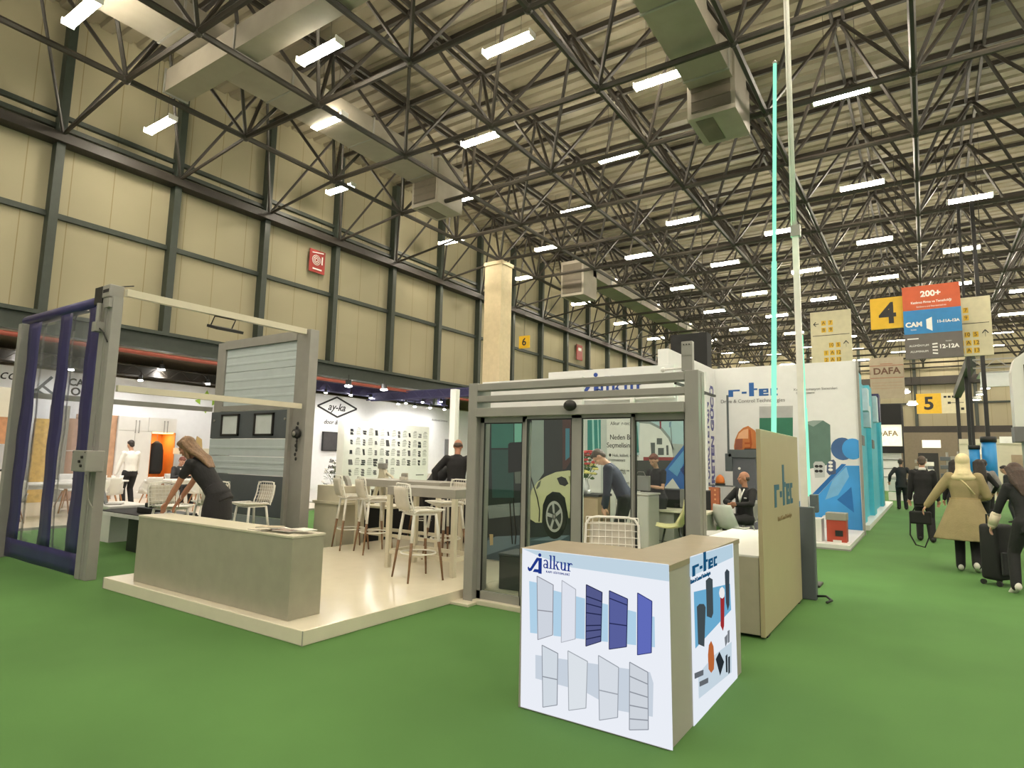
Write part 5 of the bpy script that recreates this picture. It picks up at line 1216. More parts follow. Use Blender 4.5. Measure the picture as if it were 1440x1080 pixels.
obj('yellow_flowers', b2, mat('petal_yellow', (214,204,120), 0.7), t, True)['kind'] = 'stuff'
obj('stems', b3, mat('stem_green', (70,104,52), 0.7), t)
# small monitor table by the post, dark screen and box
t = thing('side_desk', 'white side desk beside the olive shell chair', 'desk', (-3.6, 10.9, 0))
b = B(); b.rbox(-0.6, 0.5, -0.3, 0.3, 0.66, 0.70, 0.005); obj('top', b, W['cream'], t)
b = B(); b.box(0.3, 0.48, -0.28, 0.28, 0, 0.66); obj('drawer_unit', b, W['grey'], t)
b = B(); b.box(-0.55, -0.1, -0.25, 0.25, 0, 0.66); obj('drawer_unit', b, W['grey'], t)
t = thing('desk_monitor', 'grey monitor seen from behind on the side desk', 'monitor', (-3.5, 10.9, 0.702))
b = B(); b.rbox(-0.17, 0.2, -0.02, 0.02, 0.04, 0.36, 0.01); obj('screen', b, mat('grey_plastic', (120,118,114), 0.5), t)
b = B(); b.box(-0.06, 0.06, -0.06, 0.06, 0, 0.01); b.box(-0.02, 0.02, -0.01, 0.01, 0, 0.1); obj('stand', b, W['grey'], t)
t = thing('dark_cabinet', 'long black sideboard under the blue letter on the photo wall', 'cabinet', (-4.1, 11.6, 0))
b = B(); b.rbox(-0.5, 0.7, -0.25, 0.25, 0, 1.0, 0.005); obj('body', b, W['blackm'], t)
b = B(); b.box(-0.5, 0.7, -0.26, 0.25, 1.0, 1.02); obj('top', b, W['black'], t)

# moulded shell chairs
def make_shell(label, m, legm, arms=False, wooden=False):
    t = thing('shell_chair', label, 'chair', (0,0,0), 0, 'moulded shell chairs')
    def f(u, v):
        u = u * 2 - 1
        w = 0.235 + (0.03 if v < 0.5 else 0.015) - 0.09 * max(0, v - 0.72) * 2 - (0.06 * max(0, 0.12 - v) * 8)
        if v < 0.5: y = 0.22 - 0.8 * v; z = 0.44 - 0.035 * math.sin(PI * v / 0.5) + 0.06 * u * u * (0.4 + v)
        else:
            k = (v - 0.5) / 0.5; y = -0.18 - 0.13 * k - 0.03 * math.sin(PI * k); z = 0.44 + 0.40 * k + 0.04 * u * u * (1 - k)
            y += (0.10 if not arms else 0.22 * (1 - 0.5 * k)) * u * u
        if arms and 0.2 < v < 0.8: z += 0.10 * abs(u) ** 3
        return Vector((w * u, y, z))
    b = B(); b.grid(f, 10, 16, 0.012); obj('shell', b, m, t, True)
    for sx in (-1, 1):
        for sy in (-1, 1):
            b = B(); b.tube([(0.1*sx, 0.1*sy - 0.02, 0.42), (0.22*sx, 0.2*sy - 0.03, 0)], [0.016, 0.010], 8); obj('leg', b, legm, t, True)
    b = B()
    for s in (-1, 1): b.tube([(0.16*s, 0.14*s, 0.2), (-0.16*s, -0.18*s, 0.2)], 0.005, 5)
    obj('brace', b, W['black'], t)
    return t
sh1 = make_shell('light grey shell chair beside the cream logo panel', mat('grey_shell', (176,178,170), 0.4), W['wire'])
sh1.location = (-2.82, 11.0, 0); sh1.rotation_euler = (0, 0, -0.5)
sh2 = make_shell('olive green shell chair on black legs behind the glass door', mat('olive_shell', (168,160,112), 0.5), W['black'])
sh2.location = (-3.3, 9.35, P0); sh2.rotation_euler = (0, 0, 1.9)
# round white meeting table + seated man corner
t = thing('meeting_table', 'small round grey meeting table in front of the seated bald man', 'table', (-2.3, 8.85, 0))
b = B(); b.lathe([(0.40,0.55),(0.41,0.555),(0.41,0.57),(0.40,0.575),(0.01,0.575)], seg=32); obj('top', b, W['grey'], t)
b = B(); b.lathe([(0.22,0),(0.22,0.012),(0.03,0.03),(0.03,0.55)], seg=20); obj('pedestal', b, W['wire'], t, True)
sh3 = dup(sh1, (-2.95, 12.35, 0), PI - 0.5, 'light grey shell chair under the seated bald man in a suit')
# product shelves on the slogan side wall
t = thing('product_shelf', 'narrow dark shelf with samples below the vertical slogan', 'shelf', (-4.1, 14.2, 0))
b = B(); b.box(-0.35, 0.55, -0.15, 0.15, 1.02, 1.04); b.box(-0.35, 0.55, -0.15, 0.15, 0.30, 0.33); obj('board', b, W['dgrey'], t)
b = B(); b.box(-0.33, -0.30, -0.12, 0.12, 0.0, 1.02); b.box(0.5, 0.53, -0.12, 0.12, 0, 1.02); obj('support', b, W['white'], t)
t = thing('beacon_sample', 'small orange warning beacon on the shelf below the slogan', 'beacon', (-3.85, 14.15, 1.042))
b = B(); b.lathe([(0.1,0.04),(0.105,0.09),(0.08,0.18),(0.03,0.23),(0.01,0.235)], seg=16); obj('dome', b, mat('amber_plastic', (206,112,40), 0.3), t, True)
b = B(); b.lathe([(0.11,0),(0.11,0.04),(0.09,0.045)], seg=16); obj('base', b, W['black'], t)
t = thing('beacon_sample', 'tall orange lamp panel with dots under the shelf', 'beacon', (-4.05, 14.1, 0.332))
b = B(); b.rbox(-0.2, 0.2, -0.08, 0.08, 0.0, 0.66, 0.02); obj('panel', b, mat('copper_panel', (190,112,80), 0.35), t)
b = B()
for i in range(3):
    for j in range(6): b.tube([(-0.12 + 0.12*i, -0.082, 0.1 + 0.1*j), (-0.12 + 0.12*i, -0.088, 0.1 + 0.1*j)], 0.022, 8)
obj('bulb', b, mat('amber_dot', (236,180,130), 0.4), t)
t = thing('motor_sample', 'grey gate motor column with a flat arm beside the slogan wall', 'gate motor', (-3.35, 14.6, 0))
b = B(); b.rbox(-0.3, 0.2, -0.15, 0.15, 0, 1.66, 0.01); obj('column', b, mat('slate_box', (92,94,102), 0.5), t)
b = B(); b.rbox(-0.38, 0.42, -0.2, 0.2, 1.66, 1.84, 0.01); b.rbox(-0.45, -0.3, -0.2, 0.2, 1.35, 1.75, 0.01); obj('head', b, W['dgrey'], t)
b = B(); b.tube([(-0.15, -0.15, 1.42), (-0.15, -0.16, 1.42)], 0.03, 8); obj('lock', b, W['whiteink'], t)
b = B(); b.tube([(-0.42, 0, 1.74), (-0.42, 0, 3.1)], 0.025, 6); obj('mast', b, W['dgrey'], t)
t = thing('wall_screen', 'dark flat screen on the white wall behind the bald man', 'screen', (-3.2, 15.98, 1.15))
b = B(); b.rbox(-0.55, 0.55, 0, 0.06, 0, 0.75, 0.01); obj('screen', b, W['black'], t)
b = B(); b.box(-0.2, 0.2, 0.06, 0.118, 0.2, 0.5); obj('bracket', b, W['black'], t)
t = thing('white_shelf', 'white open shelf with samples below the dark wall screen', 'shelf', (-2.75, 15.85, 0.102))
b = B(); b.box(-0.7, 0.2, -0.2, 0.2, 1.0, 1.04); b.box(-0.7, 0.2, -0.2, 0.2, 0.4, 0.44); b.box(-0.7, -0.66, -0.2, 0.2, 0, 1.0); b.box(0.16, 0.2, -0.2, 0.2, 0, 1.0); obj('frame', b, W['white'], t)
b = B(); b.box(-0.66, 0.16, 0.15, 0.2, 0.44, 1.0); obj('back', b, mat('gold_back', (190,170,110), 0.5), t)

# ================================================================ booths along the left wall
XB = -21.5
# ---- ay-ka booth
b = B(); b.rbox(XB - 0.12, XB, 13.4, 28.5, 0, 4.1, 0.004)
AY = obj('exhibition_wall', b, W['whitewall']); tag(AY, 'white booth wall with a black diamond logo and italic text', 'exhibition wall')
b = B(); b.rbox(XB - 0.1, -17.0, 12.6, 12.75, 0, 3.6, 0.004); tag(obj('partition_wall', b, W['whitewall']), 'white partition between the left booth and the diamond logo booth', 'partition')
DC = [(17.133,3.58),(18.158,4.037),(19.332,3.603),(18.232,3.161)]
b = B()
for k in range(4):
    (y0, z0), (y1, z1) = DC[k], DC[(k + 1) % 4]; b.bar((XB + 0.006, y0, z0), (XB + 0.006, y1, z1), 0.012, 0.075)
obj('diamond_outline', b, W['ink'], AY)
TT = [(18.17,3.586),(17.954,2.92),(18.137,1.251),(18.121,1.01),(17.912,0.782)]
text('logo_text', 'ay-ka', 0.46, (XB + 0.004, TT[0][0], TT[0][1]), '+X', W['ink'], AY, shear=0.35, bold=0.006)
text('wall_caption', 'door & kitchen', 0.26, (XB + 0.004, TT[1][0] + 0.35, TT[1][1]), '+X', W['ink'], AY, shear=0.35, bold=0.003)
text('wall_caption', 'Steel Doors', 0.205, (XB + 0.004, TT[2][0] + 0.28, TT[2][1]), '+X', W['ink'], AY, shear=0.35, bold=0.008)
text('wall_caption', 'Interior Doors', 0.205, (XB + 0.004, TT[3][0] + 0.36, TT[3][1] - 0.02), '+X', W['ink'], AY, shear=0.35, bold=0.008)
text('wall_caption', 'Kitchens', 0.205, (XB + 0.004, TT[4][0] + 0.42, TT[4][1] - 0.03), '+X', W['ink'], AY, shear=0.35, bold=0.008)
RE = [(25.148,3.442)]
text('wall_caption', 'Residential Entrances', 0.15, (XB + 0.004, RE[0][0], RE[0][1]), '+X', W['greyink'], AY, shear=0.3)
TVc = [(17.441,2.498),(18.975,1.669)]
t = thing('television', 'dark flat television on the white wall under the diamond logo', 'television', (XB + 0.05, (TVc[0][0]+TVc[1][0])/2, TVc[1][1]))
w = (TVc[1][0]-TVc[0][0])/2; h = TVc[0][1]-TVc[1][1]
b = B(); b.rbox(-0.03, 0.05, -w, w, 0, h, 0.01); obj('case', b, W['black'], t)
b = B(); b.box(0.05, 0.053, -w + 0.04, w - 0.04, 0.04, h - 0.04); obj('screen', b, mat('screen_grey', (70,68,70), 0.25), t)
b = B(); b.rbox(XB + 0.01, XB + 0.25, 13.35, 13.65, 0, 2.6, 0.005); tag(obj('dark_door_sample', b, mat('dark_brown', (58,50,48), 0.5)), 'narrow dark door sample at the edge of the garage door post', 'door sample')
DS = [(25.612,2.469),(26.397,1.495)]
b = B(); b.rbox(XB + 0.01, XB + 0.08, DS[0][0], DS[1][0], 0.1, DS[0][1], 0.005); tag(obj('grey_door_sample', b, mat('door_grey', (128,128,132), 0.5)), 'plain grey door sample on the wall behind the standing man', 'door sample')

# product board
XG = -13.0
GB = [(11.292,2.462),(14.729,2.489)]
y0, y1, zt = GB[0][0], GB[1][0], GB[0][1]
t = thing('product_board', 'white standing board covered with small product pictures in rows', 'display board', (XG, y0, 0))
wd = y1 - y0
b = B(); b.rbox(-0.26, 0, 0, wd, 0.1, zt, 0.004); obj('board', b, W['white'], t)
b = B()
for y in (0.2, wd - 0.2): b.box(-0.22, -0.03, y - 0.05, y + 0.05, 0, 0.1)
obj('foot', b, W['grey'], t)
rnd = random.Random(11)
K = [(11.562,2.155),(14.521,2.218),(11.554,1.049)]
dy = (K[1][0] - K[0][0]) / 6.5; dz = (K[0][1] - K[2][1]) / 4.0
tones = [mat('print_tone_%d' % k, c, 0.5) for k, c in enumerate(((60,58,62),(96,92,96),(130,126,128),(44,44,50)))]
bl = B()
for r in range(5):
    for c in range(7):
        if r == 4 and c > 3: continue
        y = K[0][0] - y0 + c * dy; z = K[0][1] - r * dz
        w_, h_ = rnd.uniform(0.05, 0.085), rnd.uniform(0.06, 0.11)
        bb = B()
        n = rnd.choice((1, 2, 3))
        for k in range(n):
            zz = z + h_ - 2 * h_ * k / n; bb.yz([(y - w_, zz), (y + w_ * rnd.uniform(0.3, 1), zz), (y + w_, zz - 2 * h_ / n * 0.85), (y - w_ * rnd.uniform(0.2, 1), zz - 2 * h_ / n * 0.85)], 0.003, 0.002)
        obj('product_picture', bb, rnd.choice(tones), t)
        bl = B()
        for k in range(6): bl.box(0.0005, 0.002, y + dy * 0.34, y + dy * (0.34 + rnd.uniform(0.3, 0.42)), z + 0.09 - k * 0.03, z + 0.098 - k * 0.03)
        bl.box(0.0005, 0.0025, y + dy * 0.42, y + dy * 0.66, z + 0.115, z + 0.13)
        obj('caption_text', bl, W['greyink'], t)
obj('caption_text', B().box(0.0005, 0.0025, wd - 0.55, wd - 0.2, 0.95, 0.98), W['greyink'], t)

# navy light trusses over the ay-ka booth
def truss(label, p, q, h=0.28, m=None):
    t = thing('light_truss', label, 'truss', p)
    p, q = Vector(p), Vector(q); d = q - p; L = d.length; n = d.normalized(); s = Vector((-n.y, n.x, 0)) * 0.14
    b = B()
    for a in (-1, 1):
        for c in (0, h): b.tube([s * a + Vector((0,0,c)), d + s * a + Vector((0,0,c))], 0.028, 6)
    obj('chord', b, m or W['navyt'], t)
    b = B(); k = max(2, int(L / 0.35))
    for i in range(k):
        a = d * (i / k); e = d * ((i + 1) / k)
        for u in (-1, 1): b.tube([a + s*u + Vector((0,0,0 if i % 2 else h)), e + s*u + Vector((0,0,h if i % 2 else 0))], 0.012, 4)
    obj('lacing', b, m or W['navyt'], t)
    b = B(); b.box(-0.02, 0.02, 0, 0, 0, 0) if False else None
    bb = B(); bb.bar(Vector((0,0,h/2)), d + Vector((0,0,h/2)), 0.05, h * 0.9); obj('cover_panel', bb, m or W['navyt'], t)
    return t
truss('navy truss along the wall top over the diamond logo', (-20.6, 12.4, 4.15), (-20.6, 24.5, 4.15), 0.35)
truss('navy truss reaching forward over the product board booth', (-20.6, 19.2, 3.95), (-13.6, 19.2, 3.95), 0.3)
truss('navy truss along the front of the product board booth', (-13.6, 19.2, 3.95), (-13.6, 25, 3.95), 0.3)
truss('dark truss over the left booth with the cabinets', (-20.4, 2.6, 3.85), (-20.4, 12.4, 3.85), 0.3, W['steel'])
b = B(); b.box(-13.75, -13.45, 19.05, 19.35, 2.76, 3.95); tag(obj('truss_post', b, W['navyt']), 'navy truss post hanging beside the white column', 'post')
WCp = [(17.03,3.511),(17.231,3.542)]
b = B(); b.box(-14.1, -13.85, WCp[0][0], WCp[0][0] + 0.22, 0, 3.95); tag(obj('booth_column', b, W['white']), 'white booth column left of the glass door frame', 'column')
b = B(); b.box(-13.9, -13.4, 20.2, 24, 2.75, 2.95); b.box(-13.9, -13.5, 20.0, 24, 2.2, 2.4); tag(obj('booth_fascia', b, W['greyink']), 'grey fascia strip between white column and glass door frame', 'fascia')
b = B(); b.rbox(-15.4, -15.2, 23.2, 25.6, 0, 2.6, 0.004); b.box(-15.19, -15.18, 23.5, 25.2, 0.1, 2.4); tag(obj('booth_doorway', b, mat('taupe_frame', (150,138,122), 0.6)), 'taupe framed doorway right behind the standing man in black', 'doorway')

# spotlights of the left booths, plus added area fill
LENS = glow('booth_spot_lens', (255,252,246), 70)
def booth_spot(label, loc, aim, e=160, big=False):
    t = thing('booth_spotlight', label, 'spotlight', loc, 0, 'white spotlights over the left booths')
    r = 0.10 if big else 0.07
    b = B(); b.tube([(0,0,0.02),(0,0,0.16)], r * 0.8, 10); b.bar((0,0,0.16),(0,0,0.3), 0.02); obj('housing', b, W['black'], t)
    b = B(); b.ball((0,0,0), (r, r, 0.03), 12); obj('lens', b, LENS, t, True)
    lamp('SPOT', (0,0,-0.05), e, (1, 0.98, 0.95), 0.05, t, None, 2.2, 0.9).rotation_euler = (Vector(aim) - Vector(loc)).to_track_quat('-Z', 'Y').to_euler()
AS = [(16.646,4.036),(17.972,4.066),(19.135,4.045),(17.747,4.477),(19.869,4.465),(20.856,3.925),(21.99,3.894),(23.107,3.925),(24.202,3.932),(21.367,4.008),(22.526,4.153),(23.903,4.29)]
NM = ['left above the diamond logo','right above the diamond logo','right of the diamond logo','brightest one over the diamond logo','second bright one right of the diamond logo','over the product board, first','over the product board, second','over the product board, third','over the product board, fourth','on the forward truss, first','on the forward truss, middle','on the forward truss near the column']
for k, (y, z) in enumerate(AS): booth_spot('white spotlight ' + NM[k], (-20.4, y, z), (XB, y + 0.2, 1.5), 55, False) if k not in (3, 4) else None
for k, (y, z) in ((3, (11.0, 3.337)), (4, (12.29, 3.376))): booth_spot('white spotlight ' + NM[k], (-12.6, y, z), (-13.0, 14.4 + (k - 3) * 1.2, 1.8), 260, True)
LS = [(6.321,4.095),(9.335,3.691),(9.947,4.107),(11.507,3.822),(7.445,3.779)]
NM = ['above the web address on the left booth','over the white cabinet','bright one left of the garage door','at the right end of the cabinet booth','seen through the roll door window']
for k, (y, z) in enumerate(LS): booth_spot('white spotlight ' + NM[k], (-20.2, y, z), (XB, y + 0.2, 1.5), 55, k in (0, 2))
for x, y in ((-17, 7), (-17.5, 16.5), (-17, 21.5)):
    lamp('AREA', (x, y, 4.0), 75, (1, 0.97, 0.94), 2.5)  # area lights without fixtures, added to brighten the booths

# ---- cabinet booth at far left
b = B(); b.rbox(XB - 0.12, XB, 1.5, 12.6, 0, 3.85, 0.004)
CB = obj('exhibition_wall', b, W['whitewall']); tag(CB, 'white booth wall with web address and dark logo at the left edge', 'exhibition wall')
KT = [(6.459,3.577),(7.359,3.344),(8.031,3.542),(8.128,3.262),(12.235,3.32)]
text('wall_caption', 'k.com', 0.42, (XB + 0.004, KT[0][0] - 0.05, KT[0][1]), '+X', W['ink'], CB, shear=0.3)
text('wall_caption', 'CAB', 0.30, (XB + 0.004, KT[2][0] + 0.15, KT[2][1]), '+X', W['ink'], CB, bold=0.01)
text('wall_caption', 'OFİS', 0.33, (XB + 0.004, KT[3][0] + 0.2, KT[3][1]), '+X', W['ink'], CB, bold=0.01)
b = B()
ya, za = KT[1]
b.bar((XB+0.006, ya-0.35, za-0.25), (XB+0.006, ya+0.1, za+0.3), 0.012, 0.08); b.bar((XB+0.006, ya-0.1, za+0.0), (XB+0.006, ya+0.3, za-0.3), 0.012, 0.07); b.bar((XB+0.006, ya-0.3, za-0.1), (XB+0.006, ya+0.05, za-0.3), 0.012, 0.06)
obj('logo_mark', b, W['dgrey'], CB)
ys, zs_ = KT[4]
b = B()
for k in range(4):
    c, s = math.cos(k * PI / 2), math.sin(k * PI / 2)
    b.yz([(ys + 0.22*c - 0.12*s, zs_ + 0.22*s + 0.12*c), (ys + 0.42*c, zs_ + 0.42*s), (ys + 0.22*c + 0.12*s, zs_ + 0.22*s - 0.12*c)], XB + 0.006, 0.003)
obj('leaf_logo', b, mat('leaf_green', (150,190,60), 0.5), CB)
t = thing('booth_floor', 'pale beige raised floor of the cabinet booth', 'platform', (-17.7, 7.0, 0))
b = B(); b.rbox(-3.7, 3.6, -5.5, 5.5, 0, 0.05, 0.004); obj('deck', b, mat('beige_floor', (206,196,180), 0.3), t)
b = B(); b.box(3.6, 3.62, -5.5, 5.5, 0, 0.05); obj('edge_strip', b, W['alu'], t)
t = thing('booth_floor', 'pale grey raised floor of the diamond logo booth', 'platform', (-17.6, 19.0, 0))
b = B(); b.rbox(-3.7, 4.4, -6.2, 6, 0, 0.05, 0.004); obj('deck', b, mat('grey_floor', (190,186,180), 0.3), t)
b = B(); b.box(4.4, 4.42, -6.2, 6, 0, 0.05); obj('edge_strip', b, W['alu'], t)

CBX = -20.5
CQ = [(8.954,2.582),(10.721,2.652),(9.957,2.121),(10.726,2.137),(8.936,2.599)]
t = thing('white_wardrobe', 'white built-in wardrobe with an open lit amber niche', 'wardrobe', (CBX, 0, 0.05))
yl, yr = CQ[0][0], CQ[1][0]; zt = CQ[0][1] - 0.05; yn0, yn1 = CQ[2][0], CQ[3][0]; zn = CQ[2][1] - 0.05
b = B(); b.rbox(-0.9, 0, yl, yn0, 0, zt, 0.004); b.box(-0.9, 0, yn1, yr, 0, zt); b.box(-0.9, 0, yn0, yn1, zn, zt); b.box(-0.9, -0.86, yn0, yn1, 0, zn); obj('body', b, W['white'], t)
b = B(); b.box(-0.86, -0.85, yn0, yn1, 0, zn); b.box(-0.85, 0, yn0, yn0 + 0.02, 0, zn); b.box(-0.85, 0, yn1 - 0.02, yn1, 0, zn); obj('niche_lining', b, mat('amber_lining', (196,120,50), 0.5), t)
b = B(); b.box(-0.7, -0.05, yn0 + 0.05, yn1 - 0.05, zn - 0.03, zn); obj('niche_light', b, glow('niche_glow', (255,200,130), 3), t)
lamp('AREA', (-0.35, (yn0 + yn1) / 2, zn - 0.06), 8, (1, 0.75, 0.45), 0.4, t)
ym = (yl + yr) / 2
for yd0, yd1, z0, z1 in ((yl, ym, zn + 0.01, zt), (ym, yr, zn + 0.01, zt), (yl, (yl+yn0)/2, 0.05, zn), ((yl+yn0)/2, yn0, 0.05, zn)):
    b = B(); b.rbox(0, 0.02, yd0 + 0.006, yd1 - 0.006, z0 + 0.006, z1 - 0.006, 0.003); d = obj('door', b, W['white'], t)
HQ = [(9.497,2.266),(10.368,2.293)]
for (yy, zz) in HQ:
    b = B()
    for s in (-0.05, 0.05): b.bar((0.05, yy + s, zz - 0.25), (0.05, yy + s, zz + 0.15), 0.015); b.box(0.02, 0.05, yy + s - 0.008, yy + s + 0.008, zz - 0.24, zz - 0.22); b.box(0.02, 0.05, yy + s - 0.008, yy + s + 0.008, zz + 0.12, zz + 0.14)
    obj('handle', b, W['alu'], t)
t = thing('hanging_coat', 'long black coat hanging in the amber wardrobe niche', 'coat', (CBX - 0.15, (yn0 + yn1) / 2 - 0.12, 0.05))
cz = zn - 0.28
b = B(); b.tube([(0, 0, cz), (0, 0, cz - 0.1), (0, 0, cz - 0.3), (0, 0, cz - 0.9), (0, 0, cz - 1.05)], [0.05, 0.17, 0.22, 0.24, 0.18], 14, ry=0.6); obj('cloth', b, W['blackm'], t, True)
b = B(); b.tube([(0, 0, cz), (0, 0, zn - 0.03)], 0.008, 6); b.tube([(0,-0.15,cz-0.08),(0,0,cz),(0,0.15,cz-0.08)], 0.008, 6); obj('hanger', b, W['alu'], t)
# timber and grey tall units seen left and through the roll door
for k, (px0, px1, name, rgb, zt_, lab) in enumerate(((100, 160, 'oak_unit', (176,130,98), 2.35, 'oak fronted tall unit beside the white wardrobe'),)):
    pass
UQ = [(6.065,2.351),(6.429,2.376),(6.14,1.58),(8.822,2.625),(9.009,2.593),(6.85,2.303),(6.952,2.309),(7.436,2.36),(7.881,2.686),(7.535,2.45)]
t = thing('grey_cabinet_unit', 'beige overhead cabinet with brown doors at the left picture edge', 'cabinet', (-20.6, 0, 0.05))
b = B(); b.rbox(-0.8, 0, 2.6, UQ[1][0], UQ[0][1] - 0.05, UQ[0][1] + 0.75, 0.004); obj('upper_box', b, W['cream'], t)
b = B(); b.rbox(-0.78, -0.02, 2.6, UQ[1][0], UQ[2][1], UQ[0][1] - 0.05, 0.004); obj('front', b, W['oak'], t)
b = B(); b.rbox(-0.6, 0.05, 2.6, UQ[1][0], 0, 0.85, 0.004); obj('base', b, W['white'], t)
b = B(); b.box(-0.6, 0.08, 2.6, UQ[1][0], 0.85, 0.89); obj('worktop', b, W['black'], t)
t = thing('golden_panel', 'narrow golden lit panel seen through the roll door', 'panel', (-20.4, 0, 0.05))
b = B(); b.rbox(-0.1, 0, UQ[5][0] - 0.05, UQ[5][0] + 0.3, 0, UQ[5][1], 0.004); obj('panel', b, mat('gold_panel', (206,168,90), 0.35, var=0.25, scale=9), t)
b = B(); b.box(-0.1, 0.02, UQ[5][0] + 0.3, UQ[5][0] + 0.75, 0, UQ[5][1] + 0.4); obj('side_frame', b, W['grey'], t)
t = thing('timber_unit', 'brown timber wall unit behind the right clear window of the roll door', 'wall unit', (-20.5, 0, 0.05))
b = B(); b.rbox(-0.6, 0, UQ[7][0] + 0.1, UQ[8][0] + 0.1, 0, UQ[7][1], 0.004); obj('body', b, mat('pale_timber', (176,140,120), 0.5, var=0.12), t)
b = B(); b.box(0, 0.02, UQ[7][0], UQ[8][0] + 0.1, 1.42, 1.44); b.box(-0.6, 0.01, UQ[7][0] - 0.04, UQ[7][0], 0, UQ[7][1] + 0.3); obj('trim', b, W['white'], t)
t = thing('oak_unit', 'oak fronted tall unit beside the white wardrobe', 'wall unit', (-20.5, 0, 0.05))
b = B(); b.rbox(-0.7, -0.05, UQ[3][0] - 0.75, yl - 0.01, 0, UQ[3][1] - 0.1, 0.004); obj('body', b, mat('light_oak', (192,152,122), 0.5, var=0.12), t)
b = B(); b.box(-0.05, -0.04, UQ[3][0] - 0.1, UQ[3][0] - 0.09, 0.1, UQ[3][1] - 0.15); obj('joint', b, W['grey'], t)
SQ = [(10.906,1.636),(11.043,1.875)]
t = thing('corner_shelf', 'white corner shelf with wooden ornaments behind the woman in black', 'shelf', (-20.0, SQ[0][0], 0.05))
b = B(); b.rbox(-0.45, 0, -0.25, 1.2, SQ[0][1] - 0.25, SQ[0][1] - 0.05, 0.004); b.box(-0.3, -0.2, 0.3, 0.5, 0, SQ[0][1] - 0.25); obj('board', b, W['cream'], t)
t = thing('wooden_ornament', 'pair of pointed wooden ornaments on the white corner shelf', 'ornament', (-20.2, SQ[0][0] + 0.1, SQ[0][1] + 0.002))
b = B()
for s in (-0.08, 0.32): b.prism([(s-0.12,0),(s+0.14,0),(s+0.1,0.3),(s-0.06,0.4)], lambda a,c:(0,a,c), lambda a,c:(0.05,a,c))
obj('ornament', b, mat('pale_wood', (190,164,110), 0.5), t)

# white dining chairs and tables
sc0 = make_shell('white armchair leftmost under the white table in the cabinet booth', W['white'], W['oak'], True)
TB = [(-16.0, 5.6, 'white table behind the roll door left window'), (-17.1, 6.9, 'white table at which the man in white shirt stands'), (-16.6, 9.2, 'white table in front of the man in suit')]
for k, (x, y, l) in enumerate(TB):
    t = thing('white_table', l, 'table', (x, y, 0.05), 0, 'white booth tables')
    b = B(); b.rbox(-0.45, 0.45, -0.75, 0.75, 0.70, 0.74, 0.01); obj('top', b, W['white'], t)
    for sx in (-1, 1):
        for sy in (-1, 1):
            b = B(); b.tube([(0.3*sx, 0.55*sy, 0.70), (0.4*sx, 0.7*sy, 0)], [0.022, 0.016], 8); obj('leg', b, W['oak'], t, True)
    b = B(); b.box(-0.35, 0.35, -0.6, 0.6, 0.62, 0.70); obj('apron', b, W['white'], t)
CH = [(-15.2, 4.8, 1.4, None), (-15.0, 6.2, 1.8, 'white armchair seen through the right clear window of the roll door'), (-16.1, 7.0, 1.2, 'white armchair in front of the man in white shirt'),
      (-16.1, 7.9, 1.7, 'white armchair right of the white-shirted man at the table'), (-15.5, 8.8, 1.5, 'white armchair nearest the table of the seated man'), (-15.6, 9.7, 1.3, 'white armchair behind the arms of the woman in black'),
      (-18.3, 7.0, -1.5, 'white armchair with the dark jacketed person'), (-17.8, 9.4, -1.5, 'white armchair of the seated man in a suit'), (-17.0, 4.9, -1.6, 'white armchair beyond the table at the left picture edge')]
for k, (x, y, r, l) in enumerate(CH):
    if k == 0: sc0.location = (x, y, 0.05); sc0.rotation_euler = (0, 0, r)
    else: dup(sc0, (x, y, 0.05), r, l)
t = thing('plate_stack', 'small dark tray with cups on the white table by the man in white shirt', 'tray', (-17.1, 7.0, 0.792))
b = B(); b.lathe([(0.14,0),(0.16,0.02),(0.15,0.02),(0.13,0.006)], seg=20); obj('tray', b, W['black'], t)
for k, (dx_, dy_) in enumerate(((-0.1, 0.32), (0.05, 0.45), (0.1, 0.62))):
    t = thing('white_cup', ['white cup nearest the dark tray', 'white cup in the middle of the table', 'white cup beside the white-shirted man'][k], 'cup', (-17.1 + dx_, 7.0 + dy_, 0.792))
    b = B(); b.lathe([(0.035,0),(0.05,0.1),(0.045,0.1),(0.03,0.008)], seg=14); obj('cup', b, W['white'], t, True)
    b = B(); b.tube([(0.045,0,0.08),(0.08,0,0.07),(0.075,0,0.03),(0.04,0,0.025)], 0.006, 6); obj('handle', b, W['white'], t, True)

# plant in the ay-ka booth
PL = [(12.649,0.764)]
t = thing('potted_plant', 'leafy plant with white flowers left of the product board', 'potted plant', (-15, PL[0][0] + 0.1, 0.05))
b = B(); b.lathe([(0.13,0),(0.19,0.45),(0.17,0.45),(0.12,0.02)], seg=18); obj('pot', b, W['white'], t, True)
rnd = random.Random(5); b, b2 = B(), B()
for k in range(70):
    a = rnd.uniform(0, 2*PI); r = rnd.uniform(0.02, 0.33); z = 0.45 + rnd.uniform(0.1, 0.75) * (1.15 - r)
    M4 = Matrix.Rotation(a, 4, 'Z') @ Matrix.Rotation(rnd.uniform(-0.9, 0.4), 4, 'Y')
    b.ball((r*math.cos(a), r*math.sin(a), z), (0.09, 0.028, 0.006), 6, M4)
    if k % 6 == 0: b2.ball((r*math.cos(a)*1.05, r*math.sin(a)*1.05, z + 0.05), (0.05,0.05,0.04), 7)
    if k % 3 == 0: b.tube([(0,0,0.4),(r*0.5*math.cos(a), r*0.5*math.sin(a), 0.45 + (z-0.45)*0.6),(r*math.cos(a), r*math.sin(a), z)], 0.006, 4)
obj('foliage', b, mat('leaf_dark', (74,84,58), 0.6), t)['kind'] = 'stuff'
obj('blossom', b2, W['whiteink'], t, True)

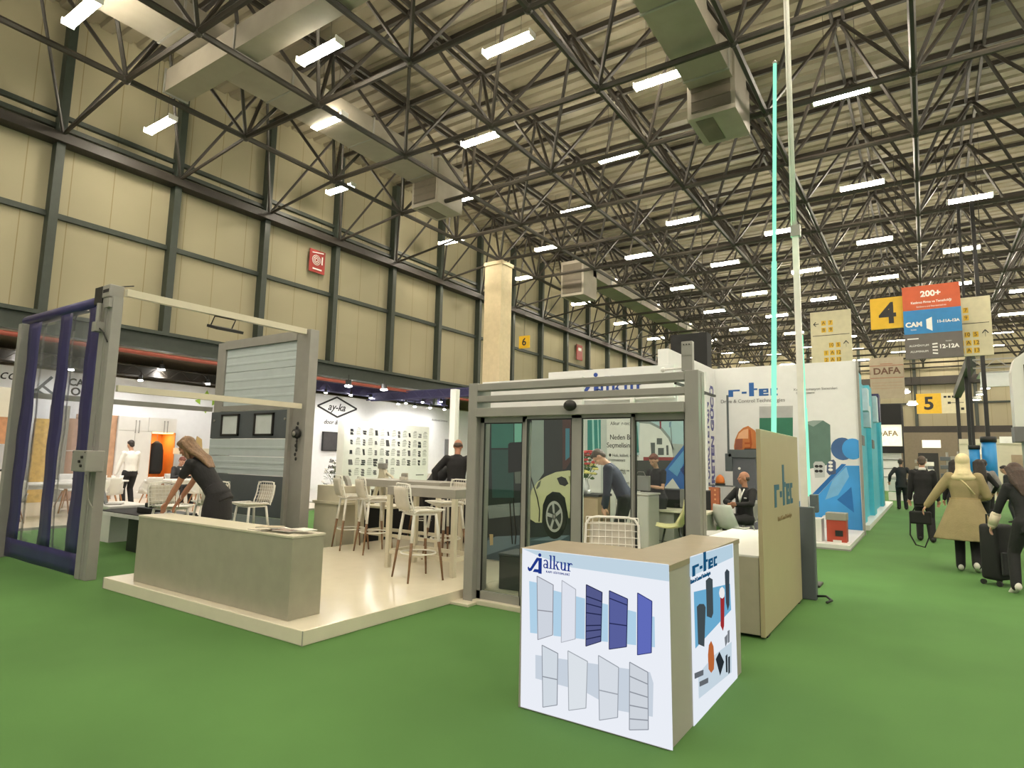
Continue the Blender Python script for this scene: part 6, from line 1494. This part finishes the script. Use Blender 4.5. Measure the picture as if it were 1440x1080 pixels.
# ================================================================ aisle: turquoise booth, signs, far stands
t = thing('turquoise_wall', 'turquoise booth wall with stepped fins along the aisle', 'booth wall', (-1.32, 17.6, 0))
b = B(); b.rbox(-0.6, 0, 0, 0.9, 0.12, 3.9, 0.004); b.rbox(-0.6, -0.1, 0.9, 3.2, 0.12, 3.85, 0.004); b.rbox(-0.6, 0.02, 3.2, 4.2, 0.12, 3.9, 0.004); b.rbox(-0.6, -0.1, 4.2, 8.0, 0.12, 3.85, 0.004); b.rbox(-0.6, 0.0, 8.0, 9.0, 0.12, 3.9, 0.004)
obj('wall', b, W['turq'], t)
b = B(); b.rbox(-0.8, 0.12, -0.3, 12, 0, 0.12, 0.004); obj('base', b, W['white'], t)
b = B(); b.box(0.0, 0.02, 0.1, 0.8, 2.05, 2.3); b.box(0.02, 0.04, 3.3, 4.1, 2.05, 2.3); obj('number_plate', b, W['greyink'], t)
b = B(); b.box(-0.1, 0.1, 1.2, 1.8, 3.0, 3.6); b.box(-0.1, 0.12, 4.5, 5.2, 2.9, 3.7); b.box(-0.1, 0.08, 2.0, 2.5, 2.6, 3.2); obj('hanging_garment', b, mat('pale_fabric', (206,222,232), 0.7), t)
b = B(); b.box(-0.1, 0.12, 5.8, 6.6, 3.0, 3.9); obj('hanging_garment', b, W['navy'], t)
b = B()
for yy in (-0.1, 3.1): b.tube([(-0.05, yy, 3.4), (-0.05, yy, 3.5)], 0.03, 8)
obj('wall_lamp', b, glow('wall_lamp', (255,255,250), 12), t)

def board(name, label, cat, x0, x1, y, z0, z1, m, wires=True, th=0.06):
    t = thing(name, label, cat, ((x0+x1)/2, y, z0))
    b = B(); b.rbox(-(x1-x0)/2, (x1-x0)/2, 0, th, 0, z1-z0, 0.006); obj('panel', b, m, t)
    if wires:
        b = B()
        for s in (-0.4, 0.4): b.tube([(s*(x1-x0), th/2, z1-z0), (s*(x1-x0), th/2, ZL - z0)], 0.01, 4)
        obj('hanging_wire', b, W['steel'], t)
    return t
S4 = [(-1.067,6.048),(-0.329,6.031),(-1.053,5.197)]
t = board('aisle_number_sign', 'yellow hanging sign with black number 4', 'sign', S4[0][0], S4[1][0] + 0.06, 19, S4[2][1], S4[0][1], W['yellow'])
text('number', '4', 0.78, (0.0, -0.004, (S4[0][1]-S4[2][1])*0.46), '-Y', W['ink'], t, bold=0.02)
SO = [(-0.317,6.238),(0.919,6.197),(-0.299,5.6),(-0.296,4.97),(-0.311,4.31),(0.891,4.314)]
x0, x1, zt, zb = SO[0][0], SO[1][0], SO[0][1], SO[4][1]
t = board('hall_direction_banner', 'hanging banner in orange, blue and grey bands with white lettering', 'banner', x0, x1, 18.9, zb, zt, W['slate'])
w = x1 - x0; H_ = zt - zb
b = B(); b.box(-w/2, w/2, -0.004, 0, SO[2][1]-zb, H_); obj('orange_band', b, W['orange'], t)
b = B(); b.box(-w/2, w/2, -0.004, 0, SO[3][1]-zb, SO[2][1]-zb); obj('blue_band', b, W['blue'], t)
WI = W['whiteink']
text('banner_text', '200+', 0.21, (0, -0.008, H_*0.88), '-Y', WI, t, bold=0.008)
text('banner_text', 'Katılımcı Firma ve Temsilciliği', 0.082, (0, -0.008, H_*0.77), '-Y', WI, t, bold=0.002, sx=0.88)
text('banner_text', 'Exhibitors and Representatives', 0.06, (0, -0.008, H_*0.71), '-Y', WI, t, sx=0.85)
text('banner_text', 'CAM', 0.17, (-w*0.32, -0.008, H_*0.47), '-Y', WI, t, bold=0.008)
text('banner_text', '11-11A-12A', 0.095, (w*0.27, -0.008, H_*0.49), '-Y', WI, t, bold=0.005)
text('banner_text', 'GLASS', 0.045, (-w*0.33, -0.008, H_*0.40), '-Y', WI, t)
text('banner_text', 'ALÜMİNYUM', 0.072, (-w*0.25, -0.008, H_*0.18), '-Y', WI, t)
text('banner_text', 'ALUMINIUM', 0.072, (-w*0.25, -0.008, H_*0.10), '-Y', WI, t)
text('banner_text', '12-12A', 0.14, (w*0.26, -0.008, H_*0.15), '-Y', WI, t, bold=0.005)
text('banner_text', 'SALON', 0.04, (w*0.26, -0.008, H_*0.22), '-Y', WI, t)
b = B(); b.xz([(-w*0.10, H_*0.41), (0, H_*0.37), (0, H_*0.56), (-w*0.10, H_*0.53)], -0.008, 0.003)
obj('banner_symbol', b, WI, t); b = B()
for k in range(4): b.bar((-w*0.02, -0.007, H_*(0.07 + 0.04*k)), (w*0.07, -0.007, H_*(0.06 + 0.045*k)), 0.006, 0.035)
obj('banner_symbol', b, WI, t); b = B(); b.box(-w*0.45, -w*0.25, -0.008, -0.004, H_*0.27, H_*0.285)
obj('banner_symbol', b, WI, t)
def direction(label, x0, x1, y, z0, z1, right):
    t = board('direction_sign', label, 'sign', x0, x1, y, z0, z1, W['ivory'])
    w, h = x1 - x0, z1 - z0
    b = B(); b.box(-w*0.45, w*0.45, -0.006, 0, h*0.545, h*0.555)
    for k in range(3):
        for j in range(2 + (k > 0)):
            pass
    obj('divider', b, W['ink'], t)
    spots = [(-0.17, 0.78, 'A'), (0.0, 0.78, '7'), (-0.17, 0.65, '8'), (0.0, 0.65, '9'), (0.0, 0.36, '10'), (0.17, 0.36, '5'), (-0.13, 0.22, '1'), (0.02, 0.22, 'A'), (0.17, 0.22, '12'), (-0.13, 0.09, '2'), (0.02, 0.09, 'A'), (0.17, 0.09, '13')]
    for a, c, s_ in spots: obj('number_tile', B().box(w*a - w*0.055, w*a + w*0.055, -0.006, 0, h*c - h*0.045, h*c + h*0.045), W['yellow'], t)
    for a, c, s_ in spots: text('sign_text', s_, w*0.13, (w*a, -0.008, h*c), '-Y', W['ink'], t)
    ar = B()
    ax, az = w*0.36, h*0.37
    ar.bar((ax, -0.005, az - h*0.06), (ax, -0.005, az + h*0.05), 0.006, 0.025*w); ar.bar((ax - w*0.06, -0.005, az), (ax, -0.005, az + h*0.055), 0.006, 0.02*w); ar.bar((ax + w*0.06, -0.005, az), (ax, -0.005, az + h*0.055), 0.006, 0.02*w)
    if not right:
        ax, az = -w*0.36, h*0.77
        ar.bar((ax - w*0.06, -0.005, az), (ax + w*0.07, -0.005, az), 0.006, 0.02*w); ar.bar((ax - w*0.06, -0.005, az), (ax, -0.005, az + h*0.04), 0.006, 0.02*w); ar.bar((ax - w*0.06, -0.005, az), (ax, -0.005, az - h*0.04), 0.006, 0.02*w)
    obj('arrow', ar, W['ink'], t)
SL = [(-2.961,6.52),(-1.78,6.501),(-2.949,4.947)]
direction('ivory direction sign with arrows left of the tall light boom, above the white wall', SL[0][0], SL[1][0], 22, SL[2][1] - 0.2, SL[0][1], False)
SR = [(0.515,5.995),(1.552,5.916),(0.944,4.385)]
direction('ivory direction sign partly behind the coloured banner', SR[0][0], SR[1][0], 19.4, SR[2][1], SR[1][1], True)
SD = [(-2,6.54),(-0.643,6.574),(-2.022,4.628),(-1.373,5.828)]
t = board('framed_logo_banner', 'beige hanging banner with an ornate framed logo', 'banner', SD[0][0], SD[1][0], 33, SD[2][1], SD[0][1], mat('taupe_sign', (160,148,128), 0.6))
hh = SD[0][1] - SD[2][1]
text('logo_text', 'DAFA', 0.42, (0, -0.006, hh*0.66), '-Y', mat('brown_ink', (96,66,50), 0.6), t, bold=0.012)
b = B(); r_ = (-0.66, 0.66, hh*0.50, hh*0.80)
for p, q_ in (((r_[0],r_[2]),(r_[1],r_[2])),((r_[1],r_[2]),(r_[1],r_[3])),((r_[1],r_[3]),(r_[0],r_[3])),((r_[0],r_[3]),(r_[0],r_[2])),((-0.25,hh*0.84),(0.25,hh*0.84))): b.bar((p[0],-0.005,p[1]),(q_[0],-0.005,q_[1]),0.006,0.035)
for k in range(3): b.box(-0.6, 0.6, -0.006, 0, hh*(0.38 - 0.07*k), hh*(0.385 - 0.07*k))
obj('logo_frame', b, mat('rust_ink', (150,100,80), 0.6), t)
S5 = [(-0.317,5.87),(0.913,5.906),(-0.303,4.672),(1.928,5.864)]
t = board('aisle_number_sign', 'yellow hanging sign with black number 5 and white half', 'sign', S5[0][0], S5[3][0] + 0.15, 44, S5[2][1], S5[0][1], W['ivory'])
w = S5[3][0] + 0.15 - S5[0][0]; h = S5[0][1] - S5[2][1]; wy = S5[1][0] - S5[0][0]
b = B(); b.box(-w/2, -w/2 + wy, -0.005, 0, 0, h); obj('yellow_half', b, W['yellow'], t)
text('number', '5', 1.05, (-w/2 + wy*0.5, -0.012, h*0.48), '-Y', W['ink'], t, bold=0.03)
b = B()
for k in range(3): b.box(-w/2 + wy + 0.12 + 0.2*k, -w/2 + wy + 0.26 + 0.2*k, -0.005, 0, h*0.76, h*0.86)
b.box(-w/2 + wy + 0.3, w/2 - 0.1, -0.005, 0, h*0.50, h*0.53); b.box(-w/2 + wy + 0.3, -w/2 + wy + 0.45, -0.006, 0, h*0.46, h*0.57); b.box(w/2 - 0.25, w/2 - 0.1, -0.005, 0, h*0.15, h*0.27)
obj('pictogram', b, W['ink'], t)
# black suspended box behind the door frame
BKq = [(-6.653,5.378),(-5.496,5.186),(-6.639,4.43),(-5.509,4.382)]
t = thing('black_screen_tower', 'black suspended screen box above the glass door frame', 'screen box', ((BKq[0][0]+BKq[1][0])/2, 19, BKq[2][1] - 0.15))
w = (BKq[1][0]-BKq[0][0])/2
b = B(); b.rbox(-w, w, 0, 0.5, 0, BKq[0][1] - BKq[2][1] + 0.35, 0.01); obj('box', b, W['blackm'], t)
b = B()
for s in (-0.7, 0.7): b.tube([(s*w, 0.25, 1.2), (s*w, 0.25, ZL - BKq[2][1])], 0.012, 4)
obj('hanging_wire', b, W['steel'], t)

# distant DAFA booth with lit sign
D0 = [(-1.975,4.233),(-1.265,4.303),(-2.011,3.402),(-1.333,2.785),(-2.047,1.751)]
t = thing('distant_booth', 'far white booth with black canopy and a lit ornate sign', 'booth', (D0[0][0], 42, 0))
w = 1.6
b = B(); b.box(-0.6, w*0.6, 0, 2, D0[0][1] - 0.3, D0[0][1] + 0.9); b.box(-0.6, w*0.6, -0.1, 0, D0[3][1] - 0.5, D0[3][1] - 0.1); obj('canopy', b, W['blackm'], t)
b = B(); b.box(-0.55, w*0.55, 0.1, 0.3, D0[3][1] - 0.1, D0[0][1] - 0.3); obj('lit_sign', b, mat('lit_sign', (232,228,206), 0.6, emit=0.5), t)
text('sign_text', 'DAFA', 0.42, (0.15, 0.09, (D0[3][1] + D0[0][1])/2 - 0.1), '-Y', mat('tan_ink', (140,120,90), 0.6), t, bold=0.01)
b = B(); b.box(-0.5, w*0.5, 0.3, 0.4, 0.1, D0[3][1] - 0.5); obj('back_wall', b, W['whitewall'], t)
b = B()
for x in (-0.58, w*0.58): b.bar((x, 0, 0), (x, 0, D0[0][1] + 0.9), 0.08)
for k in range(3): b.bar((-0.5, 0.25, 0.9 + 0.5*k), (0.8, 0.25, 0.9 + 0.5*k), 0.03)
obj('post', b, W['black'], t)
t = thing('glass_display_case', 'grey glass display case at the foot of the far white booth', 'display case', (-0.9, 33.5, 0))
b = B(); b.rbox(-0.6, 0.6, -0.4, 0.4, 0, 0.35, 0.01); obj('base', b, W['white'], t)
b = B(); b.box(-0.58, 0.58, -0.38, 0.38, 0.35, 0.95); obj('vitrine', b, W['pane'], t)
b = B(); b.box(-0.6, 0.6, -0.4, 0.4, 0.95, 0.98); obj('lid', b, W['dgrey'], t)
# chrome mannequin / product rack clutter behind the crowd
rnd = random.Random(21)
for k in range(7):
    x = rnd.uniform(-1.0, 3.2); y = rnd.uniform(40, 56)
    t = thing('product_stand', ['tall chrome product stand left of the far aisle','short grey product stand in the far aisle','chrome stand with a round head far down the aisle','grey rack beside the far booths','slim chrome rack near the far wall','dark product stand under the number 5 sign','tall grey stand near the far wall'][k], 'product stand', (x, y, 0))
    h = rnd.uniform(1.6, 2.6)
    b = B(); b.tube([(0,0,0.02),(0,0,h)], 0.06, 8); b.lathe([(0.35,0),(0.35,0.03),(0.05,0.05)], seg=14); obj('pole', b, W['alu'], t)
    b = B()
    for j in range(3): b.rbox(-0.35, 0.35, -0.08, 0.08, h*(0.4+0.2*j), h*(0.4+0.2*j)+0.22, 0.02)
    obj('product', b, (W['grey'], W['dgrey'], W['cream'], W['wire'])[k % 4], t)

# right hand stands
CN = [(1.839,4.396),(2.901,4.395),(1.875,5.024),(1.234,3.612),(1.933,3.593)]
t = thing('white_canopy_stand', 'large white canopy stand with dark steel frame on the right', 'stand', (0, 27, 0))
xc = CN[0][0]; zc0 = CN[0][1]; zc1 = CN[2][1]
b = B(); b.box(xc - 0.1, xc + 7, 0.2, 0.3, zc0, zc1 - 0.12); b.box(xc - 0.1, xc + 7, 0.2, 2, zc1 - 0.14, zc1 - 0.10); obj('canopy', b, W['whitewall'], t)
b = B()
for z in (zc1 + 0.02, zc1 + 0.32): b.bar((xc - 0.3, 0, z), (xc + 7, 0, z), 0.05)
for k in range(22): b.bar((xc - 0.3 + 0.33*k, 0, zc1 + (0.02 if k % 2 else 0.32)), (xc - 0.3 + 0.33*(k+1), 0, zc1 + (0.32 if k % 2 else 0.02)), 0.03)
obj('lattice_truss', b, W['alu'], t)
b = B(); b.bar((xc - 0.35, 0.1, zc1 + 0.25), (xc - 0.35, 12, zc1 + 0.25), 0.3, 0.35); obj('side_beam', b, W['greensteel'], t)
for y in (3.0, 12): 
    b = B(); b.bar((xc - 0.35, y, 0), (xc - 0.35, y, zc1 + 0.1), 0.16); obj('post', b, W['black'], t)
for y, l in ((1.0, 'first'), (3.5, 'second'), (6.0, 'third'), (8.5, 'fourth')):
    s_ = thing('canopy_downlight', '%s round downlight along the dark beam of the white canopy' % l, 'downlight', (xc + 0.25, 27 + y, zc1 - 0.35), 0, 'canopy downlights')
    b = B(); b.tube([(0,0,0),(0,0,0.14)], 0.16, 14); b.bar((0,0,0.14),(0,0,0.3),0.03); obj('housing', b, W['white'], s_, True)
    b = B(); b.tube([(0,0,-0.01),(0,0,-0.001)], 0.15, 14); obj('lens', b, glow('downlight_lens', (255,252,250), 25), s_)
for x, y, z, l in ((-0.75, 36, 5.2, 'round spotlight in front of the framed beige banner'), (-0.5, 42, 5.1, 'smaller round spotlight below the framed beige banner')):
    s_ = thing('hanging_downlight', l, 'downlight', (x, y, z))
    b = B(); b.tube([(0,0,0),(0,0,0.18)], 0.2, 14); obj('housing', b, W['white'], s_, True)
    b = B(); b.ball((0,0,0), (0.26,0.26,0.08), 12); obj('lens', b, glow('downlight_lens2', (255,250,255), 25), s_, True)
    b = B(); b.tube([(0,0,0.18),(0,0,ZL - z)], 0.015, 4); obj('hanging_wire', b, W['steel'], s_)
# white pillar with rounded top at the right edge and a grey screen
PQ = [(1.247,2.702),(1.426,3.403),(1.22,2.233),(1.293,1.197)]
t = thing('rounded_pylon', 'white and grey rounded pylon cut by the right picture edge', 'pylon', (PQ[0][0], 13, 0))
z1 = PQ[1][1] + 0.1; z0 = PQ[2][1]
b = B(); b.prism([(0.0, z0), (0.0, z1 - 0.35), (0.05, z1 - 0.15), (0.2, z1 - 0.03), (0.4, z1), (1.2, z1), (1.2, z0)], lambda a, c: (a, 0, c), lambda a, c: (a, 0.4, c)); obj('upper_shell', b, W['white'], t)
b = B(); b.box(-0.02, 1.2, -0.01, 0.41, z0 - 0.25, z0); obj('grey_band', b, W['greyink'], t)
b = B(); b.box(0.1, 1.2, 0.0, 0.4, 0.0, z0 - 0.25); obj('lower_post', b, W['grey'], t)
b = B(); b.box(0.16, 1.0, -0.02, 0, z0 + 0.35, z1 - 0.25); obj('screen', b, W['black'], t)
# blue hanging cylinders
CYq = [(1.261,2.113),(1.625,2.335),(1.584,1.616)]
for k, (x, z, l, s) in enumerate(((CYq[0][0], CYq[0][1], 'shorter blue cylinder with black cap hanging in the aisle', 0.8), (CYq[1][0], CYq[1][1], 'longer blue cylinder with black cap hanging in the aisle', 1.1))):
    t = thing('blue_cylinder', l, 'hanging cylinder', (x, 24, z))
    b = B(); b.tube([(0,0,0),(0,0,-1.15*s)], 0.17*s, 16); obj('body', b, mat('cyl_blue', (44,140,206), 0.4), t, True)
    b = B(); b.tube([(0,0,0),(0,0,0.16*s)], 0.19*s, 16); obj('cap', b, W['black'], t, True)
    b = B(); b.bar((0,0,0.15*s),(0,0,ZL - z),0.1*s); obj('hanger', b, W['black'], t)
    b = B(); b.tube([(0,0,-1.15*s),(0,0,-z)], 0.05, 8); obj('stem', b, W['alu'], t)
# product counter with red leaflets
t = thing('side_counter', 'white counter with small displays at the right edge of the aisle', 'counter', (3.4, 24.5, 0))
b = B(); b.rbox(-1.2, 1.5, -0.5, 0.5, 0, 1.0, 0.01); obj('body', b, W['grey'], t)
b = B(); b.rbox(-1.25, 1.55, -0.55, 0.55, 1.0, 1.05, 0.01); obj('worktop', b, W['white'], t)
for k in range(5):
    s_ = thing('leaflet_display', ['red and white leaflet leftmost on the right counter','white leaflet second on the right counter','red leaflet in the middle of the right counter','white leaflet fourth on the right counter','red leaflet rightmost on the right counter'][k], 'leaflet', (2.4 + 0.45*k, 24.3, 1.052), 0, 'leaflets on the right counter')
    b = B(); b.box(-0.16, 0.16, 0, 0.02, 0, 0.3, Matrix.Rotation(-0.4, 4, 'X')); obj('sheet', b, W['whiteink'], s_)
    b = B(); b.box(-0.12, 0.12, -0.006, 0, 0.06, 0.2, Matrix.Rotation(-0.4, 4, 'X')); obj('print', b, W['red'] if k % 2 == 0 else W['greyink'], s_)
t = thing('beige_booth', 'beige booth wall with small framed notices under the far beam', 'booth', (3.6, 38, 0))
b = B(); b.box(-2.2, 6, 0, 0.2, 0, 2.7); b.box(-2.2, 6, -0.05, 0, 2.7, 2.95); obj('wall', b, W['cream'], t)
b = B(); b.box(-0.2, 1.0, -0.06, -0.01, 0, 2.2); obj('door_sample', b, mat('taupe_door', (160,140,118), 0.6), t)
b = B(); b.box(1.4, 2.6, -0.06, -0.01, 0.9, 2.0); obj('red_poster', b, mat('dull_red', (140,50,44), 0.6), t)
b = B()
for x, z in ((-1.6, 2.2), (-0.6, 2.75), (1.0, 2.3), (2.2, 2.4)): obj('notice', B().box(x, x + 0.5, -0.07, -0.06, z, z + 0.32), W['whiteink'], t)
t = thing('far_shop_front', 'row of dark and lit shop fronts under the far wall beam', 'booth', (0, 58, 0))
b = B(); b.box(-6, 16, 0, 0.3, 0, 4.2); obj('wall', b, mat('far_booth', (120,108,92), 0.7), t)
b = B()
for k in range(8): b.box(-5.5 + 2.5*k, -4.2 + 2.5*k, -0.05, 0, 0, 2.6)
obj('opening', b, W['black'], t)
b = B()
for k in range(8): b.box(-5.2 + 2.5*k, -4.0 + 2.5*k, -0.08, -0.02, 3.0, 3.6)
obj('lit_name_board', b, mat('far_lit', (240,236,224), 0.6, emit=0.4), t)
# more distant stands on the left side of the aisle to close the view (behind the white walls)
t = thing('far_white_stand', 'plain white stand backs behind the turquoise wall', 'booth', (-9.5, 30, 0))
b = B(); b.box(-4, 5.5, 0, 0.2, 0, 3.0); b.box(5.4, 5.6, 0, 18, 0, 3.2); obj('wall', b, W['whitewall'], t)

# ================================================================ labels of the ceiling lamps: place in the lamp grid
ORD = ['first','second','third','fourth','fifth','sixth','seventh','eighth','ninth','tenth','eleventh','twelfth','thirteenth','fourteenth','fifteenth','sixteenth','seventeenth','eighteenth','nineteenth','twentieth','twenty-first','twenty-second','twenty-third','twenty-fourth']
ls = [o for o in bpy.data.objects if o.name.startswith('ceiling_lamp')]
rows = sorted({round(o.location.y, 2) for o in ls})
for r, yv in enumerate(rows):
    for k, o in enumerate(sorted([o for o in ls if round(o.location.y, 2) == yv], key=lambda o: o.location.x)):
        o['label'] = 'twin tube ceiling lamp, %s from left wall in %s row across the hall' % (ORD[k], ORD[r])
        o['group'] = 'twin tube ceiling lamps'

# lettering becomes real mesh
dg = bpy.context.evaluated_depsgraph_get()
for o in [o for o in bpy.data.objects if o.type == 'FONT']:
    me = bpy.data.meshes.new_from_object(o.evaluated_get(dg)); nm = o.name.split('.')[0]
    n = bpy.data.objects.new(nm, me); COL.objects.link(n); n.matrix_local = o.matrix_local.copy(); p = o.parent; loc = o.matrix_basis.copy()
    n.parent = p; n.matrix_basis = loc
    bpy.data.objects.remove(o)
# ================================================================ world, camera
w = bpy.data.worlds.new('World'); SC.world = w; w.use_nodes = True
w.node_tree.nodes['Background'].inputs[0].default_value = (1.0, 0.94, 0.85, 1); w.node_tree.nodes['Background'].inputs[1].default_value = 0.55
cam = bpy.data.cameras.new('camera'); co = bpy.data.objects.new('camera', cam); COL.objects.link(co)
cam.sensor_fit = 'HORIZONTAL'; cam.sensor_width = 36.0; cam.lens = 36.0 * 864.8 / 1440.0
cam.clip_start = 0.05; cam.clip_end = 300
yaw, pitch, roll = math.radians(33.898), math.radians(6.8355), math.radians(1.2276)
f = Vector((-math.sin(yaw)*math.cos(pitch), math.cos(yaw)*math.cos(pitch), math.sin(pitch)))
r0 = Vector((math.cos(yaw), math.sin(yaw), 0)); u0 = r0.cross(f)
r1 = math.cos(roll)*r0 + math.sin(roll)*u0; u1 = -math.sin(roll)*r0 + math.cos(roll)*u0
co.matrix_world = Matrix(((r1.x,u1.x,-f.x,0),(r1.y,u1.y,-f.y,0),(r1.z,u1.z,-f.z,1.55),(0,0,0,1)))
SC.camera = co
# ceiling-side fill of the stand: lamps of the neighbouring hall bays come from the lamp grid itself
SC.view_settings.view_transform = 'Standard'; SC.view_settings.look = 'None'
SC.view_settings.exposure = 0.55; SC.view_settings.gamma = 1.0; SC.view_settings.use_curve_mapping = False
SC.cycles.max_bounces = 8; SC.cycles.transparent_max_bounces = 16; SC.cycles.sample_clamp_indirect = 8.0
